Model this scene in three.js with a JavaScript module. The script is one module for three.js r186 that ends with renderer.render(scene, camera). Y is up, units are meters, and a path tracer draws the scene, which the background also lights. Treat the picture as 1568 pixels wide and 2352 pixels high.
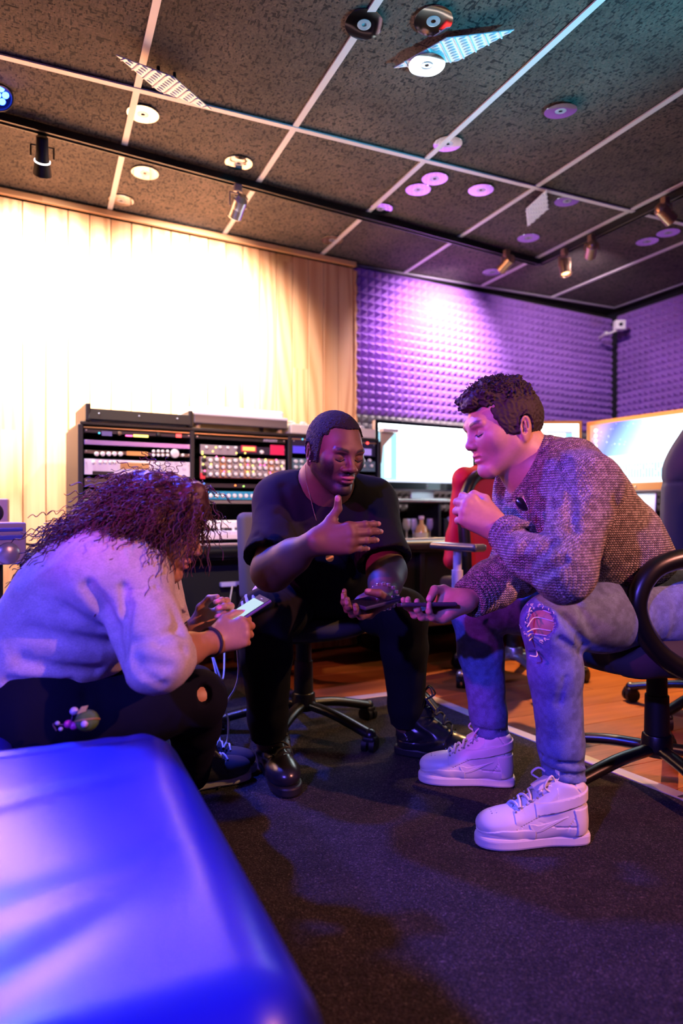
import * as THREE from 'three';
import { mergeGeometries } from 'three/addons/utils/BufferGeometryUtils.js';
import { RoundedBoxGeometry } from 'three/addons/geometries/RoundedBoxGeometry.js';
import { FontLoader } from 'three/addons/loaders/FontLoader.js';
import { TextGeometry } from 'three/addons/geometries/TextGeometry.js';
import { RectAreaLightUniformsLib } from 'three/addons/lights/RectAreaLightUniformsLib.js';

// ---------------------------------------------------------------- camera, exposure, light table
const scene = new THREE.Scene();
scene.background = new THREE.Color(0x000000);
const renderer = new THREE.WebGLRenderer({ antialias: true });
renderer.toneMapping = THREE.LinearToneMapping;
renderer.toneMappingExposure = 1.0;
renderer.shadowMap.enabled = true;
RectAreaLightUniformsLib.init();
const camera = new THREE.PerspectiveCamera(74.74, 1568 / 2352, 0.05, 30);
camera.position.set(0, 0.84, 0);
camera.rotation.order = 'YXZ';
camera.rotation.y = -24.04 * Math.PI / 180;
camera.rotation.x = -0.2 * Math.PI / 180;
camera.focus = 1.85;
camera.userData.fStop = 1.8;
// every lamp of the room: colour, strength (candela), cone half angle, softness
const LAMP = {
  wood: { c: [1, 0.88, 0.9], i: 38, a: 1.02, p: 1 },
  rack: { c: [1, 0.72, 0.46], i: 26, a: 0.34, p: 0.8 },
  foam: { c: [1, 0.78, 0.95], i: 24, a: 0.85, p: 1 },
  floor: { c: [1, 0.52, 0.2], i: 40, a: 0.7, p: 0.9 },
  room: { c: [1, 0.33, 0.25], i: 32, a: 0.6, p: 1 },
  blue: { c: [0.02, 0.06, 1], i: 40, a: 0.85, p: 0.8 },
  magenta: { c: [1, 0.04, 0.6], i: 14, a: 0.3, p: 0.5 },
  violet: { c: [0.14, 0.09, 1], i: 36, a: 0.8, p: 1 },
  cyan: { c: [0.03, 0.5, 0.8], i: 32, a: 0.42, p: 1 },
  screen: 4.5,
};

// ---------------------------------------------------------------- helpers
const PI = Math.PI, V = (x, y, z) => new THREE.Vector3(x, y, z), A2 = (a) => V(a[0], a[1], a[2]);
let seed = 12345;
const rnd = () => { seed = (seed * 1664525 + 1013904223) >>> 0; return seed / 4294967296; };
const rr = (a, b) => a + (b - a) * rnd();
const clamp = (x, a = 0, b = 1) => Math.min(b, Math.max(a, x)), mix = (a, b, t) => a + (b - a) * t;
const sst = (a, b, x) => { const t = clamp((x - a) / (b - a)); return t * t * (3 - 2 * t); };
const hash3 = (x, y, z) => { let h = (x * 374761393 + y * 668265263 + z * 2147483647) | 0; h = Math.imul(h ^ (h >>> 13), 1274126177); h = Math.imul(h ^ (h >>> 16), 2246822519); return ((h ^ (h >>> 15)) >>> 0) / 4294967296; };
function noise3(x, y, z) {                                   // smooth value noise, 0..1
  const xi = Math.floor(x), yi = Math.floor(y), zi = Math.floor(z); let u = x - xi, v = y - yi, w = z - zi;
  u = u * u * (3 - 2 * u); v = v * v * (3 - 2 * v); w = w * w * (3 - 2 * w);
  const h = (a, b, c) => hash3(xi + a, yi + b, zi + c);
  return mix(mix(mix(h(0, 0, 0), h(1, 0, 0), u), mix(h(0, 1, 0), h(1, 1, 0), u), v), mix(mix(h(0, 0, 1), h(1, 0, 1), u), mix(h(0, 1, 1), h(1, 1, 1), u), v), w);
}
function tnoise(x, y, p) {                                   // tileable value noise, period p cells
  const xi = Math.floor(x), yi = Math.floor(y); let u = x - xi, v = y - yi; u = u * u * (3 - 2 * u); v = v * v * (3 - 2 * v);
  const m = (a, b) => hash3((((xi + a) % p) + p) % p, (((yi + b) % p) + p) % p, p);
  return mix(mix(m(0, 0), m(1, 0), u), mix(m(0, 1), m(1, 1), u), v);
}
function tex(n, size, fn, srgb = true) {                     // fn(u, v) -> [r,g,b] 0..1 ; size = metres the texture spans
  const d = new Uint8Array(n * n * 4);
  for (let j = 0; j < n; j++) for (let i = 0; i < n; i++) {
    const c = fn(i / n, j / n), k = (j * n + i) * 4;
    d[k] = clamp(c[0]) * 255; d[k + 1] = clamp(c[1]) * 255; d[k + 2] = clamp(c[2]) * 255; d[k + 3] = 255;
  }
  const t = new THREE.DataTexture(d, n, n); t.wrapS = t.wrapT = THREE.RepeatWrapping; t.magFilter = THREE.LinearFilter; t.minFilter = THREE.LinearFilter;
  if (srgb) t.colorSpace = THREE.SRGBColorSpace;
  if (Array.isArray(size)) t.repeat.set(1 / size[0], 1 / size[1]); else t.repeat.set(1 / size, 1 / size);
  t.needsUpdate = true; return t;
}
const grey = (f) => (u, v) => { const g = f(u, v); return [g, g, g]; };
function M(color, rough = 0.6, metal = 0, extra = {}) {
  const physical = ['clearcoat', 'sheen', 'transmission', 'anisotropy', 'ior', 'specularIntensity'].some((k) => k in extra);
  const C = Array.isArray(color) ? new THREE.Color().setRGB(...color) : new THREE.Color(color);
  return new (physical ? THREE.MeshPhysicalMaterial : THREE.MeshStandardMaterial)({ color: C, roughness: rough, metalness: metal, ...extra });
}
function glow(color, k, base = 0x111111) { const C = Array.isArray(color) ? new THREE.Color().setRGB(...color) : new THREE.Color(color); return new THREE.MeshStandardMaterial({ color: base, roughness: 0.4, emissive: C, emissiveIntensity: k }); }
function clean(g) {
  if (g.index) g = g.toNonIndexed(); else g = g.clone();
  for (const k of Object.keys(g.attributes)) if (!['position', 'normal', 'uv', 'color'].includes(k)) g.deleteAttribute(k);
  if (!g.attributes.normal) g.computeVertexNormals();
  return g;
}
function boxUV(g, ox = 0, oy = 0) {                           // uv in metres, projected per triangle along its main axis
  const p = g.attributes.position, uv = new Float32Array(p.count * 2), a = V(0, 0, 0), b = V(0, 0, 0), c = V(0, 0, 0);
  for (let i = 0; i < p.count; i += 3) {
    a.fromBufferAttribute(p, i); b.fromBufferAttribute(p, i + 1); c.fromBufferAttribute(p, i + 2);
    const n = b.clone().sub(a).cross(c.clone().sub(a)), x = Math.abs(n.x), y = Math.abs(n.y), z = Math.abs(n.z);
    for (let k = 0; k < 3; k++) {
      const q = [a, b, c][k];
      const s = x > y && x > z ? [q.z, q.y] : y > z ? [q.x, q.z] : [q.x, q.y];
      uv[(i + k) * 2] = s[0] + ox; uv[(i + k) * 2 + 1] = s[1] + oy;
    }
  }
  g.setAttribute('uv', new THREE.BufferAttribute(uv, 2)); return g;
}
function mg(gs, keepUV = false) {
  let list = (Array.isArray(gs) ? gs : [gs]).map(clean);
  const col = list.every((g) => g.attributes.color);
  if (!col) list.forEach((g) => g.deleteAttribute('color'));
  if (!keepUV) list.forEach((g) => boxUV(g));
  list.forEach((g) => { if (!g.attributes.uv) boxUV(g); });
  return list.length > 1 ? mergeGeometries(list, false) : list[0];
}
const used = {};
const numbered = (n) => { used[n] = (used[n] ?? -1) + 1; return used[n] ? n + '_' + String(used[n]).padStart(3, '0') : n; };
function obj(name, gs, mat, parent = scene, keepUV = false) {
  const m = new THREE.Mesh(gs.isBufferGeometry && gs.userData.done ? gs : mg(gs, keepUV), mat);
  m.name = parent === scene ? numbered(name) : name; m.castShadow = m.receiveShadow = true; parent.add(m); return m;
}
function shared(gs, keepUV) { const g = mg(gs, keepUV); g.userData.done = true; return g; }
function thing(name, label, category, pos = [0, 0, 0], turn = 0, group) {
  const o = new THREE.Group(); o.name = numbered(name); scene.add(o); o.position.set(...pos); o.rotation.y = turn;
  o.userData = { label, category }; if (group) o.userData.group = group; return o;
}
function tag(o, label, category, group) { o.userData.label = label; o.userData.category = category; if (group) o.userData.group = group; return o; }
function struct(name, gs, mat, parent = scene, keepUV) { const m = obj(name, gs, mat, parent, keepUV); if (parent === scene) m.userData.kind = 'structure'; return m; }
function dup(root, pos, turn, label) { const r = root.clone(); r.name = numbered(root.name.replace(/_\d{3}$/, '')); scene.add(r); r.position.set(...pos); if (turn !== undefined) r.rotation.y = turn; r.userData = { ...root.userData, label }; return r; }
// geometry makers
const at = (g, x, y, z, rx = 0, ry = 0, rz = 0) => { g.applyMatrix4(new THREE.Matrix4().compose(V(x, y, z), new THREE.Quaternion().setFromEuler(new THREE.Euler(rx, ry, rz)), V(1, 1, 1))); return g; };
const bx = (w, h, d, x = 0, y = 0, z = 0, rx = 0, ry = 0, rz = 0) => at(new THREE.BoxGeometry(w, h, d), x, y, z, rx, ry, rz);
const rb = (w, h, d, r, x = 0, y = 0, z = 0, rx = 0, ry = 0, rz = 0, s = 2) => at(new RoundedBoxGeometry(w, h, d, s, Math.min(r, w / 2.01, h / 2.01, d / 2.01)), x, y, z, rx, ry, rz);
const cy = (r0, r1, h, x = 0, y = 0, z = 0, rx = 0, ry = 0, rz = 0, n = 20, open = false) => at(new THREE.CylinderGeometry(r0, r1, h, n, 1, open), x, y, z, rx, ry, rz);
const sp = (r, x = 0, y = 0, z = 0, n = 14) => at(new THREE.SphereGeometry(r, n, Math.ceil(n * 0.7)), x, y, z);
const tu = (pts, r, n = 40, s = 8, closed = false) => new THREE.TubeGeometry(new THREE.CatmullRomCurve3(pts.map((p) => (p.isVector3 ? p : A2(p))), closed), n, r, s, closed);
const la = (pts, n = 24, x = 0, y = 0, z = 0, rx = 0, ry = 0, rz = 0) => at(new THREE.LatheGeometry(pts.map((p) => new THREE.Vector2(p[0], p[1])), n), x, y, z, rx, ry, rz);
function rod(a, b, r0, r1 = r0, n = 12) { a = A2(Array.isArray(a) ? a : [a.x, a.y, a.z]); b = A2(Array.isArray(b) ? b : [b.x, b.y, b.z]); const d = b.clone().sub(a), g = new THREE.CylinderGeometry(r1, r0, d.length(), n); g.applyQuaternion(new THREE.Quaternion().setFromUnitVectors(V(0, 1, 0), d.clone().normalize())); g.translate(...a.add(b).multiplyScalar(0.5).toArray()); return g; }
function ex(shapePts, depth, bevel = 0, x = 0, y = 0, z = 0, rx = 0, ry = 0, rz = 0) {
  const s = new THREE.Shape(shapePts.map((p) => new THREE.Vector2(p[0], p[1])));
  return at(new THREE.ExtrudeGeometry(s, { depth, bevelEnabled: bevel > 0, bevelSize: bevel, bevelThickness: bevel, bevelSegments: 2, steps: 1 }), x, y, z, rx, ry, rz);
}
function canvasTex(w, h, draw) { const c = document.createElement('canvas'); c.width = w; c.height = h; draw(c.getContext('2d'), w, h); const t = new THREE.CanvasTexture(c); t.colorSpace = THREE.SRGBColorSpace; return t; }
function lookM(from, to, up = V(0, 1, 0)) { const z = to.clone().sub(from).normalize(), x = up.clone().cross(z).normalize(), y = z.clone().cross(x); return new THREE.Matrix4().makeBasis(x, y, z).setPosition(from); }

// ---------------------------------------------------------------- signed distance bodies, meshed by surface nets
const smin = (a, b, k) => { if (k <= 0) return Math.min(a, b); const h = Math.max(k - Math.abs(a - b), 0) / k; return Math.min(a, b) - h * h * k * 0.25; };
const smax = (a, b, k) => -smin(-a, -b, k);
const cap = (a, b, ra, rb2 = ra, k = 0.02) => { const A = A2(a), B = A2(b), d = B.clone().sub(A), l2 = d.lengthSq() || 1e-9; return { k, f: (x, y, z) => { const px = x - A.x, py = y - A.y, pz = z - A.z, t = clamp((px * d.x + py * d.y + pz * d.z) / l2), qx = px - d.x * t, qy = py - d.y * t, qz = pz - d.z * t; return Math.sqrt(qx * qx + qy * qy + qz * qz) - mix(ra, rb2, t); } }; };
const ell = (c, r, k = 0.02, q = null) => { const iq = q ? q.clone().invert() : null, v = V(0, 0, 0), mn = Math.min(...r); return { k, f: (x, y, z) => { v.set(x - c[0], y - c[1], z - c[2]); if (iq) v.applyQuaternion(iq); const a = v.x / r[0], b = v.y / r[1], e = v.z / r[2], k0 = Math.sqrt(a * a + b * b + e * e), a2 = a / r[0], b2 = b / r[1], e2 = e / r[2], k1 = Math.sqrt(a2 * a2 + b2 * b2 + e2 * e2); return k1 < 1e-9 ? -mn : k0 * (k0 - 1) / k1; } }; };
const sub = (p, k = p.k) => ({ ...p, k, op: 'sub' });
const chain = (pts, rs, k = 0.02) => pts.slice(1).map((p, i) => cap(pts[i], p, rs[i], rs[i + 1], k));
const field = (prims, disp) => { const n = prims.length; return (x, y, z) => { let d = 1e3; for (let i = 0; i < n; i++) { const p = prims[i], e = p.f(x, y, z); if (p.op === 'sub') d = smax(d, -e, p.k); else d = smin(d, e, p.k); } return disp ? d + disp(x, y, z, d) : d; }; };
const local = (prims, m) => { const inv = m.clone().invert(), e = inv.elements; return prims.map((p) => ({ ...p, f: (x, y, z) => p.f(e[0] * x + e[4] * y + e[8] * z + e[12], e[1] * x + e[5] * y + e[9] * z + e[13], e[2] * x + e[6] * y + e[10] * z + e[14]) })); };
// f: field; lo, hi: corners; h: cell; holes: boxes that a finer mesh of the same field covers; paint(x,y,z) -> [r,g,b]
function nets(f, lo, hi, h, { holes = [], paint = null } = {}) {
  const nx = Math.ceil((hi[0] - lo[0]) / h) + 2, ny = Math.ceil((hi[1] - lo[1]) / h) + 2, nz = Math.ceil((hi[2] - lo[2]) / h) + 2, B = 6;
  const val = new Float32Array(nx * ny * nz).fill(1), ID = (i, j, k) => i + nx * (j + ny * k);
  const P = (i, a) => lo[a] + (i - 0.5) * h;
  for (let bk = 0; bk < nz; bk += B) for (let bj = 0; bj < ny; bj += B) for (let bi = 0; bi < nx; bi += B) {
    const c = f(P(bi + B / 2, 0), P(bj + B / 2, 1), P(bk + B / 2, 2)), far = Math.abs(c) > h * B * 1.25 + 0.012;
    for (let k = bk; k < Math.min(nz, bk + B); k++) for (let j = bj; j < Math.min(ny, bj + B); j++) for (let i = bi; i < Math.min(nx, bi + B); i++) val[ID(i, j, k)] = far ? c : f(P(i, 0), P(j, 1), P(k, 2));
  }
  const vid = new Int32Array(nx * ny * nz).fill(-1), pos = [];
  const inHole = (x, y, z) => holes.some((b) => x > b[0][0] && x < b[1][0] && y > b[0][1] && y < b[1][1] && z > b[0][2] && z < b[1][2]);
  const E = [[0, 1], [2, 3], [4, 5], [6, 7], [0, 2], [1, 3], [4, 6], [5, 7], [0, 4], [1, 5], [2, 6], [3, 7]];
  for (let k = 0; k < nz - 1; k++) for (let j = 0; j < ny - 1; j++) for (let i = 0; i < nx - 1; i++) {
    const v = []; let neg = 0; for (let c = 0; c < 8; c++) { v.push(val[ID(i + (c & 1), j + ((c >> 1) & 1), k + (c >> 2))]); if (v[c] < 0) neg++; }
    if (!neg || neg === 8) continue;
    let x = 0, y = 0, z = 0, n = 0;
    for (const [a, b] of E) if ((v[a] < 0) !== (v[b] < 0)) { const t = v[a] / (v[a] - v[b]); x += (a & 1) + t * ((b & 1) - (a & 1)); y += ((a >> 1) & 1) + t * (((b >> 1) & 1) - ((a >> 1) & 1)); z += (a >> 2) + t * ((b >> 2) - (a >> 2)); n++; }
    vid[ID(i, j, k)] = pos.length / 3; pos.push(P(i + x / n, 0), P(j + y / n, 1), P(k + z / n, 2));
  }
  const idx = [], skip = (a) => holes.length && inHole(pos[a * 3], pos[a * 3 + 1], pos[a * 3 + 2]);
  const quad = (a, b, c, d, fl) => { if (a < 0 || b < 0 || c < 0 || d < 0) return; if (holes.length && skip(a) && skip(b) && skip(c) && skip(d)) return; if (fl) idx.push(a, c, b, a, d, c); else idx.push(a, b, c, a, c, d); };
  for (let k = 1; k < nz - 1; k++) for (let j = 1; j < ny - 1; j++) for (let i = 1; i < nx - 1; i++) {
    const s = val[ID(i, j, k)] < 0;
    if (s !== val[ID(i + 1, j, k)] < 0) quad(vid[ID(i, j - 1, k - 1)], vid[ID(i, j, k - 1)], vid[ID(i, j, k)], vid[ID(i, j - 1, k)], !s);
    if (s !== val[ID(i, j + 1, k)] < 0) quad(vid[ID(i - 1, j, k - 1)], vid[ID(i - 1, j, k)], vid[ID(i, j, k)], vid[ID(i, j, k - 1)], !s);
    if (s !== val[ID(i, j, k + 1)] < 0) quad(vid[ID(i - 1, j - 1, k)], vid[ID(i, j - 1, k)], vid[ID(i, j, k)], vid[ID(i - 1, j, k)], !s);
  }
  const N = pos.length / 3, p = new Float32Array(pos), nor = new Float32Array(N * 3), e = h * 0.3;
  for (let i = 0; i < N; i++) {
    let x = p[i * 3], y = p[i * 3 + 1], z = p[i * 3 + 2], gx = 0, gy = 0, gz = 0;
    for (let r = 0; r < 2; r++) {
      const d0 = f(x, y, z); gx = (f(x + e, y, z) - d0) / e; gy = (f(x, y + e, z) - d0) / e; gz = (f(x, y, z + e) - d0) / e;
      const g2 = gx * gx + gy * gy + gz * gz; if (r || g2 < 0.04) break;
      const t = clamp(d0 / g2, -h * 0.6, h * 0.6); x -= gx * t; y -= gy * t; z -= gz * t;
    }
    const l = Math.hypot(gx, gy, gz) || 1; p[i * 3] = x; p[i * 3 + 1] = y; p[i * 3 + 2] = z; nor[i * 3] = gx / l; nor[i * 3 + 1] = gy / l; nor[i * 3 + 2] = gz / l;
  }
  const g = new THREE.BufferGeometry();
  g.setAttribute('position', new THREE.BufferAttribute(p, 3)); g.setAttribute('normal', new THREE.BufferAttribute(nor, 3));
  if (paint) { const c = new Float32Array(N * 3); for (let i = 0; i < N; i++) c.set(paint(p[i * 3], p[i * 3 + 1], p[i * 3 + 2]), i * 3); g.setAttribute('color', new THREE.BufferAttribute(c, 3)); }
  g.setIndex(idx); return g;
}

// ---------------------------------------------------------------- the room: axes along the ceiling grid, back wall turned by WYAW
const CEIL = 2.365, WYAW = Math.atan(0.0925), WX = Math.cos(WYAW);
const ceilTex = tex(1024, 0.9, (u, v) => {
  const soft = tnoise(u * 6, v * 6, 6) * 0.5 + tnoise(u * 14, v * 14, 14) * 0.3 + tnoise(u * 40, v * 40, 40) * 0.2;
  const fine = tnoise(u * 190, v * 190, 190), hole = tnoise(u * 150, v * 75, 75), h2 = tnoise(u * 110 + 7, v * 75 + 3, 75);
  const dark = sst(0.74, 0.84, hole) * 0.9 + sst(0.78, 0.86, h2) * 0.8;
  const g = (0.26 + 0.13 * (soft - 0.5) + 0.09 * (fine - 0.5)) * (1 - clamp(dark)) + 0.05 * clamp(dark);
  return [g * 1.1, g * 0.96, g * 0.84];
});
const ceilBump = tex(512, 0.45, grey((u, v) => 0.6 - 0.6 * sst(0.7, 0.85, tnoise(u * 75, v * 38, 38)) + 0.2 * tnoise(u * 128, v * 128, 128)), false);
const tileMats = [0.9, 1, 1.08].map((k) => M([k, k, k], 0.92, 0, { map: ceilTex, bumpMap: ceilBump, bumpScale: 0.002 }));
const slab = struct('ceiling', bx(6.6, 0.1, 6.3, 1.0, CEIL + 0.08, -1.2), M(0x15130f, 0.95));
const GX = (k) => 0.315 + 0.605 * k, GZ = (j) => -2.525 + 1.21 * j;
const xs = [-2.1]; for (let k = -3; k <= 6; k++) xs.push(GX(k)); xs[xs.length - 1] = 3.945;
const zs = [-3.79, GZ(0), GZ(1), GZ(2), GZ(3), 1.9];
for (let i = 0; i < xs.length - 1; i++) for (let j = 0; j < zs.length - 1; j++) {
  const w = xs[i + 1] - xs[i], d = zs[j + 1] - zs[j], g = boxUV(clean(rb(w - 0.016, 0.018, d - 0.016, 0.004, (xs[i] + xs[i + 1]) / 2, CEIL + 0.013, (zs[j] + zs[j + 1]) / 2, 0, 0, 0, 1)), rnd(), rnd());
  g.userData.done = true; obj('ceiling_tile', g, tileMats[(i * 2 + j) % 3], slab);
}
const barMat = M([0.62, 0.58, 0.56], 0.42, 0.1);
for (let i = 1; i < xs.length - 1; i++) obj('grid_bar', [bx(0.024, 0.006, 5.69, xs[i], CEIL - 0.001, -0.945)], barMat, slab);
for (let j = 1; j < zs.length - 1; j++) obj('grid_bar', [bx(6.05, 0.006, 0.024, 0.92, CEIL - 0.0035, zs[j])], barMat, slab);
const angMat = M([0.3, 0.27, 0.3], 0.5, 0.1);
obj('edge_angle', bx(6.05, 0.007, 0.02, 0.92, CEIL - 0.002, -3.79), angMat, slab); obj('edge_angle', bx(0.02, 0.007, 5.7, 3.945, CEIL - 0.002, -0.95), angMat, slab);

// back wall, its wooden planks and foam sheets
const wallB = struct('wall_back', bx(6.7, 2.6, 0.1, 1.0, 1.2, -0.115), M(0x1c1712, 0.9)); wallB.position.set(0, 0, -3.571); wallB.rotation.y = WYAW;
const woodTex = tex(1024, [0.8, 3.2], (u, v) => {
  const w = tnoise(u * 4, v * 3, 12) * 1.2 + tnoise(u * 9, v * 5, 45) * 0.35, s = u * 10 + w * 2.6;
  const ring = 0.5 + 0.5 * Math.sin(s * 6.28318 * 1.0 + tnoise(u * 3, v * 4, 12) * 3);
  const fib = tnoise(u * 260, v * 12, 780) * 0.6 + tnoise(u * 90, v * 6, 90) * 0.4;
  const t = clamp(0.25 + 0.55 * ring * ring + 0.35 * (fib - 0.5));
  return [mix(0.91, 0.77, t), mix(0.70, 0.51, t), mix(0.49, 0.31, t)];
});
const plankMats = [1, 0.95, 1.04].map((k) => M([k, k, k], 0.5, 0, { map: woodTex }));
for (let k = -20; k < 18; k++) {
  const x0 = (0.017 + 0.1015 * k) / WX, x1 = Math.min(0.017 + 0.1015 * (k + 1), 1.752) / WX; if (x0 < -2.02) continue;
  const g = boxUV(clean(rb(x1 - x0 - 0.004, 2.31, 0.014, 0.003, (x0 + x1) / 2, 1.165, -0.007, 0, 0, 0, 1)), k * 0.37 + 0.11 * (k % 5), k * 0.61); g.userData.done = true;
  obj('plank', g, plankMats[(k + 40) % 3], wallB);
}
const woodTrimMat = M([1, 0.98, 0.96], 0.5, 0, { map: (() => { const t = woodTex.clone(); t.rotation = PI / 2; t.needsUpdate = true; return t; })() });
obj('top_trim', rb(3.79, 0.03, 0.022, 0.004, -0.13, CEIL - 0.022, 0.008), woodTrimMat, wallB);
obj('end_trim', ex([[0, 0], [0.012, 0], ...Array.from({ length: 97 }, (_, i) => [0.012 + 0.004 * Math.cos(i * PI / 2.4 ) , i * 0.0239]), [0, 2.3]], 0.02, 0, 1.752 / WX, 0.01, -0.012), woodTrimMat, wallB);
// one foam sheet: six by six pyramids, two inches each
function foamSheet(n, m) {
  const p = [], s = 0.0508, q = (...v) => p.push(...v);
  for (let i = 0; i < n; i++) for (let j = 0; j < m; j++) {
    const a = [i * s, j * s, 0.012], b = [(i + 1) * s, j * s, 0.012], c = [(i + 1) * s, (j + 1) * s, 0.012], d = [i * s, (j + 1) * s, 0.012], t = [(i + 0.5) * s, (j + 0.5) * s, 0.05];
    q(...a, ...b, ...t, ...b, ...c, ...t, ...c, ...d, ...t, ...d, ...a, ...t);
  }
  const g = new THREE.BufferGeometry(); g.setAttribute('position', new THREE.BufferAttribute(new Float32Array(p), 3)); g.computeVertexNormals();
  return shared([g, bx(n * s, m * s, 0.012, n * s / 2, m * s / 2, 0.006)]);
}
const foamBump = tex(256, 0.06, grey((u, v) => tnoise(u * 64, v * 64, 64)), false);
const foamP = [1, 0.93, 1.06].map((k) => M([0.36 * k, 0.16 * k, 0.54 * k], 0.85, 0, { bumpMap: foamBump, bumpScale: 0.0012 }));
const foamG = [1, 0.9].map((k) => M([0.30 * k, 0.28 * k, 0.25 * k], 0.85, 0, { bumpMap: foamBump, bumpScale: 0.0012 }));
const sheet = foamSheet(6, 6);
const FY = 2.352;
for (let i = 0; i < 8; i++) for (let j = 0; j < 5; j++) {
  const m = obj('foam_panel', sheet, j < 3 ? foamP[(i * 3 + j * 2) % 3] : foamG[(i + j) % 2], wallB);
  m.position.set(1.768 / WX + i * 0.3052, FY - 0.3052 * (j + 1) + rr(-0.0015, 0.0015), -0.05);
}
const wallR = struct('wall_right', bx(0.1, 2.6, 6.2, 4.16, 1.2, -1.0), M(0x1a1620, 0.9));
for (let i = 0; i < 11; i++) for (let j = 0; j < 5; j++) {
  const m = obj('foam_panel', sheet, j < 3 ? foamP[(i + j) % 3] : foamG[(i + j) % 2], wallR);
  m.position.set(4.11, FY - 0.3052 * (j + 1), -3.90 + i * 0.3052); m.rotation.y = -PI / 2;
}
const paint = M(0x2a2433, 0.85);
struct('wall_left', bx(0.1, 2.6, 6.2, -2.1, 1.2, -1.0), paint);
struct('wall_front', bx(6.7, 2.6, 0.1, 1.0, 1.2, 1.95), paint);

// floor: dark boards under everything, laminate boards to the right, carpet with its edge strip
const lam = tex(512, [0.5, 1.0], (u, v) => { const f = tnoise(u * 24, v * 6, 24) * 0.5 + tnoise(u * 120, v * 8, 120) * 0.5; return [mix(0.66, 0.5, f), mix(0.40, 0.27, f), mix(0.2, 0.11, f)]; });
const lamMats = [0.92, 1, 1.1].map((k) => M([k, k * 0.98, k * 0.95], 0.38, 0, { map: lam }));
const floor = struct('floor', bx(6.6, 0.1, 6.3, 1.0, -0.062, -1.1), M(0x0d0a08, 0.8));
for (let i = 0; i < 22; i++) {
  const z0 = -3.9 + i * 0.19; let x = -2.05 + (i % 3) * -0.4;
  while (x < 4.1) { const a = Math.max(x, -2.05), b = Math.min(x + 1.2, 4.1); x += 1.2; if (b - a < 0.05 || (b < 1.45 && z0 > -2.75) || b < 1.0) continue; const g = boxUV(clean(rb(b - a - 0.002, 0.012, 0.188, 0.0015, (a + b) / 2, -0.006, z0 + 0.095, 0, 0, 0, 1)), i * 0.3, x); const uv = g.attributes.uv; for (let q = 0; q < uv.count; q++) uv.setXY(q, uv.getY(q), uv.getX(q)); g.userData.done = true; obj('floor_board', g, lamMats[(i * 5 + Math.round(x * 3) + 60) % 3], floor); }
}
const carpetTex = tex(1024, 0.5, (u, v) => {
  const a = tnoise(u * 230, v * 230, 230), b = tnoise(u * 120 + 3, v * 120, 120), c = tnoise(u * 12, v * 12, 12);
  const fl = sst(0.72, 0.92, a) * 0.16, g = 0.14 + 0.15 * (b - 0.5) + 0.13 * (a - 0.5) + 0.05 * (c - 0.5) + fl * 0.8;
  return [g * 1.1, g * 0.95, g * 0.96];
});
const carpetBump = tex(512, 0.12, grey((u, v) => tnoise(u * 90, v * 90, 90) * 0.6 + tnoise(u * 45, v * 45, 45) * 0.4), false);
const carpetMat = M([1, 1, 1], 0.95, 0, { map: carpetTex, bumpMap: carpetBump, bumpScale: 0.006 });
// outline of the carpet: its right edge runs slightly askew
const CE = [[-2.05, 1.9], [1.80, 1.9], [1.685, -1.36], [1.60, -2.1], [1.545, -2.66], [1.05, -2.72], [1.05, -3.45], [-2.05, -3.35]];
struct('carpet', ex(CE.map(([x, z]) => [x, -z]), 0.012, 0, 0, 0, 0, -PI / 2, 0, 0), carpetMat);
const stripMat = M([0.42, 0.37, 0.32], 0.5, 0.2);
const strips = struct('trim_1', [[1.80, 1.9], [1.685, -1.36], [1.60, -2.1], [1.545, -2.66], [0.2, -2.66]].slice(0, 4).map(([x, z], i) => { const n = [[1.685, -1.36], [1.60, -2.1], [1.545, -2.66], [0.2, -2.66]][i], dx = n[0] - x, dz = n[1] - z, l = Math.hypot(dx, dz); return rb(0.05, 0.012, l + 0.02, 0.004, (x + n[0]) / 2, 0.01, (z + n[1]) / 2, 0, Math.atan2(dx, dz), 0, 1); }), stripMat);

// ---------------------------------------------------------------- ceiling: light tracks, lamps, mirrored discs, tread plates
const blackMetal = M(0x0b0b0c, 0.45, 0.3), steel = M([0.62, 0.6, 0.58], 0.28, 1), darkPlastic = M(0x0c0c0d, 0.5), copper = M([0.42, 0.26, 0.16], 0.35, 0.8);
function trackBar(label, a, b) {
  const A = A2(a), B = A2(b), d = B.clone().sub(A), L = d.length(), t = thing('lighting_track', label, 'light track', A.clone().add(B).multiplyScalar(0.5).toArray(), Math.atan2(-d.z, d.x));
  obj('track_body', [bx(L, 0.022, 0.036, 0, 0, 0), bx(L, 0.012, 0.006, 0, -0.015, -0.015), bx(L, 0.012, 0.006, 0, -0.015, 0.015)], blackMetal, t);
  obj('conductor_strip', [bx(L - 0.02, 0.002, 0.008, 0, -0.012, 0.006), bx(L - 0.02, 0.002, 0.008, 0, -0.012, -0.006)], M([0.55, 0.45, 0.36], 0.35, 0.9), t);
  for (const s of [-1, 1]) obj('end_cap', rb(0.02, 0.034, 0.042, 0.004, s * (L / 2 - 0.012), -0.003, 0), blackMetal, t);
}
const TY = 2.35;
trackBar('long black lighting track running along the wooden wall', [-0.2336, 2.35, -2.8818], [2.7692, 2.35, -3.2485]);
trackBar('black lighting track along the right side, holding three copper lit lamps', [2.7692, 2.35, -3.2485], [2.80, 2.35, 0.4]);
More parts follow.
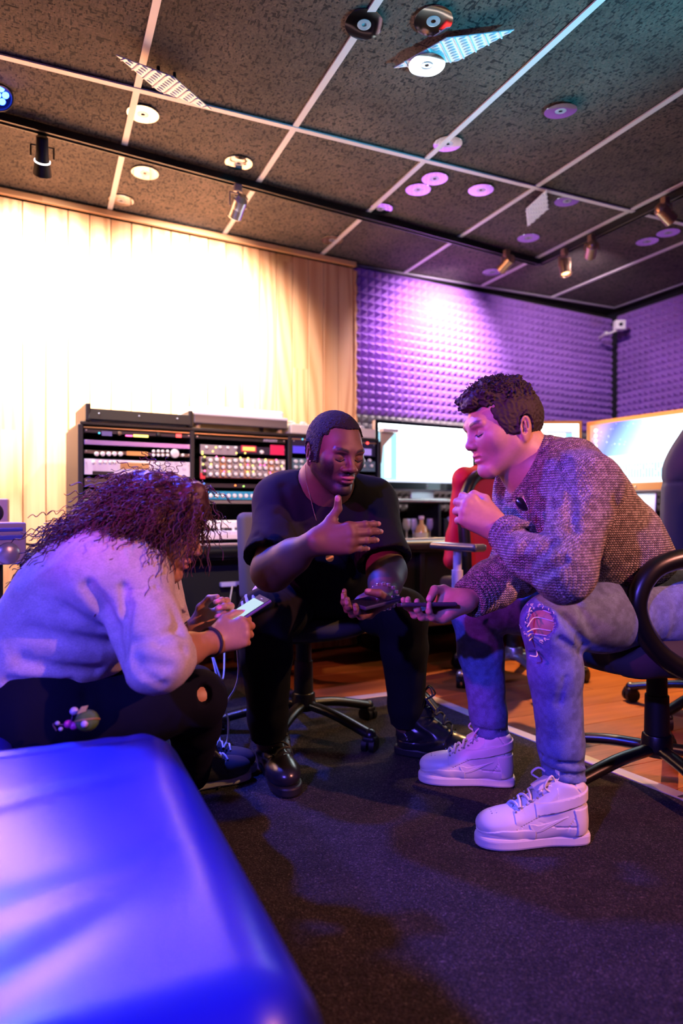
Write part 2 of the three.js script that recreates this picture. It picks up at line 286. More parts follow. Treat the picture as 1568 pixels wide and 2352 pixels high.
// a lamp head: pos on the track, dir of the beam
function lampHead(name, label, pos, aim, spec, o = {}) {
  const t = thing(name, label, 'spotlight', pos, 0, o.group), T = A2(aim), drop = o.drop ?? 0.085, r = o.r ?? 0.03, len = o.len ?? 0.1;
  const P0 = A2(pos), piv = V(0, -drop, 0), dir = T.clone().sub(P0).sub(piv).normalize(), mat = o.mat ?? steel;
  obj('adapter', [rb(0.034, 0.035, 0.03, 0.004, 0, -0.022, 0), cy(0.02, 0.02, 0.008, 0, -0.043, 0)], o.armMat ?? mat, t);
  const side = dir.clone().cross(V(0, 1, 0)).normalize(); if (!isFinite(side.x) || side.length() < 0.1) side.set(1, 0, 0);
  const w = r + 0.006;
  obj('yoke', [rod(V(0, -0.045, 0), V(0, -0.055, 0), 0.006), rod(side.clone().multiplyScalar(w).add(V(0, -0.054, 0)), side.clone().multiplyScalar(-w).add(V(0, -0.054, 0)), 0.0035), rod(side.clone().multiplyScalar(w).add(V(0, -0.054, 0)), side.clone().multiplyScalar(w).add(piv), 0.0035), rod(side.clone().multiplyScalar(-w).add(V(0, -0.054, 0)), side.clone().multiplyScalar(-w).add(piv), 0.0035)], o.armMat ?? blackMetal, t);
  const prof = o.bell ? [[0, -len * 0.62], [r * 0.62, -len * 0.6], [r * 0.66, -len * 0.1], [r, len * 0.5], [r * 0.93, len * 0.5], [r * 0.6, -len * 0.08], [0, -len * 0.1]] : [[0, -len * 0.56], [r * 0.55, -len * 0.56], [r * 0.62, -len * 0.42], [r * 0.98, -len * 0.4], [r, -len * 0.36], [r, 0.0], [r * 0.97, 0.002], [r * 0.97, 0.006], [r, 0.008], [r, len * 0.44], [r * 1.04, len * 0.45], [r * 1.04, len * 0.5], [r * 0.9, len * 0.5], [r * 0.86, len * 0.3], [0, len * 0.3]];
  const q = new THREE.Quaternion().setFromUnitVectors(V(0, 1, 0), dir), cn = la(prof, 28); cn.applyQuaternion(q); cn.translate(...piv.toArray()); obj('can', cn, mat, t);
  const c = new THREE.Color().setRGB(...spec.c), face = cy(r * 0.84, r * 0.84, 0.004, 0, len * (o.bell ? 0.1 : 0.34), 0); face.applyQuaternion(q); face.translate(...piv.toArray());
  if (o.on !== false) {
    obj('lens', face, glow(spec.c, o.glow ?? 6, 0x222222), t);
    const L = new THREE.SpotLight(c, spec.i * (o.k ?? 1), 0, o.a ?? spec.a, spec.p, 2); L.castShadow = true; L.shadow.radius = (o.soft ?? r) / 0.02; L.shadow.mapSize.set(1024, 1024);
    L.position.copy(piv).addScaledVector(dir, len * 0.53); L.target.position.copy(T.clone().sub(P0)); t.add(L, L.target); L.name = 'beam'; L.target.name = 'beam_target';
  } else obj('lens', face, M([0.2, 0.2, 0.22], 0.2), t);
  if (o.cable) obj('cable', tu([[0.004, -0.05, 0], [0.03, -0.06, 0.006], [0.045, -0.075, 0.004], [0.01, -0.08, 0], piv.clone().addScaledVector(dir, -len * 0.55)], 0.0028, 30, 6), darkPlastic, t);
  return t;
}
lampHead('track_spotlight', 'black bell-shaped track lamp at left, over the pale wooden wall', [0.0021, 2.345, -2.9367], [0.0069, 1.6885, -3.5716], LAMP.wood, { bell: true, mat: blackMetal, armMat: blackMetal, len: 0.13, r: 0.036, drop: 0.1 });
lampHead('track_spotlight', 'silver cylindrical track lamp with a looping black cable', [0.822, 2.345, -3.0111], [0.7377, 1.7819, -3.6392], LAMP.wood, { cable: true, r: 0.033, len: 0.1, drop: 0.115, armMat: M([0.3, 0.28, 0.3], 0.4, 0.5) });
lampHead('track_spotlight', 'track lamp outside the picture at left, aimed at the wooden wall', [-0.95, 2.345, -2.9], [-0.576, 1.5947, -3.5177], LAMP.wood, { k: 0.8 });
lampHead('track_spotlight', 'small copper track lamp nearest the corner of the track', [2.4496, 2.345, -3.1526], [2.37, 1.9332, -3.7902], LAMP.foam, { mat: copper, armMat: copper, r: 0.03 });
lampHead('track_spotlight', 'copper track lamp hanging straight down, second from the track corner', [2.7458, 2.345, -3.0063], [2.6, 0, -2.3], LAMP.floor, { mat: copper, armMat: copper, r: 0.03, drop: 0.11 });
lampHead('track_spotlight', 'copper track lamp tilted sideways, third from the track corner', [2.7417, 2.345, -2.7944], [3.5367, 1.848, -3.8981], LAMP.foam, { mat: copper, armMat: copper, r: 0.03, k: 0.24 });
lampHead('track_spotlight', 'copper track lamp at far right with its bright glowing face showing', [2.7295, 2.345, -2.31], [4.05, 1.5, -2.3], LAMP.foam, { mat: copper, armMat: copper, r: 0.032, k: 0.16, glow: 22 });
lampHead('track_spotlight', 'copper track lamp outside the picture, aimed at the desk racks', [0.15, 2.345, -0.45], [0.95, 0.95, -3.15], LAMP.rack, { mat: copper, armMat: copper, r: 0.032 });
lampHead('track_spotlight', 'copper track lamp outside the picture, aimed at the carpet', [2.8, 2.345, -1.0], [0.7, 0, -2.2], LAMP.floor, { mat: copper, armMat: copper, r: 0.032, k: 0.35, a: 0.32, soft: 0.015 });
lampHead('track_spotlight', 'copper track lamp outside the picture, aimed at the seated people', [2.3, 2.345, 0.6], [0.9, 0.5, -1.5], LAMP.room, { mat: copper, armMat: copper, r: 0.032 });
// coloured stage lamps
function parCan(name, label, pos, aim, spec, o = {}) {
  const t = thing(name, label, 'stage light', pos, 0), T = A2(aim).sub(A2(pos)), dir = T.clone().normalize(), q = new THREE.Quaternion().setFromUnitVectors(V(0, 1, 0), dir), R = o.r ?? 0.045;
  const body = la([[0, -0.09], [R * 0.8, -0.085], [R, -0.06], [R * 1.02, 0.02], [R * 1.12, 0.022], [R * 1.12, 0.032], [R * 0.95, 0.032], [R * 0.95, 0.01], [0, 0.01]], 28); body.applyQuaternion(q); obj('housing', body, blackMetal, t);
  const f = []; for (let i = 0; i < 7; i++) { const a = i * PI / 3, k = i === 6 ? 0 : R * 0.6; const g = la([[R * 0.28, 0], [R * 0.22, R * 0.1], [0, R * 0.14]], 12, Math.cos(a) * k, 0.012, Math.sin(a) * k); g.applyQuaternion(q); f.push(g); }
  obj('led_lens', f, glow(spec.c, o.glow ?? 25), t);
  const up = V(0, CEIL - pos[1], 0), side = dir.clone().cross(V(0, 1, 0)).normalize().multiplyScalar(R * 1.15);
  obj('bracket', [rod(side, side.clone().add(V(0, 0.07, 0)), 0.004), rod(side.clone().negate(), side.clone().negate().add(V(0, 0.07, 0)), 0.004), rod(side.clone().add(V(0, 0.07, 0)), side.clone().negate().add(V(0, 0.07, 0)), 0.004), o.stand ? rod(V(0, -0.06, 0), V(0, -pos[1] + 0.02, 0), 0.012) : rod(V(0, 0.07, 0), up, 0.008)], blackMetal, t);
  if (o.stand) obj('stand_base', cy(0.16, 0.17, 0.02, 0, -pos[1] + 0.023, 0), blackMetal, t);
  const L = new THREE.SpotLight(new THREE.Color().setRGB(...spec.c), spec.i, 0, spec.a, spec.p, 2); L.castShadow = true; L.shadow.radius = (o.soft ?? R) / 0.02; L.shadow.mapSize.set(1024, 1024);
  L.position.copy(dir).multiplyScalar(0.045); L.target.position.copy(T); L.name = 'beam'; L.target.name = 'beam_target'; t.add(L, L.target);
}
parCan('blue_stage_light', 'small round black lamp glowing blue at the left picture edge', [-0.1505, 2.3619, -2.7556], [0.7, 0.3, -1.4], LAMP.blue, { r: 0.045, glow: 30 });
parCan('magenta_stage_light', 'magenta lamp outside the picture at left, aimed at the people', [-1.5, 1.75, -0.9], [1.0, 0.92, -1.75], LAMP.magenta);
parCan('indigo_stage_light', 'indigo lamp outside the picture, left of the camera', [-1.4, 1.9, 0.35], [0.7, 0.3, -1.5], LAMP.violet);
parCan('cyan_stage_light', 'cyan lamp on a stand outside the picture at right, aimed at the ceiling', [1.95, 0.95, -0.35], [1.45, 2.36, -1.55], LAMP.cyan, { stand: true });

// mirrored discs stuck under the tiles
const mirror = M([0.86, 0.85, 0.84], 0.05, 1), discHub = M([0.5, 0.5, 0.52], 0.12, 0.3, { clearcoat: 1 });
const ring = (r0, r1, h, n = 48) => la([[r0, 0], [r1, 0], [r1, h], [r0, h], [r0, 0]], n);
const discGeo = shared(ring(0.022, 0.06, 0.0012)), hubGeo = shared([ring(0.0075, 0.0215, 0.0012), la([[0.017, -0.0004], [0.018, -0.0008], [0.019, -0.0004]], 36)]);
const discSpots = [
  [[0.9212, 2.362, -1.8913], 'mirrored disc at the top beside the second grid bar', -0.09], [[1.111, 2.362, -1.7903], 'dark mirrored disc at the top, above the large tread plate', -0.09], [[1.1754, 2.325, -1.9349], 'bright blue mirrored disc overlapping the large tread plate'],
  [[0.3558, 2.362, -2.6748], 'pale mirrored disc under the left tread plate, touching a grid bar'], [[0.79, 2.362, -2.8792], 'amber mirrored disc above the silver track lamp'], [[0.4266, 2.362, -3.1373], 'mirrored disc left of the silver track lamp, showing the wooden wall'],
  [[0.3566, 2.362, -3.4635], 'orange mirrored disc close to the wooden wall trim at left'], [[1.4985, 2.362, -3.4862], 'brown mirrored disc near the right end of the wooden wall'], [[1.5659, 2.362, -3.0236], 'small orange mirrored disc on the long track at mid ceiling'],
  [[1.6508, 2.362, -2.6482], 'upper one of two touching mirrored discs with purple pattern'], [[1.635, 2.362, -2.7702], 'lower one of two touching mirrored discs with purple pattern'], [[1.91, 2.362, -2.6522], 'purple mirrored disc right of the two touching discs'],
  [[1.5433, 2.362, -2.3741], 'striped mirrored disc covering a grid bar in mid ceiling'], [[1.8027, 2.362, -1.9956], 'mirrored disc with bronze dapples alone on the blue tile', 0.1], [[2.3657, 2.362, -2.5724], 'orange mirrored disc right of the small white plate'],
  [[2.4895, 2.362, -3.0108], 'dim purple mirrored disc below the small white plate'], [[3.1382, 2.362, -2.775], 'left one of two dark mirrored discs near the right track'], [[3.1445, 2.362, -2.641], 'right one of two dark mirrored discs near the right track'], [[2.6336, 2.362, -3.5349], 'dark mirrored disc beside the lamp at the track corner'],
];
// a few discs hang a little loose
for (const [p, label, loose] of discSpots) {
  const t = thing('mirror_disc', label, 'disc', p, 0, 'mirrored discs stuck to the ceiling'); const e = loose ?? 0; t.rotation.set(e * 0.9 + rr(-0.01, 0.01), 0, e * 0.4 + rr(-0.01, 0.01)); t.position.y -= Math.abs(e) * 0.06;
  obj('mirror_face', discGeo, mirror, t); obj('hub', hubGeo, discHub, t);
}
// tread plates hung a little below the ceiling
const tread = M([0.82, 0.82, 0.81], 0.4, 0.35);
function treadPlate(label, q, n) {
  const c = q.reduce((s, p) => s.add(A2(p)), V(0, 0, 0)).multiplyScalar(0.25), t = thing('tread_plate', label, 'metal plate', c.toArray());
  const L = q.map((p) => A2(p).sub(c));
  obj('sheet', ex(L.map((p) => [p.x, -p.z]), 0.0025, 0.0008, 0, 0, 0, -PI / 2), tread, t);
  const lugs = [], e1 = L[1].clone().sub(L[0]), e2 = L[3].clone().sub(L[0]), n1 = Math.round(e1.length() / 0.024), n2 = Math.round(e2.length() / 0.024);
  for (let i = 0; i < n1; i++) for (let j = 0; j < n2; j++) { const p = L[0].clone().addScaledVector(e1, (i + 0.5) / n1).addScaledVector(e2, (j + 0.5) / n2); const g = new THREE.SphereGeometry(1, 10, 6); g.scale(0.0125, 0.003, 0.0038); g.rotateY((i + j) % 2 ? 0.6 : 0.6 + PI / 2); g.translate(p.x, -0.0012, p.z); lugs.push(g); }
  const m = obj('raised_tread', lugs, tread, t); m.userData.kind = 'stuff';
  const top = CEIL - c.y; for (const s of [-1, 1]) obj('standoff', cy(0.006, 0.006, top, s * e1.x * 0.15, top / 2, s * e1.z * 0.15), blackMetal, t);
}
treadPlate('white diamond-shaped tread plate over a grid crossing at left', [[0.2215, 2.315, -2.2902], [0.4132, 2.315, -2.3271], [0.571, 2.315, -2.4585], [0.3743, 2.315, -2.4225]]);
treadPlate('large bluish diamond tread plate at the top right of the ceiling', [[1.0893, 2.335, -2.0045], [1.1724, 2.335, -1.8113], [1.3443, 2.335, -1.6945], [1.2646, 2.335, -1.8877]]);
treadPlate('small white rhombus tread plate at right by a grid crossing', [[2.1398, 2.325, -2.4599], [2.2819, 2.325, -2.6137], [2.3241, 2.325, -2.8178], [2.1837, 2.325, -2.6575]]);

// ---------------------------------------------------------------- the studio desk and what stands on it (axes along the back wall)
const WS = Math.sin(WYAW);
const wl = ([x, y, z]) => [x * WX - (z + 3.571) * WS, y, x * WS + (z + 3.571) * WX];       // world to wall axes
const ww = ([x, y, z]) => [x * WX + z * WS, y, -3.571 - x * WS + z * WX];
function wthing(name, label, cat, base, group) { const t = thing(name, label, cat, ww(base), WYAW, group); t.userData_base = base; return t; }
function wobj(name, gs, mat, t, parent = t) { const b = t.userData_base, list = (Array.isArray(gs) ? gs : [gs]).map((g) => { g.translate(-b[0], -b[1], -b[2]); return g; }); return obj(name, list, mat, parent); }
function wput(name, geo, mat, t, p, parent = t) { const b = t.userData_base, m = obj(name, geo, mat, parent); m.position.set(p[0] - b[0], p[1] - b[1], p[2] - b[2]); return m; }
const blackLam = M(0x0d0d10, 0.45), vinylBlack = M(0x09090b, 0.4, 0, { clearcoat: 0.3, clearcoatRoughness: 0.35 }), rackBlack = M(0x101013, 0.5), amber = M([0.6, 0.33, 0.1], 0.4), white = M([0.78, 0.76, 0.72], 0.45), knobWhite = M([0.8, 0.77, 0.7], 0.35), knobBlack = M(0x121214, 0.4), silver = M([0.6, 0.6, 0.62], 0.35, 0.8);
const FACE = 0.47, DY = 0.683, DF = 0.76;
const rx0 = wl([0.1485, 1.1617, -3.1147])[0], rx1 = wl([0.6382, 1.1884, -3.16])[0], rx2 = wl([1.1385, 1.2157, -3.2063])[0], rx3 = wl([1.6703, 1.2446, -3.2555])[0];
const yTop = wl([0.3627, 1.2047, -3.1345])[1], yShelf = wl([0.8103, 0.877, -3.176])[1];
{
  const x0 = wl([-0.0783, 0.6653, -2.8038])[0], x1 = 2.9, t = wthing('studio_desk', 'long black studio desk with rack bays and a padded front edge', 'desk', [1.2, 0, 0.4]);
  wobj('desktop', rb(x1 - x0, 0.035, DF - 0.08, 0.006, (x0 + x1) / 2, DY - 0.045, (DF + 0.06) / 2), blackLam, t);
  wobj('padded_edge', [new THREE.CapsuleGeometry(0.026, x1 - x0 - 0.05, 6, 16).rotateZ(PI / 2).translate((x0 + x1) / 2, DY - 0.026, DF)], vinylBlack, t);
  wobj('front_rail', rb(x1 - x0 - 0.2, 0.01, 0.02, 0.003, (x0 + x1) / 2, DY + 0.003, DF - 0.06), M([0.5, 0.46, 0.4], 0.4, 0.5), t);
  wobj('modesty_panel', rb(x1 - x0 - 0.4, 0.42, 0.02, 0.004, (x0 + x1) / 2 + 0.12, 0.43, DF - 0.1), M(0x07080c, 0.6), t);
  wobj('kick_board', rb(x1 - x0 - 0.5, 0.05, 0.02, 0.004, (x0 + x1) / 2 + 0.12, 0.245, DF - 0.088), M([0.2, 0.11, 0.055], 0.6), t);
  for (const x of [x0 + 0.22, 0.95, 1.75, x1 - 0.1]) wobj('leg_panel', rb(0.03, 0.62, 0.6, 0.004, x, 0.33, 0.42), blackLam, t);
  for (const x of [rx0, rx1, rx2, rx3]) wobj('side_panel', rb(0.022, yTop + 0.012 - DY, 0.4, 0.004, x + 0.002, (yTop + DY) / 2, FACE - 0.19), M(0x0b0b16, 0.5), t);
  wobj('top_board', rb(rx3 - rx0, 0.014, 0.4, 0.003, (rx0 + rx3) / 2, yTop + 0.012, FACE - 0.19), blackLam, t);
  wobj('light_strip', rb(rx3 - rx0 - 0.03, 0.006, 0.02, 0.002, (rx0 + rx3) / 2, yTop - 0.006, FACE - 0.005), M([0.7, 0.45, 0.2], 0.3, 0.7), t);
  wobj('shelf', rb(rx3 - rx0 - 0.02, 0.015, 0.4, 0.003, (rx0 + rx3) / 2, yShelf, FACE - 0.19), M([0.16, 0.14, 0.12], 0.4), t);
  wobj('back_panel', rb(rx3 - rx0, yTop - DY, 0.012, 0.002, (rx0 + rx3) / 2, (yTop + DY) / 2, FACE - 0.385), rackBlack, t);
  // right side: bridge shelf under the screens
  const sy = wl([2.0605, 0.8871, -3.3416])[1];
  wobj('bridge_shelf', rb(x1 - rx3 - 0.05, 0.02, 0.34, 0.004, (rx3 + x1) / 2, sy, 0.26), blackLam, t);
  wobj('bridge_edge', rb(x1 - rx3 - 0.05, 0.014, 0.012, 0.003, (rx3 + x1) / 2, sy + 0.004, 0.432), M([0.75, 0.72, 0.66], 0.25, 0.8), t);
  for (const px of [wl([2.1298, 0.7906, -3.348])[0], x1 - 0.1]) wobj('bridge_divider', rb(0.018, sy - DY, 0.32, 0.003, px, (sy + DY) / 2, 0.25), blackLam, t);
  wobj('wedge_panel', ex([[0, 0], [0.01, 0.09], [0.085, 0.165], [0.0, 0.172]].map(([a, b]) => [a + rx3 + 0.012, b + wl([1.6708, 1.0957, -3.2255])[1]]), 0.014, 0.001, 0, 0, FACE + 0.0), M([0.5, 0.36, 0.22], 0.6), t);
  wobj('wedge_cap', rb(0.1, 0.02, 0.05, 0.004, rx3 + 0.055, wl([1.6875, 1.2708, -3.2271])[1], FACE + 0.02), M([0.8, 0.72, 0.6], 0.5), t);
}
// rack units -------------------------------------------------
const knobGeo = (r) => shared([la([[0, 0.013], [r * 0.78, 0.0125], [r * 0.86, 0.011], [r, 0.0], [0, 0]], 16, 0, 0, 0, PI / 2)]);
const kS = knobGeo(0.0075), kM2 = knobGeo(0.0105), kL = knobGeo(0.022), ledG = shared(new THREE.SphereGeometry(0.0042, 10, 7));
const led = { red: glow([1, 0.05, 0.05], 5), yellow: glow([1, 0.75, 0.15], 3.5), green: glow([0.5, 1, 0.2], 2.5), pink: glow([1, 0.1, 0.35], 4), cyan: glow([0.1, 0.7, 1], 2) };
function unit(label, p0, p1, mat, name = 'rack_unit', depth = 0.3, cat = 'rack unit') {
  const a = wl(p0), b = wl(p1), w = b[0] - a[0], y0 = Math.min(a[1], b[1]), h = Math.abs(a[1] - b[1]), cx = (a[0] + b[0]) / 2;
  const t = wthing(name, label, cat, [cx, y0, FACE]); t.box = { a, b, w, h, y0, cx };
  wobj('faceplate', rb(w, h - 0.002, 0.006, 0.0015, cx, y0 + h / 2, FACE + 0.001), mat, t); wobj('chassis', bx(w - 0.03, h - 0.006, depth, cx, y0 + h / 2, FACE - depth / 2 - 0.002), rackBlack, t);
  for (const s of [-1, 1]) wobj('screw', cy(0.003, 0.003, 0.003, cx + s * (w / 2 - 0.008), y0 + h * 0.75, FACE + 0.005, PI / 2, 0, 0, 10), silver, t);
  return t;
}
const kn = (t, p, g = kS, mat = knobWhite, parent = t) => { const q = wl(p); return wput('knob', g, mat, t, [q[0], q[1], FACE + 0.004], parent); };
const lp = (t, p, mat, parent = t) => { const q = wl(p); return wput('indicator', ledG, mat, t, [q[0], q[1], FACE + 0.006], parent); };
const pane = (t, name, p0, p1, mat, parent = t) => { const a = wl(p0), b = wl(p1); return wobj(name, rb(b[0] - a[0], a[1] - b[1], 0.004, 0.001, (a[0] + b[0]) / 2, (a[1] + b[1]) / 2, FACE + 0.005), mat, t, parent); };
{
  let t = unit('dark rack unit with a glowing meter bar and red lamp', [0.1662, 1.1911, -3.1164], [0.632, 1.1738, -3.1595], M(0x17122a, 0.4));
  pane(t, 'meter', [0.3734, 1.1774, -3.1305], [0.4387, 1.1672, -3.1366], led.yellow); pane(t, 'meter_start', [0.3394, 1.1736, -3.1274], [0.3696, 1.1674, -3.1302], led.pink); kn(t, [0.3119, 1.1784, -3.1298], kM2, M([0.2, 0.12, 0.06], 0.4)); kn(t, [0.4845, 1.182, -3.1458], kM2, knobBlack); lp(t, [0.2272, 1.1756, -3.122], led.cyan); pane(t, 'power_lamp', [0.5656, 1.19, -3.1483], [0.5899, 1.1752, -3.1506], led.red);
  pane(t, 'print_panel', [0.2378, 1.1852, -3.118], [0.2817, 1.1646, -3.1221], M([0.2, 0.2, 0.45], 0.5));
  unit('plain violet metal panel, second from the top of the left bay', [0.1662, 1.1457, -3.1164], [0.6319, 1.1228, -3.1595], M([0.48, 0.36, 0.8], 0.3, 0.55));
  t = unit('brown rack unit with five white knobs, amber display and dial', [0.1661, 1.1003, -3.1164], [0.6319, 1.0841, -3.1594], M([0.12, 0.07, 0.05], 0.45));
  for (const p of [[0.2163, 1.0834, -3.121], [0.2417, 1.0845, -3.1234], [0.2673, 1.0855, -3.1257], [0.2913, 1.0865, -3.1279], [0.3174, 1.0876, -3.1304]]) kn(t, p, kM2);
  pane(t, 'display', [0.3431, 1.1018, -3.1277], [0.4367, 1.0822, -3.1364], M([0.75, 0.4, 0.1], 0.4)); kn(t, [0.5583, 1.0994, -3.1526], kL, M([0.75, 0.72, 0.68], 0.4));
  for (const p of [[0.4609, 1.1053, -3.1436], [0.4825, 1.1062, -3.1456], [0.5023, 1.1071, -3.1475], [0.5242, 1.108, -3.1495], [0.4608, 1.0875, -3.1436], [0.4825, 1.0883, -3.1456], [0.5022, 1.0891, -3.1475], [0.5242, 1.09, -3.1495], [0.5949, 1.0928, -3.156]]) kn(t, p);
  t = unit('white two-space rack module with an amber display', [0.1661, 1.0625, -3.1164], [0.6318, 0.9923, -3.1594], M([0.8, 0.76, 0.8], 0.4));
  pane(t, 'display_frame', [0.3056, 1.0577, -3.1243], [0.4522, 1.0135, -3.1378], white); const d = pane(t, 'display', [0.3165, 1.0502, -3.1223], [0.4421, 1.021, -3.1339], M([0.55, 0.3, 0.1], 0.3)); d.position.z += 0.003;
  pane(t, 'disk_slot', [0.1996, 1.0083, -3.1145], [0.2907, 0.9936, -3.1229], M(0x0a0a14, 0.4)); kn(t, [0.4883, 1.0407, -3.1462], kL, M([0.6, 0.58, 0.6], 0.4));
  for (const p of [[0.2036, 1.0468, -3.1198], [0.2325, 1.0478, -3.1225], [0.2526, 1.0485, -3.1244], [0.2728, 1.0492, -3.1262], [0.2913, 1.0498, -3.1279]]) kn(t, p);
  for (const p of [[0.5281, 1.058, -3.1499], [0.5583, 1.0591, -3.1526], [0.5949, 1.0603, -3.156], [0.5281, 1.0319, -3.1498], [0.5583, 1.0329, -3.1526], [0.5948, 1.034, -3.156]]) pane(t, 'button', p, [p[0] + 0.018, p[1] - 0.012, p[2]], M([0.62, 0.58, 0.66], 0.5));
  unit('brown-black rack unit under the white module, behind the curly hair', [0.1659, 0.9774, -3.1164], [0.6318, 0.9392, -3.1594], M([0.1, 0.06, 0.05], 0.5));
  unit('lowest dark rack unit of the left bay', [0.1659, 0.9282, -3.1163], [0.6317, 0.8862, -3.1594], M(0x0d0d14, 0.5));
  // middle bay
  t = unit('black lettered panel at the top of the middle bay', [0.6569, 1.1894, -3.1618], [1.1169, 1.1728, -3.2043], M(0x100d0e, 0.55));
  const font = await new FontLoader().loadAsync('fonts/droid/droid_sans_bold.typeface.json');
  const lg = new TextGeometry('ARGOSY', { font, size: 0.0125, depth: 0.0012, curveSegments: 4 }), lq = wl([0.9977, 1.1773, -3.1883]); lg.scale(1.15, 1, 1); lg.translate(lq[0], lq[1], FACE + 0.004); wobj('lettering', lg, M([0.5, 0.46, 0.56], 0.4), t);
  t = unit('grey and navy rack unit with a yellow display and red square', [0.6778, 1.1495, -3.1637], [1.1169, 1.1114, -3.2043], M(0x141030, 0.45));
  pane(t, 'grey_half', [0.6788, 1.147, -3.1588], [0.8597, 1.103, -3.1755], M([0.3, 0.26, 0.27], 0.5)); const dr = pane(t, 'display_surround', [0.8819, 1.1525, -3.1776], [0.9609, 1.122, -3.1849], M([0.6, 0.02, 0.08], 0.4)); const ds = pane(t, 'display', [0.89, 1.1463, -3.1753], [0.9531, 1.1278, -3.1812], glow([1, 0.72, 0.15], 1.4)); ds.position.z += 0.003;
  pane(t, 'red_square', [1.0348, 1.1619, -3.1917], [1.1103, 1.1129, -3.1987], M([0.75, 0.01, 0.1], 0.4));
  for (const p of [[0.7072, 1.1344, -3.1664], [0.7735, 1.1374, -3.1726], [0.8126, 1.1371, -3.1762], [0.8522, 1.1389, -3.1798]]) { const k = kn(t, p); k.position.z += 0.004; } kn(t, [0.9877, 1.1235, -3.1924], kM2);
  for (const p of [[0.6882, 1.113, -3.1647], [0.6882, 1.1027, -3.1647], [0.7541, 1.1365, -3.1708], [0.7391, 1.1172, -3.1694], [0.8567, 1.1138, -3.1802], [0.9013, 1.1156, -3.1844]]) { const k = lp(t, p, led.yellow); k.position.z += 0.003; }
  t = unit('bank of narrow grey and orange channel strips full of knobs', [0.6777, 1.092, -3.1637], [1.1168, 0.9907, -3.2043], M([0.25, 0.04, 0.04], 0.5), 'module_rack');
  const sa = wl([0.6798, 1.09, -3.1639]), sb = wl([1.1144, 0.995, -3.2041]), ns = 14, sw = (sb[0] - sa[0]) / ns;
  const stripC = [[0.34, 0.31, 0.28], [0.6, 0.3, 0.12], [0.38, 0.34, 0.31], [0.36, 0.33, 0.3], [0.4, 0.3, 0.22], [0.62, 0.34, 0.16], [0.36, 0.34, 0.32], [0.34, 0.31, 0.3]].map((c) => M(c, 0.5));
  for (let i = 0; i < ns; i++) {
    const cx = sa[0] + sw * (i + 0.5), st = wobj('channel_strip', rb(sw - 0.0025, sa[1] - sb[1], 0.006, 0.001, cx, (sa[1] + sb[1]) / 2, FACE + 0.006), stripC[(i * 3) % 8], t);
    for (let k = 0; k < 3; k++) { const y = mix(sa[1], sb[1], 0.16 + 0.34 * k) + rr(-0.003, 0.003); wput('knob', kM2, i ? knobWhite : knobBlack, t, [cx, y, FACE + 0.009], st); wput('dark_ring', shared(ring(0.0085, 0.0125, 0.002, 16).rotateX(PI / 2)), knobBlack, t, [cx, y - 0.001, FACE + 0.009], st); if (rnd() < 0.5) wput('indicator', ledG, rnd() < 0.5 ? led.pink : led.yellow, t, [cx + rr(-0.006, 0.006), y + 0.014, FACE + 0.011], st); }
  }
  pane(t, 'red_plate', [0.6786, 1.0132, -3.1488], [0.7016, 0.985, -3.1509], M([0.75, 0.03, 0.05], 0.4)).position.z += 0.008;
  t = unit('thin dark rack unit with one orange and one green light', [0.6609, 0.9663, -3.1621], [1.1168, 0.9446, -3.2043], M(0x18131f, 0.5));
  lp(t, [0.8521, 0.9574, -3.1798], glow([1, 0.25, 0.05], 4)); lp(t, [0.8944, 0.9539, -3.1837], led.green); lp(t, [0.6965, 0.9629, -3.1654], glow([0.1, 0.3, 1], 3));
  t = unit('teal rack unit with a row of round white knobs', [0.6608, 0.9294, -3.1621], [1.1168, 0.8875, -3.2043], M([0.01, 0.33, 0.5], 0.4));
  const ta = wl([0.6986, 0.9073, -3.1656]), tb = wl([1.0835, 0.9113, -3.2012]); for (let i = 0; i < 14; i++) wput('knob', kM2, knobWhite, t, [mix(ta[0], tb[0], i / 13), ta[1], FACE + 0.004]);
  // right bay
  t = unit('navy rack unit with a violet display and red lamp beside the screen', [1.1554, 1.21, -3.2079], [1.648, 1.1252, -3.2534], M(0x14103a, 0.45));
  pane(t, 'display', [1.5523, 1.1678, -3.2396], [1.6233, 1.1333, -3.2462], glow([0.5, 0.3, 1], 0.8)); lp(t, [1.5984, 1.1985, -3.2488], led.red).scale.setScalar(1.6); pane(t, 'violet_panel', [1.1584, 1.1633, -3.2031], [1.2367, 1.1269, -3.2104], glow([0.12, 0.06, 1], 0.9)); lp(t, [1.2115, 1.1996, -3.2131], led.cyan);
  t = unit('teal grey rack unit with small pale knobs in the right bay', [1.1554, 1.1018, -3.2079], [1.648, 1.0449, -3.2534], M([0.08, 0.16, 0.2], 0.5));
  for (const p of [[1.1724, 1.0848, -3.2094], [1.2041, 1.0859, -3.2124], [1.1724, 1.056, -3.2094], [1.2041, 1.057, -3.2124], [1.5711, 1.1036, -3.2463], [1.6094, 1.1049, -3.2499], [1.5711, 1.0755, -3.2463], [1.6204, 1.0771, -3.2509]]) kn(t, p, kM2, M([0.6, 0.62, 0.62], 0.4));
  unit('black rack unit low in the right bay', [1.1554, 1.0268, -3.2079], [1.6481, 0.9645, -3.2534], M(0x0c0c12, 0.5));
  unit('lowest black rack unit of the right bay', [1.1553, 0.9518, -3.2079], [1.6481, 0.8935, -3.2534], M(0x0e0e16, 0.5));
}
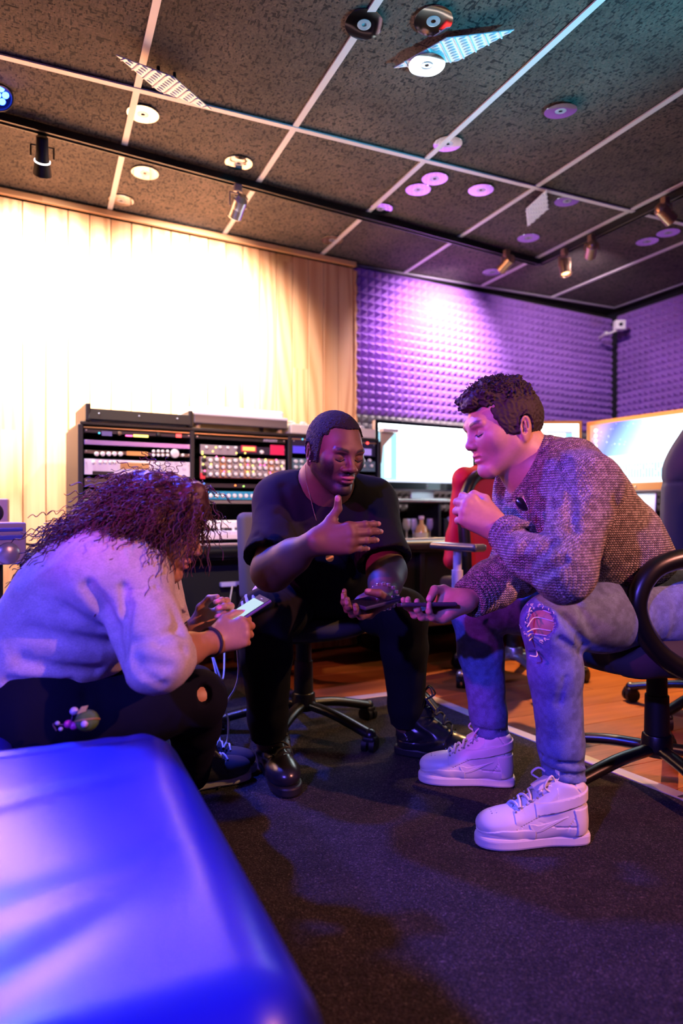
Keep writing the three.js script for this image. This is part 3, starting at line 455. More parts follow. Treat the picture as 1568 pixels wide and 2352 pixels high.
{ // instruments on top of the bays
  const yT = yTop + 0.019, f = FACE + 0.012;
  let a = wl([0.1817, 1.2287, -3.1078]), b = wl([0.6321, 1.2582, -3.1495]), t = wthing('mixer', 'white-topped mixing console with a black front on the left bay', 'mixer', [(a[0] + b[0]) / 2, yT, 0.3]), w = b[0] - a[0], cx = (a[0] + b[0]) / 2;
  wobj('front_rail', rb(w, 0.05, 0.02, 0.004, cx, yT + 0.032, f - 0.005, -0.15), blackLam, t); wobj('body', rb(w - 0.03, 0.04, 0.3, 0.005, cx, yT + 0.035, f - 0.165, 0.08), white, t);
  for (const s of [-1, 1]) wobj('end_cheek', rb(0.022, 0.078, 0.32, 0.006, cx + s * w / 2, yT + 0.04, f - 0.155), darkPlastic, t);
  for (let i = 0; i < 3; i++) wobj('screw', sp(0.004, cx + (i - 1) * w * 0.38 - 0.01, yT + 0.036, f + 0.006, 8), silver, t);
  for (let i = 0; i < 12; i++) wput('fader_cap', shared(rb(0.012, 0.012, 0.02, 0.003)), i % 4 ? white : knobBlack, t, [cx - w * 0.42 + i * w * 0.076, yT + 0.066 + 0.004 * (i % 3), f - 0.12 - 0.03 * (i % 3)]);
  a = wl([0.6486, 1.2695, -3.151]); b = wl([1.1301, 1.3019, -3.1955]); w = b[0] - a[0]; cx = (a[0] + b[0]) / 2;
  t = wthing('tape_machine', 'silver-lidded recorder with a dark band on the middle bay', 'recorder', [cx, yT, 0.3]);
  wobj('feet', [[-1, 1], [1, 1], [-1, -1], [1, -1]].map(([s, q]) => cy(0.014, 0.012, 0.022, cx + s * (w / 2 - 0.03), yT + 0.011, f - 0.16 + q * 0.12)), M([0.5, 0.3, 0.12], 0.5), t);
  wobj('dark_band', rb(w, 0.045, 0.32, 0.006, cx, yT + 0.045, f - 0.165), M([0.16, 0.15, 0.14], 0.4, 0.3), t); wobj('lid', rb(w - 0.02, 0.055, 0.3, 0.012, cx + 0.005, yT + 0.094, f - 0.19, 0.05), white, t); wobj('lid_lip', rb(w, 0.014, 0.325, 0.004, cx, yT + 0.07, f - 0.165), M([0.85, 0.83, 0.8], 0.35), t);
  wobj('wood_cheek', rb(0.012, 0.06, 0.3, 0.003, cx - w / 2 - 0.004, yT + 0.045, f - 0.165), M([0.55, 0.33, 0.14], 0.5), t);
  a = wl([1.1445, 1.2699, -3.1969]); b = wl([1.651, 1.2662, -3.2437]); w = b[0] - a[0]; cx = (a[0] + b[0]) / 2;
  t = wthing('synthesizer', 'cream keyboard module on the right bay, behind the head', 'synthesizer', [cx, yT, 0.3]);
  wobj('case', rb(w, 0.05, 0.3, 0.008, cx, yT + 0.026, f - 0.155), M([0.74, 0.66, 0.54], 0.5), t); wobj('panel', rb(w - 0.02, 0.012, 0.27, 0.004, cx, yT + 0.056, f - 0.16, 0.05), M([0.82, 0.78, 0.7], 0.5), t);
  for (let i = 0; i < 14; i++) wput('pad', shared(rb(0.02, 0.012, 0.03, 0.004)), white, t, [cx - w * 0.45 + i * w * 0.069, yT + 0.066, f - 0.06 - 0.05 * (i % 2)]);
  // keyboard on the desk
  const ky = DY + 0.0, kz = DF - 0.09; a = wl([0.2558, 0.7862, -2.9747]); b = wl([1.1693, 0.7776, -3.0592]); w = b[0] - a[0]; cx = (a[0] + b[0]) / 2;
  t = wthing('piano_keyboard', 'white piano keyboard on the desk with violet-lit keys', 'keyboard', [cx, ky, kz - 0.13]);
  const kTop = wl([0.771, 0.7534, -3.0223])[1];
  wobj('stand_riser', rb(w - 0.1, kTop - ky - 0.05, 0.16, 0.005, cx, (ky + kTop - 0.05) / 2, kz - 0.16), M(0x08080a, 0.5), t);
  wobj('case', rb(w + 0.04, 0.06, 0.14, 0.008, cx, kTop + 0.005, kz - 0.2), M([0.85, 0.82, 0.76], 0.4), t); wobj('key_bed', rb(w + 0.04, 0.022, 0.13, 0.004, cx, kTop - 0.037, kz - 0.075), M([0.7, 0.68, 0.64], 0.45), t);
  const nk = Math.floor(w / 0.0236), wk = shared(rb(0.0222, 0.02, 0.125, 0.003)), bk = shared(rb(0.011, 0.014, 0.07, 0.003)), km = M([0.8, 0.78, 0.82], 0.3);
  for (let i = 0; i < nk; i++) { wput('white_key', wk, km, t, [cx - w / 2 + 0.012 + i * 0.0236, kTop - 0.02, kz - 0.072]); if (![2, 6].includes(i % 7)) wput('black_key', bk, knobBlack, t, [cx - w / 2 + 0.024 + i * 0.0236, kTop - 0.004, kz - 0.098]); }
}
// screens ------------------------------------------------------
const uiWhite = canvasTex(512, 300, (c, w, h) => { c.fillStyle = '#f4fdff'; c.fillRect(0, 0, w, h); c.fillStyle = '#6f8a94'; c.fillRect(0, 24, w, 7); c.fillStyle = '#5a7e8c'; c.fillRect(0, 40, 95, h); c.fillStyle = '#86989e'; c.fillRect(30, 60, 34, h - 80); c.fillStyle = '#48687a'; for (let i = 0; i < 26; i++) c.fillRect(68, 62 + i * 8.4, 20, 2); c.fillStyle = '#7d949c'; for (let i = 0; i < 26; i++) c.fillRect(6, 62 + i * 8.4, 18, 2); c.fillStyle = '#7a7f90'; c.fillRect(0, h - 12, w, 12); });
const uiB = canvasTex(512, 300, (c, w, h) => { c.fillStyle = '#f6ffff'; c.fillRect(0, 0, w, h); c.fillStyle = '#7d7b72'; c.fillRect(270, 40, 60, h); c.fillStyle = '#6a6a7a'; c.fillRect(340, 36, 140, 12); c.fillStyle = '#5d8494'; c.fillRect(440, 48, 40, h - 60); c.fillStyle = '#8d979c'; c.fillRect(20, 40, 220, 8); });
const uiC = canvasTex(512, 300, (c, w, h) => {
  const g = c.createLinearGradient(0, 0, w, h * 0.9); g.addColorStop(0, '#d89a63'); g.addColorStop(0.16, '#9a7fd0'); g.addColorStop(0.24, '#4f63e8'); g.addColorStop(0.4, '#8fd4ff'); g.addColorStop(0.6, '#f4ffff'); g.addColorStop(1, '#c8f0ff'); c.fillStyle = g; c.fillRect(0, 0, w, h);
  c.fillStyle = '#ffffff'; for (let i = 0; i < 40; i++) { const x = hash3(i, 1, 2) * w * 0.7, y = hash3(i, 5, 2) * h * 0.4; c.beginPath(); c.arc(x, y, 1 + 2 * hash3(i, 9, 9), 0, 7); c.fill(); } for (let i = 0; i < 5; i++) { c.beginPath(); c.arc(34, 30 + i * 26, 10, 0, 7); c.fill(); }
  c.fillStyle = '#eafaff'; c.fillRect(0, h * 0.55, w, h * 0.45); c.fillStyle = '#bfe2f2'; c.fillRect(0, h * 0.68, w, h * 0.25); c.fillStyle = '#2b6f9a'; for (let i = 0; i < 34; i++) c.fillRect(10 + i * 15, h * 0.7, 2.4, h * 0.22); c.fillStyle = '#ffffff'; for (let i = 0; i < 34; i++) c.fillRect(6 + i * 15, h * (0.72 + 0.12 * hash3(i, 3, 3)), 9, 11); c.fillStyle = '#456'; for (let i = 0; i < 34; i++) c.fillRect(6 + i * 15, h * 0.61, 8, 3);
});
function screenThing(label, cpos, w, h, turn, map, k, o = {}) {
  const t = thing('computer_monitor', label, 'monitor', [cpos[0], cpos[1] - h / 2 - (o.lift ?? 0.1), cpos[2]], turn), lf = o.lift ?? 0.1, oy = h / 2 + lf, bz = o.bezel ?? 0.02, frame = o.frame ?? M(0x0b1116, 0.25, 0, { clearcoat: 0.6 });
  obj('housing', rb(w + bz * 2, h + bz * 2 + 0.03, 0.035, 0.008, 0, oy - 0.015, -0.02), o.back ?? silver, t);
  obj('bezel', [bx(w + bz * 2, bz, 0.006, 0, oy + h / 2 + bz / 2, 0), bx(w + bz * 2, 0.042, 0.006, 0, oy - h / 2 - 0.021, 0), bx(bz, h, 0.006, -w / 2 - bz / 2, oy, 0), bx(bz, h, 0.006, w / 2 + bz / 2, oy, 0)], frame, t);
  const pl = new THREE.PlaneGeometry(w, h); pl.translate(0, oy, 0.0015);
  obj('screen', pl, new THREE.MeshStandardMaterial({ color: 0x000000, roughness: 0.3, emissive: 0xffffff, emissiveMap: map, emissiveIntensity: k }), t, true);
  obj('emblem', sp(0.006, 0, oy - h / 2 - 0.022, 0.002, 10), silver, t);
  obj('stand_neck', rb(0.17, h * 0.5 + lf, 0.014, 0.004, 0, (h * 0.5 + lf) / 2, -0.06, -0.06), silver, t); obj('stand_foot', rb(0.19, 0.008, 0.18, 0.003, 0, 0.0, -0.02), silver, t);
  const L = new THREE.RectAreaLight(new THREE.Color().setRGB(...(o.c ?? [0.72, 0.92, 1])), o.i ?? LAMP.screen, w, h); L.position.set(0, oy, 0.012); L.lookAt(0, oy, 1); L.name = 'screen_glow'; t.add(L); L.rotation.set(0, PI, 0);
  return t;
}
{
  const sideDesk = thing('side_desk', 'black side desk carrying the angled screen at right', 'desk', [3.25, 0, -2.75]);
  obj('top', rb(0.85, 0.035, 1.2, 0.006, 0, 0.64, 0), blackLam, sideDesk); for (const s of [-1, 1]) obj('leg_panel', rb(0.8, 0.62, 0.03, 0.004, 0, 0.312, s * 0.56), blackLam, sideDesk);
  const A0 = wl([1.7511, 1.3338, -3.413]), A1 = wl([2.44, 1.0176, -3.4767]), wA = A1[0] - A0[0], yA0 = wl([1.7511, 1.3338, -3.413])[1], yA1 = wl([1.7511, 1.0007, -3.413])[1];
  screenThing('bright white computer screen between the two men', ww([(A0[0] + A1[0]) / 2, (yA0 + yA1) / 2, 0.32]), wA, yA0 - yA1, WYAW, uiWhite, 5.5);
  const bronze = M([0.45, 0.22, 0.06], 0.3, 0.3);
  screenThing('computer screen with a bronze frame behind the grey sweater', [2.6286, 1.1699, -3.1539], 0.56, 0.35, -0.42, uiB, 4.5, { frame: bronze, bezel: 0.018, lift: 0.33 });
  screenThing('angled computer screen at right showing a mixer over a blue picture', [2.991, 1.1634, -2.7185], 0.62, 0.35, -1.475, uiC, 1.9, { frame: bronze, bezel: 0.022, lift: 0.36, c: [0.6, 0.85, 1], i: 3.5 });
}
{ // small things around the desk
  const sy = wl([2.0605, 0.8871, -3.3416])[1];
  let p = wl([2.0147, 0.7909, -3.3774]), t = wthing('bottle', 'round amber bottle in the cubby under the bright screen', 'bottle', [p[0], DY - 0.026, 0.38]);
  const hh = 0.13; wobj('glass', la([[0, 0], [0.034, 0.002], [0.038, 0.02], [0.04, 0.05], [0.03, 0.085], [0.013, 0.1], [0.012, 0.125], [0, 0.126]], 24, p[0], DY - 0.026, 0.38), M([0.75, 0.42, 0.12], 0.15, 0, { clearcoat: 1 }), t); wobj('stopper', la([[0, 0.125], [0.016, 0.125], [0.017, 0.145], [0, 0.147]], 16, p[0], DY - 0.026, 0.38), M([0.8, 0.62, 0.62], 0.3), t); wobj('label', la([[0.0405, 0.022], [0.0412, 0.05]], 20, p[0], DY - 0.026, 0.38), M([0.7, 0.62, 0.3], 0.6), t);
  const g0 = wl([1.8746, 0.792, -3.3444]), g1 = wl([2.1146, 0.7905, -3.3666]);
  for (let i = 0; i < 5; i++) { if (i === 3) continue; const x = mix(g0[0], g1[0], i / 4), g = wthing('wine_glass', ['leftmost stemmed glass in the cubby under the screen', 'second stemmed glass from the left in the cubby', 'stemmed glass just left of the amber bottle', '', 'stemmed glass right of the amber bottle in the cubby'][i], 'glass', [x, DY - 0.026, 0.33 + 0.02 * (i % 2)], 'stemmed glasses under the screen');
    const b = g.userData_base; wobj('foot', la([[0, 0], [0.024, 0.001], [0.022, 0.003], [0.004, 0.006], [0.0035, 0.05], [0.006, 0.055]], 20, ...b), M([0.7, 0.66, 0.8], 0.1, 0.2, { clearcoat: 1 }), g); wobj('bowl', la([[0.004, 0.055], [0.022, 0.075], [0.026, 0.1], [0.021, 0.13], [0.0195, 0.13], [0.0245, 0.1], [0.02, 0.077], [0.004, 0.058]], 20, ...b), M([0.75, 0.72, 0.85], 0.08, 0.1, { clearcoat: 1, transmission: 0.6, thickness: 0, ior: 1.4 }), g); }
  const s0 = wl([1.7241, 0.9126, -3.2305]), s1 = wl([1.7141, 0.7174, -3.1096]); t = wthing('studded_strap', 'slanted strap with six round shiny studs beside the black shirt', 'strap', s1);
  wobj('band', rod(s0, s1, 0.017, 0.022, 10), M([0.3, 0.24, 0.2], 0.4), t); for (let i = 0; i < 6; i++) wobj('stud', sp(0.0135 - 0.0005 * i, mix(s0[0], s1[0], 0.06 + i * 0.17), mix(s0[1], s1[1], 0.06 + i * 0.17), mix(s0[2], s1[2], 0.06 + i * 0.17) + 0.017, 14), M([0.85, 0.83, 0.78], 0.15, 0.9), t);
  p = wl([2.2175, 0.7847, -3.3761]); t = wthing('black_box', 'black box with a pale fruit emblem in the cubby by the red pouch', 'box', [p[0], DY - 0.026, 0.36]);
  wobj('box', rb(0.1, 0.13, 0.08, 0.004, p[0], DY + 0.04, 0.36), M(0x0b0b10, 0.4), t);
  wobj('emblem', [sp(0.017, p[0] - 0.007, p[1] - 0.003, 0.392, 12).scale(1, 1, 1), sp(0.017, p[0] + 0.007, p[1] - 0.003, 0.392, 12), new THREE.SphereGeometry(0.01, 8, 6).scale(0.35, 1, 0.4).rotateZ(-0.5).translate(p[0] + 0.003, p[1] + 0.022, 0.402)], M([0.6, 0.56, 0.68], 0.4), t);
  p = wl([2.1651, 0.719, -3.2513]); t = wthing('red_pouch', 'flat bright red pouch lying on the desk behind the red chair', 'pouch', [p[0], DY - 0.026, 0.55]); wobj('body', rb(0.17, 0.045, 0.12, 0.02, p[0] + 0.03, DY, 0.55, 0, 0, 0, 3), M([0.8, 0.01, 0.02], 0.6), t); wobj('seam', rb(0.165, 0.004, 0.124, 0.002, p[0] + 0.03, DY + 0.002, 0.55), M([0.5, 0.01, 0.02], 0.6), t);
  // speaker at the far left
  t = thing('speaker', 'small grey speaker with blue slots on a stand at the left edge', 'speaker', [0, 0, 0]); const q = A2([-0.132, 0.7309, -2.4674]); t.position.set(q.x, 0, q.z); t.rotation.y = 0.35;
  obj('cabinet', rb(0.13, 0.135, 0.14, 0.006, 0, q.y, 0), M([0.2, 0.18, 0.2], 0.45), t); obj('grille_slot', [rb(0.09, 0.012, 0.006, 0.003, 0.008, q.y + 0.045, 0.071), rb(0.09, 0.016, 0.006, 0.003, 0.008, q.y + 0.02, 0.071)], M([0.02, 0.05, 0.3], 0.3), t);
  obj('dial', la([[0, 0.014], [0.02, 0.013], [0.034, 0.004], [0.036, 0], [0, 0]], 28, 0.008, q.y - 0.032, 0.07, PI / 2), M([0.25, 0.25, 0.3], 0.3, 0.5), t); obj('pole', cy(0.014, 0.014, q.y - 0.09, 0, (q.y - 0.07) / 2 + 0.01, 0), blackMetal, t); obj('base', cy(0.11, 0.12, 0.016, 0, 0.02, 0), blackMetal, t);
  t = thing('speaker', 'pale speaker box standing behind the small grey speaker', 'speaker', [0, 0, 0]); const q2 = A2([-0.1743, 0.8275, -2.9247]); t.position.set(q2.x, 0, q2.z); obj('cabinet', rb(0.11, 0.11, 0.12, 0.006, 0, q2.y, 0), M([0.6, 0.52, 0.4], 0.5), t); obj('cone', la([[0, 0.004], [0.02, 0.002], [0.035, 0.01], [0.04, 0]], 24, 0, q2.y, 0.06, PI / 2), darkPlastic, t); obj('pole', cy(0.012, 0.012, q2.y - 0.06, 0, (q2.y - 0.06) / 2, 0), blackMetal, t); obj('base', cy(0.1, 0.11, 0.016, 0, 0.008, 0), blackMetal, t);
  // dried flowers and eyeglasses by the wall
  p = wl([0.066, 0.7287, -3.0271]); t = wthing('flower_vase', 'tiny clear vase with two dried yellow flowers by the wooden wall', 'vase', [p[0], DY - 0.026, 0.55]);
  wobj('vase', la([[0, 0], [0.012, 0.0], [0.014, 0.02], [0.008, 0.05], [0.009, 0.06], [0.007, 0.06], [0.006, 0.05], [0.011, 0.02], [0, 0.004]], 20, p[0], DY - 0.026, 0.55), M([0.9, 0.85, 0.8], 0.1, 0, { clearcoat: 1 }), t);
  for (const [a, b] of [[wl([0.051, 0.7977, -3.0257]), 0], [wl([0.0846, 0.7993, -3.0288]), 1]]) { const s = wobj('stem', tu([[p[0], DY + 0.02, 0.55], [mix(p[0], a[0], 0.4), mix(DY + 0.02, a[1], 0.6), 0.55], a], 0.0012, 16, 5), M([0.4, 0.32, 0.12], 0.7), t); wobj('flower', [new THREE.SphereGeometry(1, 14, 10).scale(0.014 - 0.003 * b, 0.009, 0.012).translate(...a)], M([0.72, 0.4, 0.05], 0.7), t); }
  p = wl([0.048, 0.6841, -2.8554]); t = wthing('eyeglasses', 'dark framed eyeglasses lying on the desk end at left', 'glasses', [p[0], DY, 0.72]);
  for (const s of [-1, 1]) { wobj('lens_rim', new THREE.TorusGeometry(0.022, 0.003, 8, 24).translate(p[0] + s * 0.03, DY + 0.022, 0.72), knobBlack, t); wobj('temple', tu([[p[0] + s * 0.054, DY + 0.026, 0.72], [p[0] + s * 0.056, DY + 0.022, 0.64], [p[0] + s * 0.052, DY + 0.008, 0.6]], 0.0022, 12, 6), knobBlack, t); } wobj('bridge', tu([[p[0] - 0.009, DY + 0.027, 0.72], [p[0], DY + 0.031, 0.722], [p[0] + 0.009, DY + 0.027, 0.72]], 0.0024, 8, 6), knobBlack, t);
  // cables on the wooden wall and from the desk
  obj('wall_cable', tu([[-0.146, 0.7201, -3.1575], [-0.0824, 0.6938, -3.2634], [-0.0312, 0.6781, -3.3681], [0.1009, 0.6761, -3.4803], [0.2635, 0.6632, -3.5454]], 0.006, 40, 8), darkPlastic); tag(scene.children.at(-1), 'black cable drooping along the foot of the wooden wall', 'cable');
  obj('wall_cable', tu([[-0.1288, 0.6631, -3.0591], [-0.0884, 0.6188, -3.1628], [-0.0619, 0.5819, -3.2653], [0.0049, 0.521, -3.3715], [0.0238, 0.3659, -3.4732]], 0.006, 40, 8), darkPlastic); tag(scene.children.at(-1), 'black cable hanging down under the left desk end', 'cable');
  t = thing('floor_speaker_case', 'dark speaker case standing under the left desk end', 'case', [-0.0865, 0, -5.1055], WYAW); obj('case', rb(0.34, 0.5, 0.3, 0.01, 0, 0.25, -0.1), M(0x140d10, 0.6), t); obj('grille', rb(0.3, 0.44, 0.01, 0.004, 0, 0.26, 0.055), M([0.06, 0.03, 0.08], 0.7), t); for (const s of [-1, 1]) obj('corner_cap', rb(0.03, 0.03, 0.03, 0.006, s * 0.158, 0.487, 0.04), blackMetal, t);
  // power hub with a white cable on the desk front
  t = thing('usb_hub', 'small pale power hub on the desk front with a cable', 'power hub', [0.7581, 0.5066, -2.9411], WYAW); obj('body', rb(0.075, 0.022, 0.03, 0.006), M([0.5, 0.46, 0.75], 0.4), t); obj('plug', rb(0.02, 0.016, 0.02, 0.004, 0.042, 0.004, 0.002), white, t);
  const cbl = M([0.78, 0.76, 0.72], 0.45);
  obj('charging_cable', tu([[0.771, 0.4982, -2.9223], [0.7316, 0.4093, -2.8387], [0.7023, 0.3645, -2.776], [0.5678, 0.25, -2.2996], [0.5493, 0.33, -2.3641], [0.5558, 0.2, -2.2631], [0.5762, 0.1, -2.3987], [0.5759, 0.02, -2.352], [0.5771, 0.016, -2.2641]], 0.0032, 90, 7), cbl); tag(scene.children.at(-1), 'white charging cable dropping from the power hub', 'cable');
  obj('charging_cable', tu([[0.5174, 0.4331, -1.9029], [0.5342, 0.3603, -1.9499], [0.5508, 0.2818, -2.0516], [0.5483, 0.198, -2.1619], [0.5813, 0.1091, -2.2564], [0.5916, 0.02, -2.3206], [0.5624, 0.017, -2.2907], [0.5682, 0.016, -2.4187]], 0.0032, 90, 7), cbl); tag(scene.children.at(-1), 'white cable hanging below the phone down to the carpet', 'cable');
  obj('audio_cable', tu([[0.5631, 0.017, -2.4385], [0.5555, 0.017, -2.3126], [0.5563, 0.017, -2.2657], [0.5523, 0.017, -2.1667], [0.5104, 0.017, -2.0846], [0.5248, 0.017, -2.0216], [0.471, 0.017, -1.9505]], 0.0025, 70, 6), darkPlastic); tag(scene.children.at(-1), 'thin black cord snaking over the carpet by the dark shoe', 'cord');
  // camera in the corner of the foam
  t = thing('security_camera', 'small white security camera in the foam corner under the ceiling', 'camera', [3.86, 2.19, -3.66], -0.45); obj('housing', rb(0.075, 0.07, 0.06, 0.008), M([0.85, 0.8, 0.76], 0.4), t); obj('lens', la([[0, 0.006], [0.012, 0.006], [0.014, 0], [0, 0]], 20, 0.0, 0, 0.03, PI / 2), knobBlack, t); obj('arm', [rod(V(-0.01, -0.03, -0.01), V(-0.07, -0.055, -0.02), 0.008), sp(0.016, -0.085, -0.05, -0.03), rod(V(-0.085, -0.05, -0.03), V(-0.085, -0.05, -0.15), 0.01)], M([0.75, 0.7, 0.66], 0.4), t);
}

// ---------------------------------------------------------------- office chairs and the blue couch
const chairBlack = M(0x0a0b0d, 0.35, 0, { clearcoat: 0.25, clearcoatRoughness: 0.3 }), fabricBlack = M([0.035, 0.03, 0.034], 0.85, 0, { sheen: 0.3 }), chromeGrey = M([0.5, 0.46, 0.42], 0.3, 0.85);
function chairBase(t, mat, turn, R = 0.31, colTop = 0.42, caster = true) {
  for (let i = 0; i < 5; i++) {
    const a = turn + i * PI * 0.4, m = new THREE.Matrix4().makeRotationY(-a);
    const arm = new THREE.CatmullRomCurve3([V(0.03, 0.14, 0), V(R * 0.45, 0.125, 0), V(R * 0.85, 0.09, 0), V(R, 0.075, 0)]), g = new THREE.TubeGeometry(arm, 14, 0.02, 10); g.scale(1, 0.85, 1.15); g.applyMatrix4(m); const tip = sp(0.023, R, 0.062, 0, 12); tip.applyMatrix4(m);
    const lg = obj('base_leg', [g, tip], mat, t);
    const c = [cy(0.03, 0.03, 0.018, 0, 0.03, 0.014, PI / 2, 0, 0, 18), cy(0.03, 0.03, 0.018, 0, 0.03, -0.014, PI / 2, 0, 0, 18), rb(0.05, 0.035, 0.05, 0.012, 0.0, 0.047, 0), cy(0.006, 0.006, 0.04, 0, 0.055, 0)]; c.forEach((q) => { q.rotateY(a * 1.7 + i); q.translate(R, 0, 0); q.applyMatrix4(m); }); obj('caster', c, darkPlastic, t, false);
  }
  obj('hub', la([[0, 0.1], [0.042, 0.1], [0.046, 0.12], [0.042, 0.16], [0.034, 0.165], [0, 0.165]], 24), mat, t);
  obj('gas_lift', [cy(0.034, 0.036, 0.12, 0, 0.22, 0), cy(0.029, 0.03, 0.09, 0, 0.31, 0), cy(0.016, 0.016, Math.max(0.02, colTop - 0.34), 0, (colTop + 0.34) / 2, 0)], darkPlastic, t);
  obj('seat_mechanism', rb(0.18, 0.05, 0.14, 0.012, 0, colTop, 0), darkPlastic, t);
}
{ // stool-like chair of the man in black
  const c = [0.885, 0, -2.33], t = thing('office_chair', 'black office chair under the man in the black shirt', 'chair', c, 0); chairBase(t, chairBlack, 1.066, 0.3, 0.38);
  const yaw = 0.42, seat = la([[0, 0], [0.2, 0.0], [0.235, 0.02], [0.24, 0.045], [0.22, 0.07], [0.12, 0.08], [0, 0.078]], 40, 0, 0.405, 0); seat.rotateY(yaw); seat.translate(-0.02, 0, 0.09); obj('seat', seat, fabricBlack, t);
  const back = rb(0.35, 0.34, 0.06, 0.028, 0, 0.66, -0.2, -0.1, 0, 0, 4); back.rotateY(yaw - 0.3); obj('backrest', back, M([0.07, 0.062, 0.07], 0.85, 0, { sheen: 0.1 }), t); const br = tu([[0, 0.39, -0.05], [0, 0.39, -0.2], [0, 0.46, -0.25], [0, 0.6, -0.235]], 0.02, 20, 8); br.rotateY(yaw - 0.3); obj('back_bracket', br, darkPlastic, t);
}
{ // red mesh chair behind
  const c = [2.1324, 0, -2.6834], t = thing('mesh_chair', 'red mesh chair with a silver base in front of the screen', 'chair', [c[0], 0, c[2]], 0.0); chairBase(t, chromeGrey, 0.55, 0.33, 0.42);
  const W = [], H0 = 0.5, H1 = 0.985, hw = 0.235, n = 28;
  const fr = [[-hw * 0.8, H0, 0], [-hw, H0 + 0.2, 0.0], [-hw * 0.96, H1 - 0.1, -0.01], [-hw * 0.6, H1, -0.02], [0, H1 + 0.012, -0.025], [hw * 0.6, H1, -0.02], [hw * 0.96, H1 - 0.1, -0.01], [hw, H0 + 0.2, 0], [hw * 0.8, H0, 0]];
  const yaw = 0.25, off = V(-0.24, 0, 0.2), rot = (g) => { g.rotateY(yaw); g.translate(off.x, 0, off.z); return g; };
  obj('back_frame', rot(tu(fr, 0.026, 80, 10, true)), chairBlack, t);
  const redMesh = M([0.55, 0.015, 0.04], 0.7, 0, { bumpMap: tex(128, 0.012, grey((u, v) => (Math.sin(u * 25.1) * Math.sin(v * 12.56) > 0.1 ? 0 : 1)), false), bumpScale: 0.002 });
  const sh = new THREE.Shape(new THREE.CatmullRomCurve3(fr.map((p) => V(p[0] * 0.95, p[1], 0)), true).getPoints(60).map((p) => new THREE.Vector2(p.x, p.y)));
  obj('back_mesh', rot(new THREE.ExtrudeGeometry(sh, { depth: 0.006, bevelEnabled: false }).translate(0, 0, -0.016)), redMesh, t);
  obj('back_spine', rot(tu([[0, 0.42, -0.16], [0, 0.5, -0.02], [0.0, 0.62, 0.03], [0, 0.75, 0.02]], 0.022, 24, 8)), chromeGrey, t);
  obj('seat', [rb(0.48, 0.07, 0.46, 0.03, -0.02, 0.47, -0.05, 0, yaw, 0, 4)], fabricBlack, t);
  const ap = wl([1.9093, 0.6527, -2.8476]); const A = A2([1.4691, 0.6959, -2.1911]).sub(V(c[0], 0, c[2]));
  for (const s of [0, 1]) { const X = A.x + s * 0.56, Z = A.z - s * 0.1; obj('arm_pad', rb(0.075, 0.03, 0.24, 0.014, X, A.y, Z, 0, yaw, 0, 3), M([0.04, 0.045, 0.05], 0.3, 0, { clearcoat: 0.6 }), t); obj('arm_post', [cy(0.016, 0.016, 0.1, X, A.y - 0.06, Z), cy(0.022, 0.022, 0.1, X, A.y - 0.14, Z)], M([0.55, 0.5, 0.52], 0.4, 0.3), t); obj('arm_bracket', tu([[X, A.y - 0.17, Z], [mix(X, 0, 0.2), 0.45, Z], [mix(X, 0, 0.7), 0.43, Z * 0.6]], 0.014, 16, 8), darkPlastic, t); }
  const jk = thing('red_jacket', 'red jacket draped over the back of the mesh chair', 'jacket', [c[0], 0, c[2]], 0);
  const jf = field([ell([0.0, 0.985, -0.035], [0.2, 0.065, 0.05], 0.03), cap([-0.15, 0.97, -0.045], [-0.2, 0.62, -0.05], 0.035, 0.045, 0.04), cap([0.14, 0.97, -0.05], [0.16, 0.7, -0.05], 0.04, 0.05, 0.04), ell([0, 0.8, -0.06], [0.19, 0.2, 0.035], 0.04)], (x, y, z) => 0.006 * Math.sin(x * 50 + 3 * Math.sin(y * 9)) * Math.sin(y * 13 + 1));
  const jg = nets(jf, [-0.3, 0.5, -0.2], [0.3, 1.1, 0.08], 0.01); jg.translate(0, 0.0, -0.045); jg.rotateY(yaw); jg.translate(off.x, 0, off.z); obj('shell', jg, M([0.62, 0.012, 0.03], 0.65, 0, { sheen: 0.5 }), jk);
  const cl = tu([[-0.07, 1.035, -0.03], [0, 1.05, -0.05], [0.07, 1.035, -0.03]], 0.016, 16, 8); cl.translate(0, 0, -0.045); cl.rotateY(yaw); cl.translate(off.x, 0, off.z); obj('collar', cl, M([0.5, 0.01, 0.03], 0.7), jk);
}
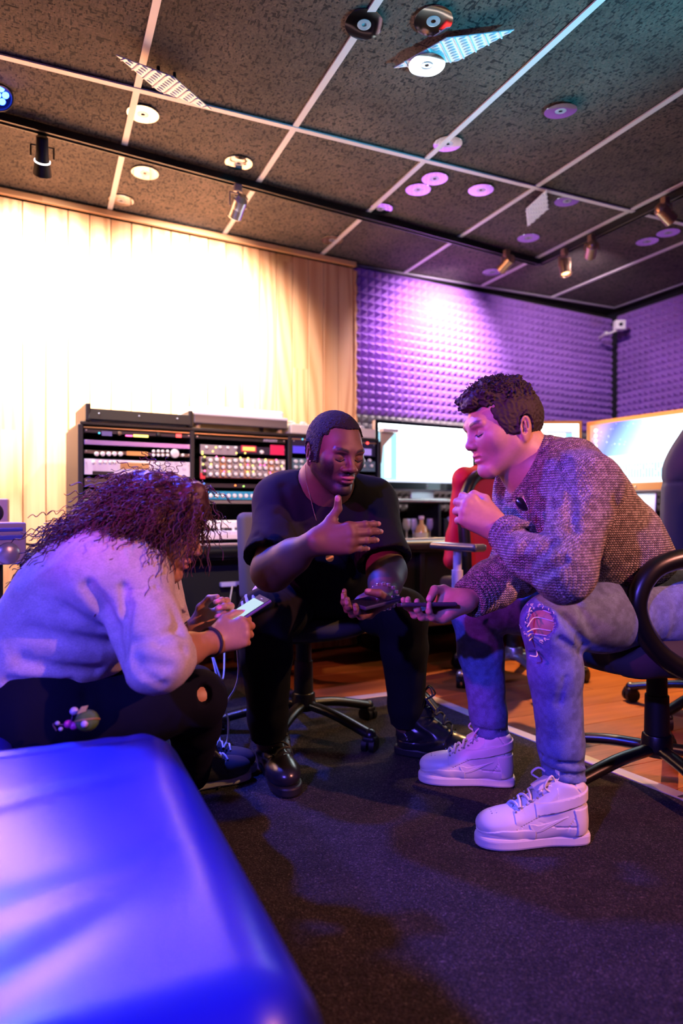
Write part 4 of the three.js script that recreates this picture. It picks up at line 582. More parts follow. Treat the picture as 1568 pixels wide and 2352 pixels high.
{ // chair under the man in the sweater, and a tall empty chair behind it
  const seatG = () => { const f = field([ell([0, 0.475, 0.02], [0.275, 0.07, 0.29], 0.03), cap([-0.2, 0.49, 0.24], [0.2, 0.49, 0.24], 0.05, 0.05, 0.05), cap([-0.24, 0.5, -0.15], [-0.24, 0.49, 0.2], 0.045, 0.045, 0.05), cap([0.24, 0.5, -0.15], [0.24, 0.49, 0.2], 0.045, 0.045, 0.05)], (x, y, z) => 0.004 * Math.exp(-Math.pow((Math.abs(x) - 0.19) / 0.008, 2))); return nets(f, [-0.34, 0.36, -0.36], [0.34, 0.6, 0.36], 0.012); };
  const hub = [1.6975, 0.1224, -1.4629], t = thing('office_chair', 'black chair with looped arms under the man in the sweater', 'chair', [hub[0], 0, hub[2]], 0); chairBase(t, chairBlack, 0.62, 0.34, 0.42);
  const yaw = -1.8, rot = (g, dy = 0) => { g.translate(0, dy, 0); g.rotateY(yaw); return g; };   // +z is the way the seat faces
  obj('seat', rot(seatG(), -0.04), fabricBlack, t);
  for (const s of [-1, 1]) obj('arm_loop', rot(tu([[0, 0.46, -0.15], [0, 0.59, -0.2], [0, 0.70, -0.1], [0, 0.72, 0.08], [0, 0.685, 0.225], [0, 0.6, 0.27], [0, 0.49, 0.22], [0, 0.41, 0.08], [0, 0.42, -0.06]].map((p) => [s * 0.29, p[1], p[2]]), 0.026, 70, 12, true)), chairBlack, t);
  obj('back_bracket', rot(tu([[0, 0.4, -0.1], [0, 0.4, -0.3], [0, 0.55, -0.37]], 0.03, 20, 8)), darkPlastic, t);
  obj('backrest', rot(rb(0.46, 0.4, 0.09, 0.04, 0, 0.74, -0.36, -0.12, 0, 0, 4)), fabricBlack, t);
  const lever = tu([[0.05, 0.38, 0.03], [0.2, 0.375, 0.05], [0.26, 0.37, 0.06]], 0.006, 14, 6); lever.rotateY(yaw); obj('lever', lever, copper, t);
  const c2 = [2.4915, 0.4349, -1.8654], t2 = thing('executive_chair', 'tall padded black executive chair behind the man in the sweater', 'chair', [c2[0], 0, c2[2]], 2.5); chairBase(t2, chairBlack, 0.5, 0.33, 0.4); obj('seat', seatG(), fabricBlack, t2);
  const bk = (x, y, z) => z + 0.26 + (y - 0.55) * 0.16;
  const backF = field([{ k: 0.02, f: (x, y, z) => { const zz = bk(x, y, z), hw = 0.27 * (1 - 0.35 * sst(0.98, 1.22, y)) * (1 - 0.15 * sst(0.6, 0.4, y)), qx = Math.abs(x) - hw + 0.07, qy = Math.abs(y - 0.8) - 0.33, qz = Math.abs(zz) - 0.02; return Math.hypot(Math.max(qx, 0), Math.max(qy, 0), Math.max(qz, 0)) + Math.min(Math.max(qx, qy, qz), 0) - 0.07; } }, { k: 0.04, f: (x, y, z) => { const zz = bk(x, y, z) - 0.05, q = Math.hypot(x / 0.17, (y - 1.05) / 0.1, zz / 0.06); return (q - 1) * 0.06; } }], (x, y, z) => 0.006 * Math.exp(-Math.pow((Math.abs(x) - 0.17) / 0.008, 2)) + 0.005 * Math.exp(-Math.pow((y - 0.94) / 0.01, 2)));
  obj('backrest', nets(backF, [-0.36, 0.38, -0.62], [0.36, 1.28, 0.0], 0.012), fabricBlack, t2);
  for (const s of [-1, 1]) obj('back_piping', tu([[s * 0.2, 0.5, -0.32], [s * 0.215, 0.7, -0.35], [s * 0.21, 0.95, -0.39], [s * 0.15, 1.12, -0.41]], 0.005, 30, 6), M([0.06, 0.06, 0.065], 0.4), t2);
  for (const s of [-1, 1]) obj('arm_pad', [rb(0.07, 0.04, 0.28, 0.018, s * 0.3, 0.66, 0.02, 0, 0, 0, 3), tu([[s * 0.3, 0.65, 0.02], [s * 0.31, 0.55, 0.0], [s * 0.28, 0.46, -0.02]], 0.022, 14, 8)], chairBlack, t2);
}
const blueVinyl = M([0.008, 0.012, 0.42], 0.38, 0, { clearcoat: 0.3, clearcoatRoughness: 0.26 });
{ // blue vinyl couch: chaise in front, seat block under the woman
  const t = thing('blue_chaise', 'glossy blue vinyl couch section in the near left corner', 'couch', [-0.35, 0, -0.92]);
  const x1 = 0.238, z0 = -1.335, z1 = -0.5, top = 0.432, r = 0.085;
  const f = field([{ k: 0.02, f: (x, y, z) => { const cx = (-1.4 + x1) / 2, hx = (x1 + 1.4) / 2 - r, cz = (z0 + z1) / 2, hz = (z1 - z0) / 2 - r, qx = Math.abs(x - cx) - hx, qz = Math.abs(z - cz) - hz, qy = Math.abs(y - (top + 0.14) / 2) - (top - 0.14) / 2 + r; return Math.hypot(Math.max(qx, 0), Math.max(qy, 0), Math.max(qz, 0)) + Math.min(Math.max(qx, qy, qz), 0) - r; } }],
    (x, y, z, d) => { if (Math.abs(d) > 0.06) return 0; const up = sst(top - 0.1, top, y), ex = x1 - x, ez = z - z0, puff = -0.016 * Math.sin(clamp((x + 0.8) / 1.05) * PI) * Math.sin(clamp((z - z0) / (z1 - z0)) * PI) * up;
      const seam = 0.008 * (Math.exp(-Math.pow((ez - 0.085 - 0.03 * sst(0.1, -0.6, x)) / 0.022, 2))) * up * sst(0.03, 0.12, ex);
      const gather = 0.0016 * Math.sin(x * 95 + ez * 20) * Math.exp(-Math.pow((ez - 0.03) / 0.045, 2)) * up * sst(0.35, 0.05, ex);
      const f1 = 0.004 * Math.exp(-Math.pow((z + 0.62 + (x + 0.1) * 0.42 + 0.03 * Math.sin(x * 7)) / 0.034, 2)) * sst(-0.55, -0.1, x) * sst(0.2, 0.0, x) * up, f2 = 0.004 * Math.exp(-Math.pow((z + 1.03 + (x) * 0.14 + 0.04 * Math.sin(x * 5)) / 0.028, 2)) * sst(-0.5, -0.2, x) * sst(0.18, 0.0, x) * up, f3 = 0.003 * Math.exp(-Math.pow((z + 0.76 + (x) * 0.3) / 0.03, 2)) * sst(-0.5, -0.1, x) * sst(0.22, 0.05, x) * up;
      const tuft = 0.006 * Math.exp(-(Math.pow(x + 0.10, 2) + Math.pow(z + 0.78, 2)) / 0.00008) * up;
      return puff + seam + gather + f1 + f2 + f3 + tuft; });
  const g = nets(f, [-1.0, 0.1, z0 - 0.06], [x1 + 0.05, top + 0.05, z1 + 0.06], 0.011); g.translate(0.35, 0, 0.92); obj('cushion', g, blueVinyl, t);
  obj('plinth', rb(1.2, 0.13, z1 - z0 - 0.06, 0.01, -0.06 + 0.0, 0.078, 0), M([0.01, 0.012, 0.06], 0.5), t);
  const t2 = thing('vinyl_sofa', 'blue couch seat under the woman, behind the chaise', 'couch', [-0.42, 0, -1.66]);
  obj('cushion', rb(0.95, 0.22, 0.56, 0.05, -0.1, 0.27, 0, 0, 0, 0, 4), blueVinyl, t2); obj('plinth', rb(0.9, 0.14, 0.5, 0.01, -0.1, 0.084, 0), M([0.01, 0.012, 0.06], 0.5), t2);
  const q = [-0.1821, 0.509, -2.2152], t3 = thing('sofa_block', 'blue couch arm with a pale top behind the woman at left', 'couch', [q[0], 0, q[2]]);
  obj('cushion', rb(0.3, 0.36, 0.5, 0.03, 0, 0.33, 0, 0, 0, 0, 3), blueVinyl, t3); obj('pale_top', rb(0.3, 0.035, 0.5, 0.012, 0, 0.522, 0, 0, 0, 0, 3), M([0.6, 0.5, 0.56], 0.5), t3); obj('plinth', rb(0.26, 0.14, 0.44, 0.01, 0, 0.084, 0), M([0.01, 0.012, 0.06], 0.5), t3);
}

// ---------------------------------------------------------------- people: shared parts
// head in its own axes: x left-right, y up, z to the face; origin between the ears
function headPrims(o = {}) {
  const w = o.w ?? 1, L = [], mz = o.mz ?? 0;
  L.push(ell([0, 0.03, -0.011], [0.074 * w, 0.087, 0.097], 0.01), ell([0, -0.03, 0.03], [0.057 * w, 0.075, 0.058], 0.05));
  for (const s of [-1, 1]) L.push(cap([s * 0.054 * w, -0.048, 0.002], [s * 0.016, -0.1, 0.062], 0.02, 0.015, 0.03), ell([s * 0.042 * w, -0.02, 0.055], [0.024, 0.024, 0.024], 0.03));
  L.push(ell([0, -0.097, 0.076 + mz], [0.022, 0.016, 0.018], 0.02), cap([-0.03, 0.022, 0.082], [0.03, 0.022, 0.082], 0.011, 0.011, 0.025));
  for (const s of [-1, 1]) L.push(sub(ell([s * 0.031, 0.001, 0.1], [0.018, 0.012, 0.017], 0.014)));
  for (const s of [-1, 1]) L.push(ell([s * 0.0315, 0.0, 0.0745], [0.0155, 0.0125, 0.0135], 0.005), cap([s * 0.016, 0.0185, 0.0925], [s * 0.046, 0.02, 0.081], 0.0045, 0.004, 0.01));
  const n = o.nose ?? 1;
  L.push(cap([0, 0.012, 0.087], [0, -0.026, 0.103 + 0.005 * n], 0.0075, 0.0095, 0.012), ell([0, -0.0305, 0.104 + 0.006 * n], [0.0115 * (o.nw ?? 1), 0.0095, 0.011], 0.008));
  for (const s of [-1, 1]) L.push(ell([s * 0.0125 * (o.nw ?? 1), -0.034, 0.096], [0.0085 * (o.nw ?? 1), 0.0075, 0.011], 0.007), sub(ell([s * 0.0065 * (o.nw ?? 1), -0.0425, 0.1015], [0.0038, 0.004, 0.006], 0.004)));
  const lf = o.lip ?? 1;
  L.push(ell([0, -0.06, 0.0835 + mz], [0.026, 0.016, 0.0135], 0.014));
  L.push(ell([0, -0.0575, 0.0945 + mz], [0.021, 0.0055 * lf, 0.0085 * lf], 0.006), ell([0, -0.0705, 0.092 + mz], [0.0185, 0.0068 * lf, 0.0085 * lf], 0.006), sub(cap([-0.02, -0.0645, 0.0985 + mz], [0.02, -0.0645, 0.0985 + mz], 0.0028, 0.0028, 0.004)));
  L.push(cap([0, -0.046, 0.097 + mz * 0.7], [0, -0.05, 0.0965 + mz * 0.7], 0.001, 0.001, 0.006));
  for (const s of [-1, 1]) {
    const q = new THREE.Quaternion().setFromEuler(new THREE.Euler(-0.25, s * 0.42, 0));
    L.push(ell([s * 0.077 * w, -0.01, -0.02], [0.0075, 0.033, 0.02], 0.006, q), sub(ell([s * 0.0835 * w, -0.006, -0.014], [0.006, 0.02, 0.0115], 0.005, q)), sub(ell([s * 0.079 * w, -0.014, -0.009], [0.006, 0.009, 0.006], 0.003, q)), cap([s * 0.0825 * w, 0.004, -0.017], [s * 0.0815 * w, -0.018, -0.019], 0.0028, 0.0022, 0.003), ell([s * 0.08 * w, -0.012, -0.004], [0.004, 0.0085, 0.005], 0.004), ell([s * 0.074 * w, -0.038, -0.01], [0.007, 0.008, 0.007], 0.008));
  }
  return L;
}
const boxP = (c, h, r = 0.01, k = 0.006) => ({ k, f: (x, y, z) => { const a = Math.abs(x - c[0]) - h[0] + r, b = Math.abs(y - c[1]) - h[1] + r, d = Math.abs(z - c[2]) - h[2] + r; return Math.hypot(Math.max(a, 0), Math.max(b, 0), Math.max(d, 0)) + Math.min(Math.max(a, b, d), 0) - r; } });
// a cap of hair that follows the skull: thickness t, hairline height hl
function hairCap(hp, t, hl, jaw = -0.03, soft = 0.006, tmp = 0.035, slope = 0) { const hf = field(hp); return [{ k: 0.001, f: (x, y, z) => hf(x, y, z) - t }, sub(boxP([0, hl - 0.09, 0.11], [0.057, 0.09, 0.08], 0.02)), { op: 'sub', k: soft, f: (x, y, z) => Math.max(0.034 + slope * (y + 0.02) - z, y - tmp, -0.12 - y) }, sub(boxP([0, jaw - 0.1, 0.05], [0.13, 0.1, 0.088], 0.012, soft)), sub(boxP([0, -0.165, 0], [0.13, 0.1, 0.2], 0.02, soft)), ...[-1, 1].map((s) => sub(ell([s * 0.086, -0.013, -0.02], [0.02, 0.036, 0.0235], 0.004)))]; }
// vertex colours of a face: skin with mottling, lips, brows, beard where o.beard
function facePaint(x, y, z, skin, o) {
  let c = skin.slice(); const m = 1 + 0.12 * (noise3(x * 60, y * 60, z * 60) - 0.5) + 0.1 * (noise3(x * 220, y * 220, z * 220) - 0.5); c = c.map((v) => v * m);
  const into = (k, t) => { c = c.map((v, i) => mix(v, k[i], clamp(t))); };
  if (z > 0.08) { const dy = y > -0.0645 ? (y + 0.0575) / 0.0075 : (y + 0.0708) / 0.0078, q = Math.hypot(x / 0.023, dy); into(o.lips, sst(1.15, 0.8, q) * 0.85); }
  if (z > 0.055 && Math.abs(x) > 0.011 && Math.abs(x) < 0.052) { const yc = 0.0185 + 0.006 * Math.sin((Math.abs(x) - 0.012) / 0.04 * 2.4), t = sst(0.0062, 0.0032, Math.abs(y - yc)) * sst(0.011, 0.016, Math.abs(x)) * sst(0.052, 0.044, Math.abs(x)); into(o.brow, t * (0.85 + 0.3 * noise3(x * 900, y * 400, z * 300))); }
  if (z > 0.06 && Math.abs(Math.abs(x) - 0.0315) < 0.017) { const yl = -0.0062 - 0.003 * (1 - Math.pow((Math.abs(x) - 0.0315) / 0.016, 2)); into([0.02, 0.012, 0.012], sst(0.0026, 0.001, Math.abs(y - yl)) * 0.9); }
  if (o.beard) {
    const n = noise3(x * 500, y * 500, z * 500), jaw = sst(0.0, -0.02, y - 0.35 * (0.07 - z) * (z < 0.07 ? 0.6 : 0)) * sst(-0.01, 0.012, z) * sst(-0.06, -0.075, y - (Math.abs(x) > 0.035 ? 0.062 * sst(0.035, 0.055, Math.abs(x)) : 0)), mous = sst(0.007, 0.003, Math.abs(y + 0.0475 + 0.2 * Math.max(0, Math.abs(x) - 0.012))) * sst(0.034, 0.026, Math.abs(x)) * (z > 0.07 ? 1 : 0), chin = sst(0.02, 0.012, Math.abs(x)) * sst(-0.082, -0.088, y) * (z > 0.05 ? 1 : 0), under = sst(-0.098, -0.108, y) * sst(0.0, 0.02, z);
    into(o.beard, Math.max(jaw, mous, chin * 0.9, under) * (0.7 + 0.4 * n));
  }
  return c;
}
// a hand: y to the fingers, z out of its back, thumb at +x. curls: [index, middle, ring, little] of three bends
function handPrims(o) {
  const L = [], nails = [], s = o.scale ?? 1, mcp = [[0.027, 0.088, 0], [0.0085, 0.093, 0.003], [-0.011, 0.088, 0.002], [-0.029, 0.079, -0.002]], seg = [[0.043, 0.026, 0.021], [0.047, 0.029, 0.022], [0.044, 0.027, 0.022], [0.034, 0.021, 0.019]], rad = [[0.0105, 0.009, 0.0082, 0.0068], [0.0105, 0.0092, 0.0083, 0.007], [0.01, 0.0086, 0.0079, 0.0066], [0.0092, 0.0078, 0.007, 0.006]];
  const S = (p) => [p[0] * s, p[1] * s, p[2] * s];
  mcp.forEach((m, i) => { L.push(cap(S([m[0] * 0.45, 0.008, -0.004]), S([m[0], m[1], m[2]]), 0.0165 * s, 0.0115 * s, i ? 0.022 * s : 0.01)); });
  L.push(cap(S([-0.012, 0.02, -0.012]), S([-0.026, 0.06, -0.01]), 0.014 * s, 0.011 * s, 0.02 * s), cap(S([0.014, 0.014, -0.01]), S([0.03, 0.05, -0.014]), 0.017 * s, 0.013 * s, 0.02 * s));
  mcp.forEach((m, i) => {
    const c = o.curls[i], sp2 = (o.spread ?? 0.06) * (1.4 - i) + (o.lean?.[i] ?? 0); let p = V(...m), a = 0;
    const pts = [p.clone()]; for (let k = 0; k < 3; k++) { a += c[k]; const d = V(Math.sin(sp2) * Math.cos(a), Math.cos(sp2) * Math.cos(a), -Math.sin(a)); p = p.clone().addScaledVector(d, seg[i][k]); pts.push(p); if (k === 2) { const up = V(Math.sin(sp2) * Math.sin(a), Math.cos(sp2) * Math.sin(a), Math.cos(a)); nails.push({ p: pts[3].clone().addScaledVector(d, -0.004).addScaledVector(up, 0.006).multiplyScalar(s), up, d, r: 0.0062 * s }); } }
    for (let k = 0; k < 3; k++) L.push(cap(S(pts[k].toArray()), S(pts[k + 1].toArray()), rad[i][k] * s, rad[i][k + 1] * s, k ? 0.004 * s : 0.009 * s));
    for (let k = 1; k < 3; k++) L.push(ell(S(pts[k].toArray()), [rad[i][k] * 1.08 * s, rad[i][k] * 1.08 * s, rad[i][k] * 1.08 * s], 0.003 * s));
  });
  const t = o.thumb.map((p) => V(...p)); L.push(cap(S([0.018, 0.02, -0.008]), S(t[0].toArray()), 0.0165 * s, 0.0125 * s, 0.018 * s), cap(S(t[0].toArray()), S(t[1].toArray()), 0.0122 * s, 0.0105 * s, 0.006 * s), cap(S(t[1].toArray()), S(t[2].toArray()), 0.0105 * s, 0.0085 * s, 0.004 * s));
  const d = t[2].clone().sub(t[1]).normalize(), up = V(...(o.thumbUp ?? [1, 0, 0.4])); up.addScaledVector(d, -up.dot(d)).normalize(); nails.push({ p: t[2].clone().addScaledVector(up, 0.0065).multiplyScalar(s), up, d, r: 0.0072 * s });
  return { L, nails };
}
function handMatrix(wrist, dir, back, right) { const y = A2(dir).normalize(), z = A2(back); z.addScaledVector(y, -z.dot(y)).normalize(); const x = y.clone().cross(z); if (right) x.negate(); return new THREE.Matrix4().makeBasis(x, y, z).setPosition(A2(wrist)); }
function makeHand(o) { const h = handPrims(o), m = handMatrix(o.wrist, o.dir, o.back, o.right); return { prims: local(h.L, m), m, nails: h.nails.map((n) => ({ p: n.p.clone().applyMatrix4(m), up: n.up.clone().transformDirection(m), r: n.r })), box: boxAround(m, [-0.06, -0.02, -0.12], [0.09, 0.2, 0.05]) }; }
function boxAround(m, lo, hi) { const b = new THREE.Box3(); for (let i = 0; i < 8; i++) b.expandByPoint(V(i & 1 ? hi[0] : lo[0], i & 2 ? hi[1] : lo[1], i & 4 ? hi[2] : lo[2]).applyMatrix4(m)); return [b.min.toArray(), b.max.toArray()]; }
// the flat end of a sleeve, trouser leg or collar: takes away what lies beyond c in direction d
const cutEnd = (c, d, rad, k = 0.004) => { const C = A2(c), D = A2(d).normalize(); return { k, op: 'sub', f: (x, y, z) => { const px = x - C.x, py = y - C.y, pz = z - C.z, t = px * D.x + py * D.y + pz * D.z, r = Math.sqrt(Math.max(0, px * px + py * py + pz * pz - t * t)); return Math.max(-t, t - rad * 1.6, r - rad); } }; };
const lerp3 = (a, b, t) => a.map((v, i) => mix(v, b[i], t));
const dirTo = (a, b) => A2(b).sub(A2(a)).normalize().toArray();
// lay a drawn line on a surface: slide its points along `into` until the field is met
const INTO = A2([0.4074, -0.0035, -0.9133]);
function meet(f, p, out = 0, into = INTO, from = 0.09) { const p0 = p.isVector3 ? p.clone() : A2(p), q = p0.clone().addScaledVector(into, -from); let k = 0; for (; k < 120 && f(q.x, q.y, q.z) > out; k++) q.addScaledVector(into, Math.max(0.0015, Math.min(0.02, f(q.x, q.y, q.z) * 0.7))); return q.distanceTo(p0) > 0.2 + from ? p0 : q; }
function laidOn(f, list) { const o = []; for (const [a, b, w, d] of list) { const p = []; for (let i = 0; i <= 4; i++) p.push(meet(f, lerp3(a, b, i / 4)).toArray()); for (let i = 0; i < 4; i++) o.push([p[i], p[i + 1], w, d]); } return o; }
// folds of cloth: ridged noise plus drawn creases [a, b, width, depth]
function cloth(amp, fx, fy, fz, creases = []) {
  const cs = creases.map(([a, b, w, d], i) => ({ c: cap(a, b, 0, 0), w, d, g: Math.floor(i / 4) }));
  return (x, y, z, d) => { if (Math.abs(d) > 0.03) return 0; const n = noise3(x * fx, y * fy, z * fz), n2 = noise3(x * fx * 2.1 + 5, y * fy * 2.1, z * fz * 2.1); let s = -amp * (1 - Math.abs(2 * n - 1)) * 0.7 - amp * 0.4 * (1 - Math.abs(2 * n2 - 1)); const best = {}; for (const c of cs) { const q = c.c.f(x, y, z) / c.w; if (q < 3) { const v = c.d * Math.exp(-q * q); if (!(Math.abs(best[c.g] ?? 0) > Math.abs(v))) best[c.g] = v; } } for (const g in best) s += best[g]; return s; };
}
const bounds = (pts, pad) => { const b = new THREE.Box3(); pts.forEach((p) => b.expandByPoint(A2(p))); b.expandByScalar(pad); return [b.min.toArray(), b.max.toArray()]; };
function bodyMesh(prims, head, hands, paint, pts, coarse = 0.011) {
  const f = field(prims), boxes = [head.box, ...hands.map((h) => h.box)], out = [];
  const inner = boxes.map(([a, b]) => [a.map((v) => v + 0.006), b.map((v) => v - 0.006)]);
  out.push(nets(f, ...bounds(pts, 0.14), coarse, { holes: inner, paint }));
  out.push(nets(f, ...head.box, 0.0026, { paint })); hands.forEach((h) => out.push(nets(f, ...h.box, 0.003, { paint })));
  return out;
}
function personPaint(skin, head, hm, hands, o) {
  const e = hm.clone().invert().elements, N = hands.flatMap((h) => h.nails);
  return (x, y, z) => {
    const lx = e[0] * x + e[4] * y + e[8] * z + e[12], ly = e[1] * x + e[5] * y + e[9] * z + e[13], lz = e[2] * x + e[6] * y + e[10] * z + e[14];
    if (Math.abs(lx) < 0.1 && ly > -0.13 && ly < 0.14 && Math.abs(lz) < 0.13) return facePaint(lx, ly, lz, skin, o);
    let c = skin, m = 1 + 0.14 * (noise3(x * 50, y * 50, z * 50) - 0.5) + 0.1 * (noise3(x * 240, y * 240, z * 240) - 0.5);
    for (const n of N) { const dx = x - n.p.x, dy = y - n.p.y, dz = z - n.p.z, q = dx * n.up.x + dy * n.up.y + dz * n.up.z, r = Math.sqrt(dx * dx + dy * dy + dz * dz); if (r < n.r * 1.5 && q > -0.004) { const t = sst(n.r * 1.15, n.r * 0.85, r); c = c.map((v, i) => mix(v, o.nail[i], t)); } }
    return c.map((v) => v * m);
  };
}
const skinMat = (rough = 0.45) => new THREE.MeshPhysicalMaterial({ color: 0xffffff, vertexColors: true, roughness: rough, sheen: 0.15, sheenRoughness: 0.5 });
// shoe: x to the toe, origin under the heel
function soleOutline(L, k = 1) { const c = new THREE.CatmullRomCurve3([[0, 0], [0.006, 0.026], [0.04, 0.037], [0.11, 0.034], [0.17, 0.043], [0.215, 0.05], [0.26, 0.046], [0.29, 0.028], [0.3, 0.004], [0.293, -0.022], [0.265, -0.038], [0.215, -0.044], [0.16, -0.038], [0.11, -0.034], [0.04, -0.036], [0.006, -0.026]].map((p) => V(p[0] * L / 0.3, p[1] * k, 0)), true); return c.getPoints(90).map((p) => [p.x, p.y]); }
function makeShoe(t, kind, o) {
  const L = 0.3;
  const sole = ex(soleOutline(L, 0.86).map(([a, b]) => [mix(0.15, a, 0.962), b]), 0.016, 0.0065, 0, 0.0065, 0, -PI / 2); obj('sole', sole, o.soleMat, t);
  obj('sole_line', ex(soleOutline(L, 0.985).map(([a, b]) => [mix(0.15, a, 1.005), b]), 0.0016, 0, 0, 0.019, 0, -PI / 2), o.soleMat2 ?? o.soleMat, t);
  const H = o.high ?? 0.145, prims = [ell([0.233, 0.05, 0.003], [0.064, 0.037, 0.047], 0.02), cap([0.2, 0.045, 0.002], [0.1, 0.1, 0], 0.043, 0.043, 0.03), cap([0.05, 0.045, 0], [0.052, H - 0.012, 0], 0.043, 0.043, 0.03), cap([0.15, 0.045, 0], [0.06, 0.06, 0], 0.044, 0.043, 0.02), cap([0.1, 0.1, 0], [0.065, H, 0], 0.043, 0.042, 0.02), sub(cap([0.06, H - 0.01, 0], [0.064, H + 0.08, 0], 0.033, 0.037, 0.004)), { k: 0.004, op: 'sub', f: (x, y) => y - 0.024 }, { k: 0.012, op: 'sub', f: (x, y) => H + 0.014 + 0.12 * (x - 0.06) - y }];
  const groove = (x, y, z, d) => { if (Math.abs(d) > 0.012) return 0; const g = (v, w) => Math.exp(-(v / w) * (v / w)); let s = 0;
    s += 0.0022 * g(x - 0.21 + 0.6 * Math.abs(z) - 0.05 * sst(0.07, 0.03, y), 0.0022) * sst(0.028, 0.034, y) * (x > 0.14 ? 1 : 0);
    s += 0.0022 * g(y - 0.055 - 0.35 * Math.max(0, x - 0.1), 0.002) * sst(0.16, 0.12, x) * sst(0.02, 0.04, x);
    s += 0.002 * g(x - 0.052 - 0.02 * Math.sin(y * 40), 0.002) * sst(0.04, 0.06, y);
    if (o.rough) s += 0.003 * Math.sin(x * 90 + 3 * Math.sin(y * 60)) * sst(0.04, 0.07, y) * sst(0.22, 0.18, x); return s; };
  obj('upper', nets(field(prims, groove), [-0.02, 0.0, -0.075], [0.32, H + 0.06, 0.075], 0.004), o.upperMat, t);
  // tongue, laces, eyelets, strap
  const V0 = (u) => V(mix(0.205, 0.085, u), mix(0.09, H + 0.012, Math.pow(u, 0.9)), 0);
  const tg = tu([V0(0.5).add(V(0, 0.008, 0)), V0(0.8).add(V(0.004, 0.008, 0)), V0(1).add(V(0.004, 0.006, 0)), V0(1).add(V(0.002, 0.028, 0))], 0.0085, 16, 8); tg.scale(1, 1, 2.9); obj('tongue', tg, o.upperMat, t);
  const lace = [], eye = []; const surf = (u, z) => { const p = V0(u); return [p.x + 0.004, p.y + 0.0015 - 7.5 * z * z, z]; };
  for (let i = 0; i < 8; i++) { const u = 0.04 + i * 0.115, s = i % 2 ? 1 : -1; lace.push(tu([surf(u, -0.026 * s), surf(u + 0.03, -0.012 * s).map((v, k) => v + (k === 1 ? 0.004 : 0)), surf(u + 0.06, 0.01 * s).map((v, k) => v + (k === 1 ? 0.005 : 0)), surf(u + 0.1, 0.026 * s)], 0.0038, 14, 6)); for (const q of [-1, 1]) { const p = surf(u + 0.02, 0.029 * q); eye.push(sp(0.0028, ...p, 8)); } }
  lace.push(tu([surf(0.95, -0.02), [0.11, H + 0.03, -0.03], [0.13, H + 0.005, -0.035], [0.115, H - 0.01, -0.03]], 0.003, 18, 6), tu([surf(0.95, 0.0), [0.125, H + 0.036, 0.012], [0.14, H + 0.015, 0.03], [0.12, H, 0.03]], 0.003, 18, 6));
  obj('laces', lace, o.laceMat, t); obj('eyelets', eye, o.eyeMat ?? knobBlack, t).userData.kind = 'stuff';
  // sewn-on panels: slices of the upper, a little proud of it
  const uf = field(prims), panel = (name, th, cond, lo, hi) => obj(name, nets((x, y, z) => smax(uf(x, y, z) - th, cond(x, y, z), 0.002), lo, hi, 0.0032), o.upperMat, t);
  if (o.strap) panel('ankle_strap', 0.0045, (x, y) => Math.max(Math.abs(y - (H - 0.034) + 0.22 * (x - 0.07)) - 0.014, H - 0.14 - y), [-0.02, H - 0.07, -0.06], [0.15, H + 0.02, 0.06]);
  if (o.panels) {
    panel('heel_panel', 0.0028, (x, y) => Math.max(x - 0.048 - 0.25 * Math.max(0, y - 0.06), y - (H - 0.052), 0.03 - y), [-0.02, 0.02, -0.06], [0.1, H, 0.06]);
    panel('toe_guard', 0.0026, (x, y, z) => Math.max(y - 0.052 + 0.25 * Math.max(0, x - 0.24), 0.155 - x, 0.026 - y), [0.14, 0.02, -0.07], [0.32, 0.08, 0.07]);
    panel('eyelet_panel', 0.0024, (x, y, z) => { const yc = mix(0.09, H, Math.pow(clamp((0.205 - x) / 0.12), 0.9)); return Math.max(Math.abs(Math.abs(z) - 0.033) - 0.012, yc - 0.04 - y, x - 0.208, 0.095 - x); }, [0.08, 0.04, -0.06], [0.22, H, 0.06]);
  }
  if (o.emblem) for (const s of [-1, 1]) {
    const sw = new THREE.Shape(); sw.moveTo(0, 0.012); sw.quadraticCurveTo(0.006, -0.012, 0.034, -0.003); sw.lineTo(0.1, 0.03); sw.quadraticCurveTo(0.03, 0.008, 0.02, 0.01); sw.quadraticCurveTo(0.008, 0.014, 0.0, 0.012);
    const g = clean(new THREE.ExtrudeGeometry(sw, { depth: 0.002, bevelEnabled: true, bevelSize: 0.0008, bevelThickness: 0.0006, bevelSegments: 1, curveSegments: 10 })), p = g.attributes.position, f = field(prims);
    for (let i = 0; i < p.count; i++) { const X = 0.172 - p.getX(i), Y = p.getY(i) + 0.052; let lo = 0.0, hi = 0.08; for (let k = 0; k < 18; k++) { const m = (lo + hi) / 2; if (f(X, Y, s * m) < 0) lo = m; else hi = m; } p.setXYZ(i, X, Y, s * (lo + p.getZ(i) - 0.0004)); }
    if (s > 0) for (let i = 0; i < p.count; i += 3) { const q = [p.getX(i), p.getY(i), p.getZ(i)]; p.setXYZ(i, p.getX(i + 1), p.getY(i + 1), p.getZ(i + 1)); p.setXYZ(i + 1, ...q); }
    g.computeVertexNormals(); obj('side_emblem', g, o.emblemMat ?? o.upperMat, t);
  }
  if (o.vents) obj('vent_holes', Array.from({ length: 16 }, (_, i) => { const a = (i % 4) / 3 - 0.5, b = Math.floor(i / 4) / 3; const x = 0.225 + b * 0.034, z = a * 0.036 * (1 - 0.3 * b); return sp(0.0016, x, 0.05 + 0.036 * Math.sqrt(Math.max(0, 1 - Math.pow((x - 0.235) / 0.062, 2) - Math.pow(z / 0.046, 2))), z, 6); }), M([0.25, 0.24, 0.24], 0.8), t).userData.kind = 'stuff';
  if (o.clasp) obj('lace_clasp', rb(0.012, 0.004, 0.018, 0.0015, 0.199, 0.096, 0, 0, 0, -0.6), M([0.8, 0.75, 0.6], 0.2, 0.9), t);
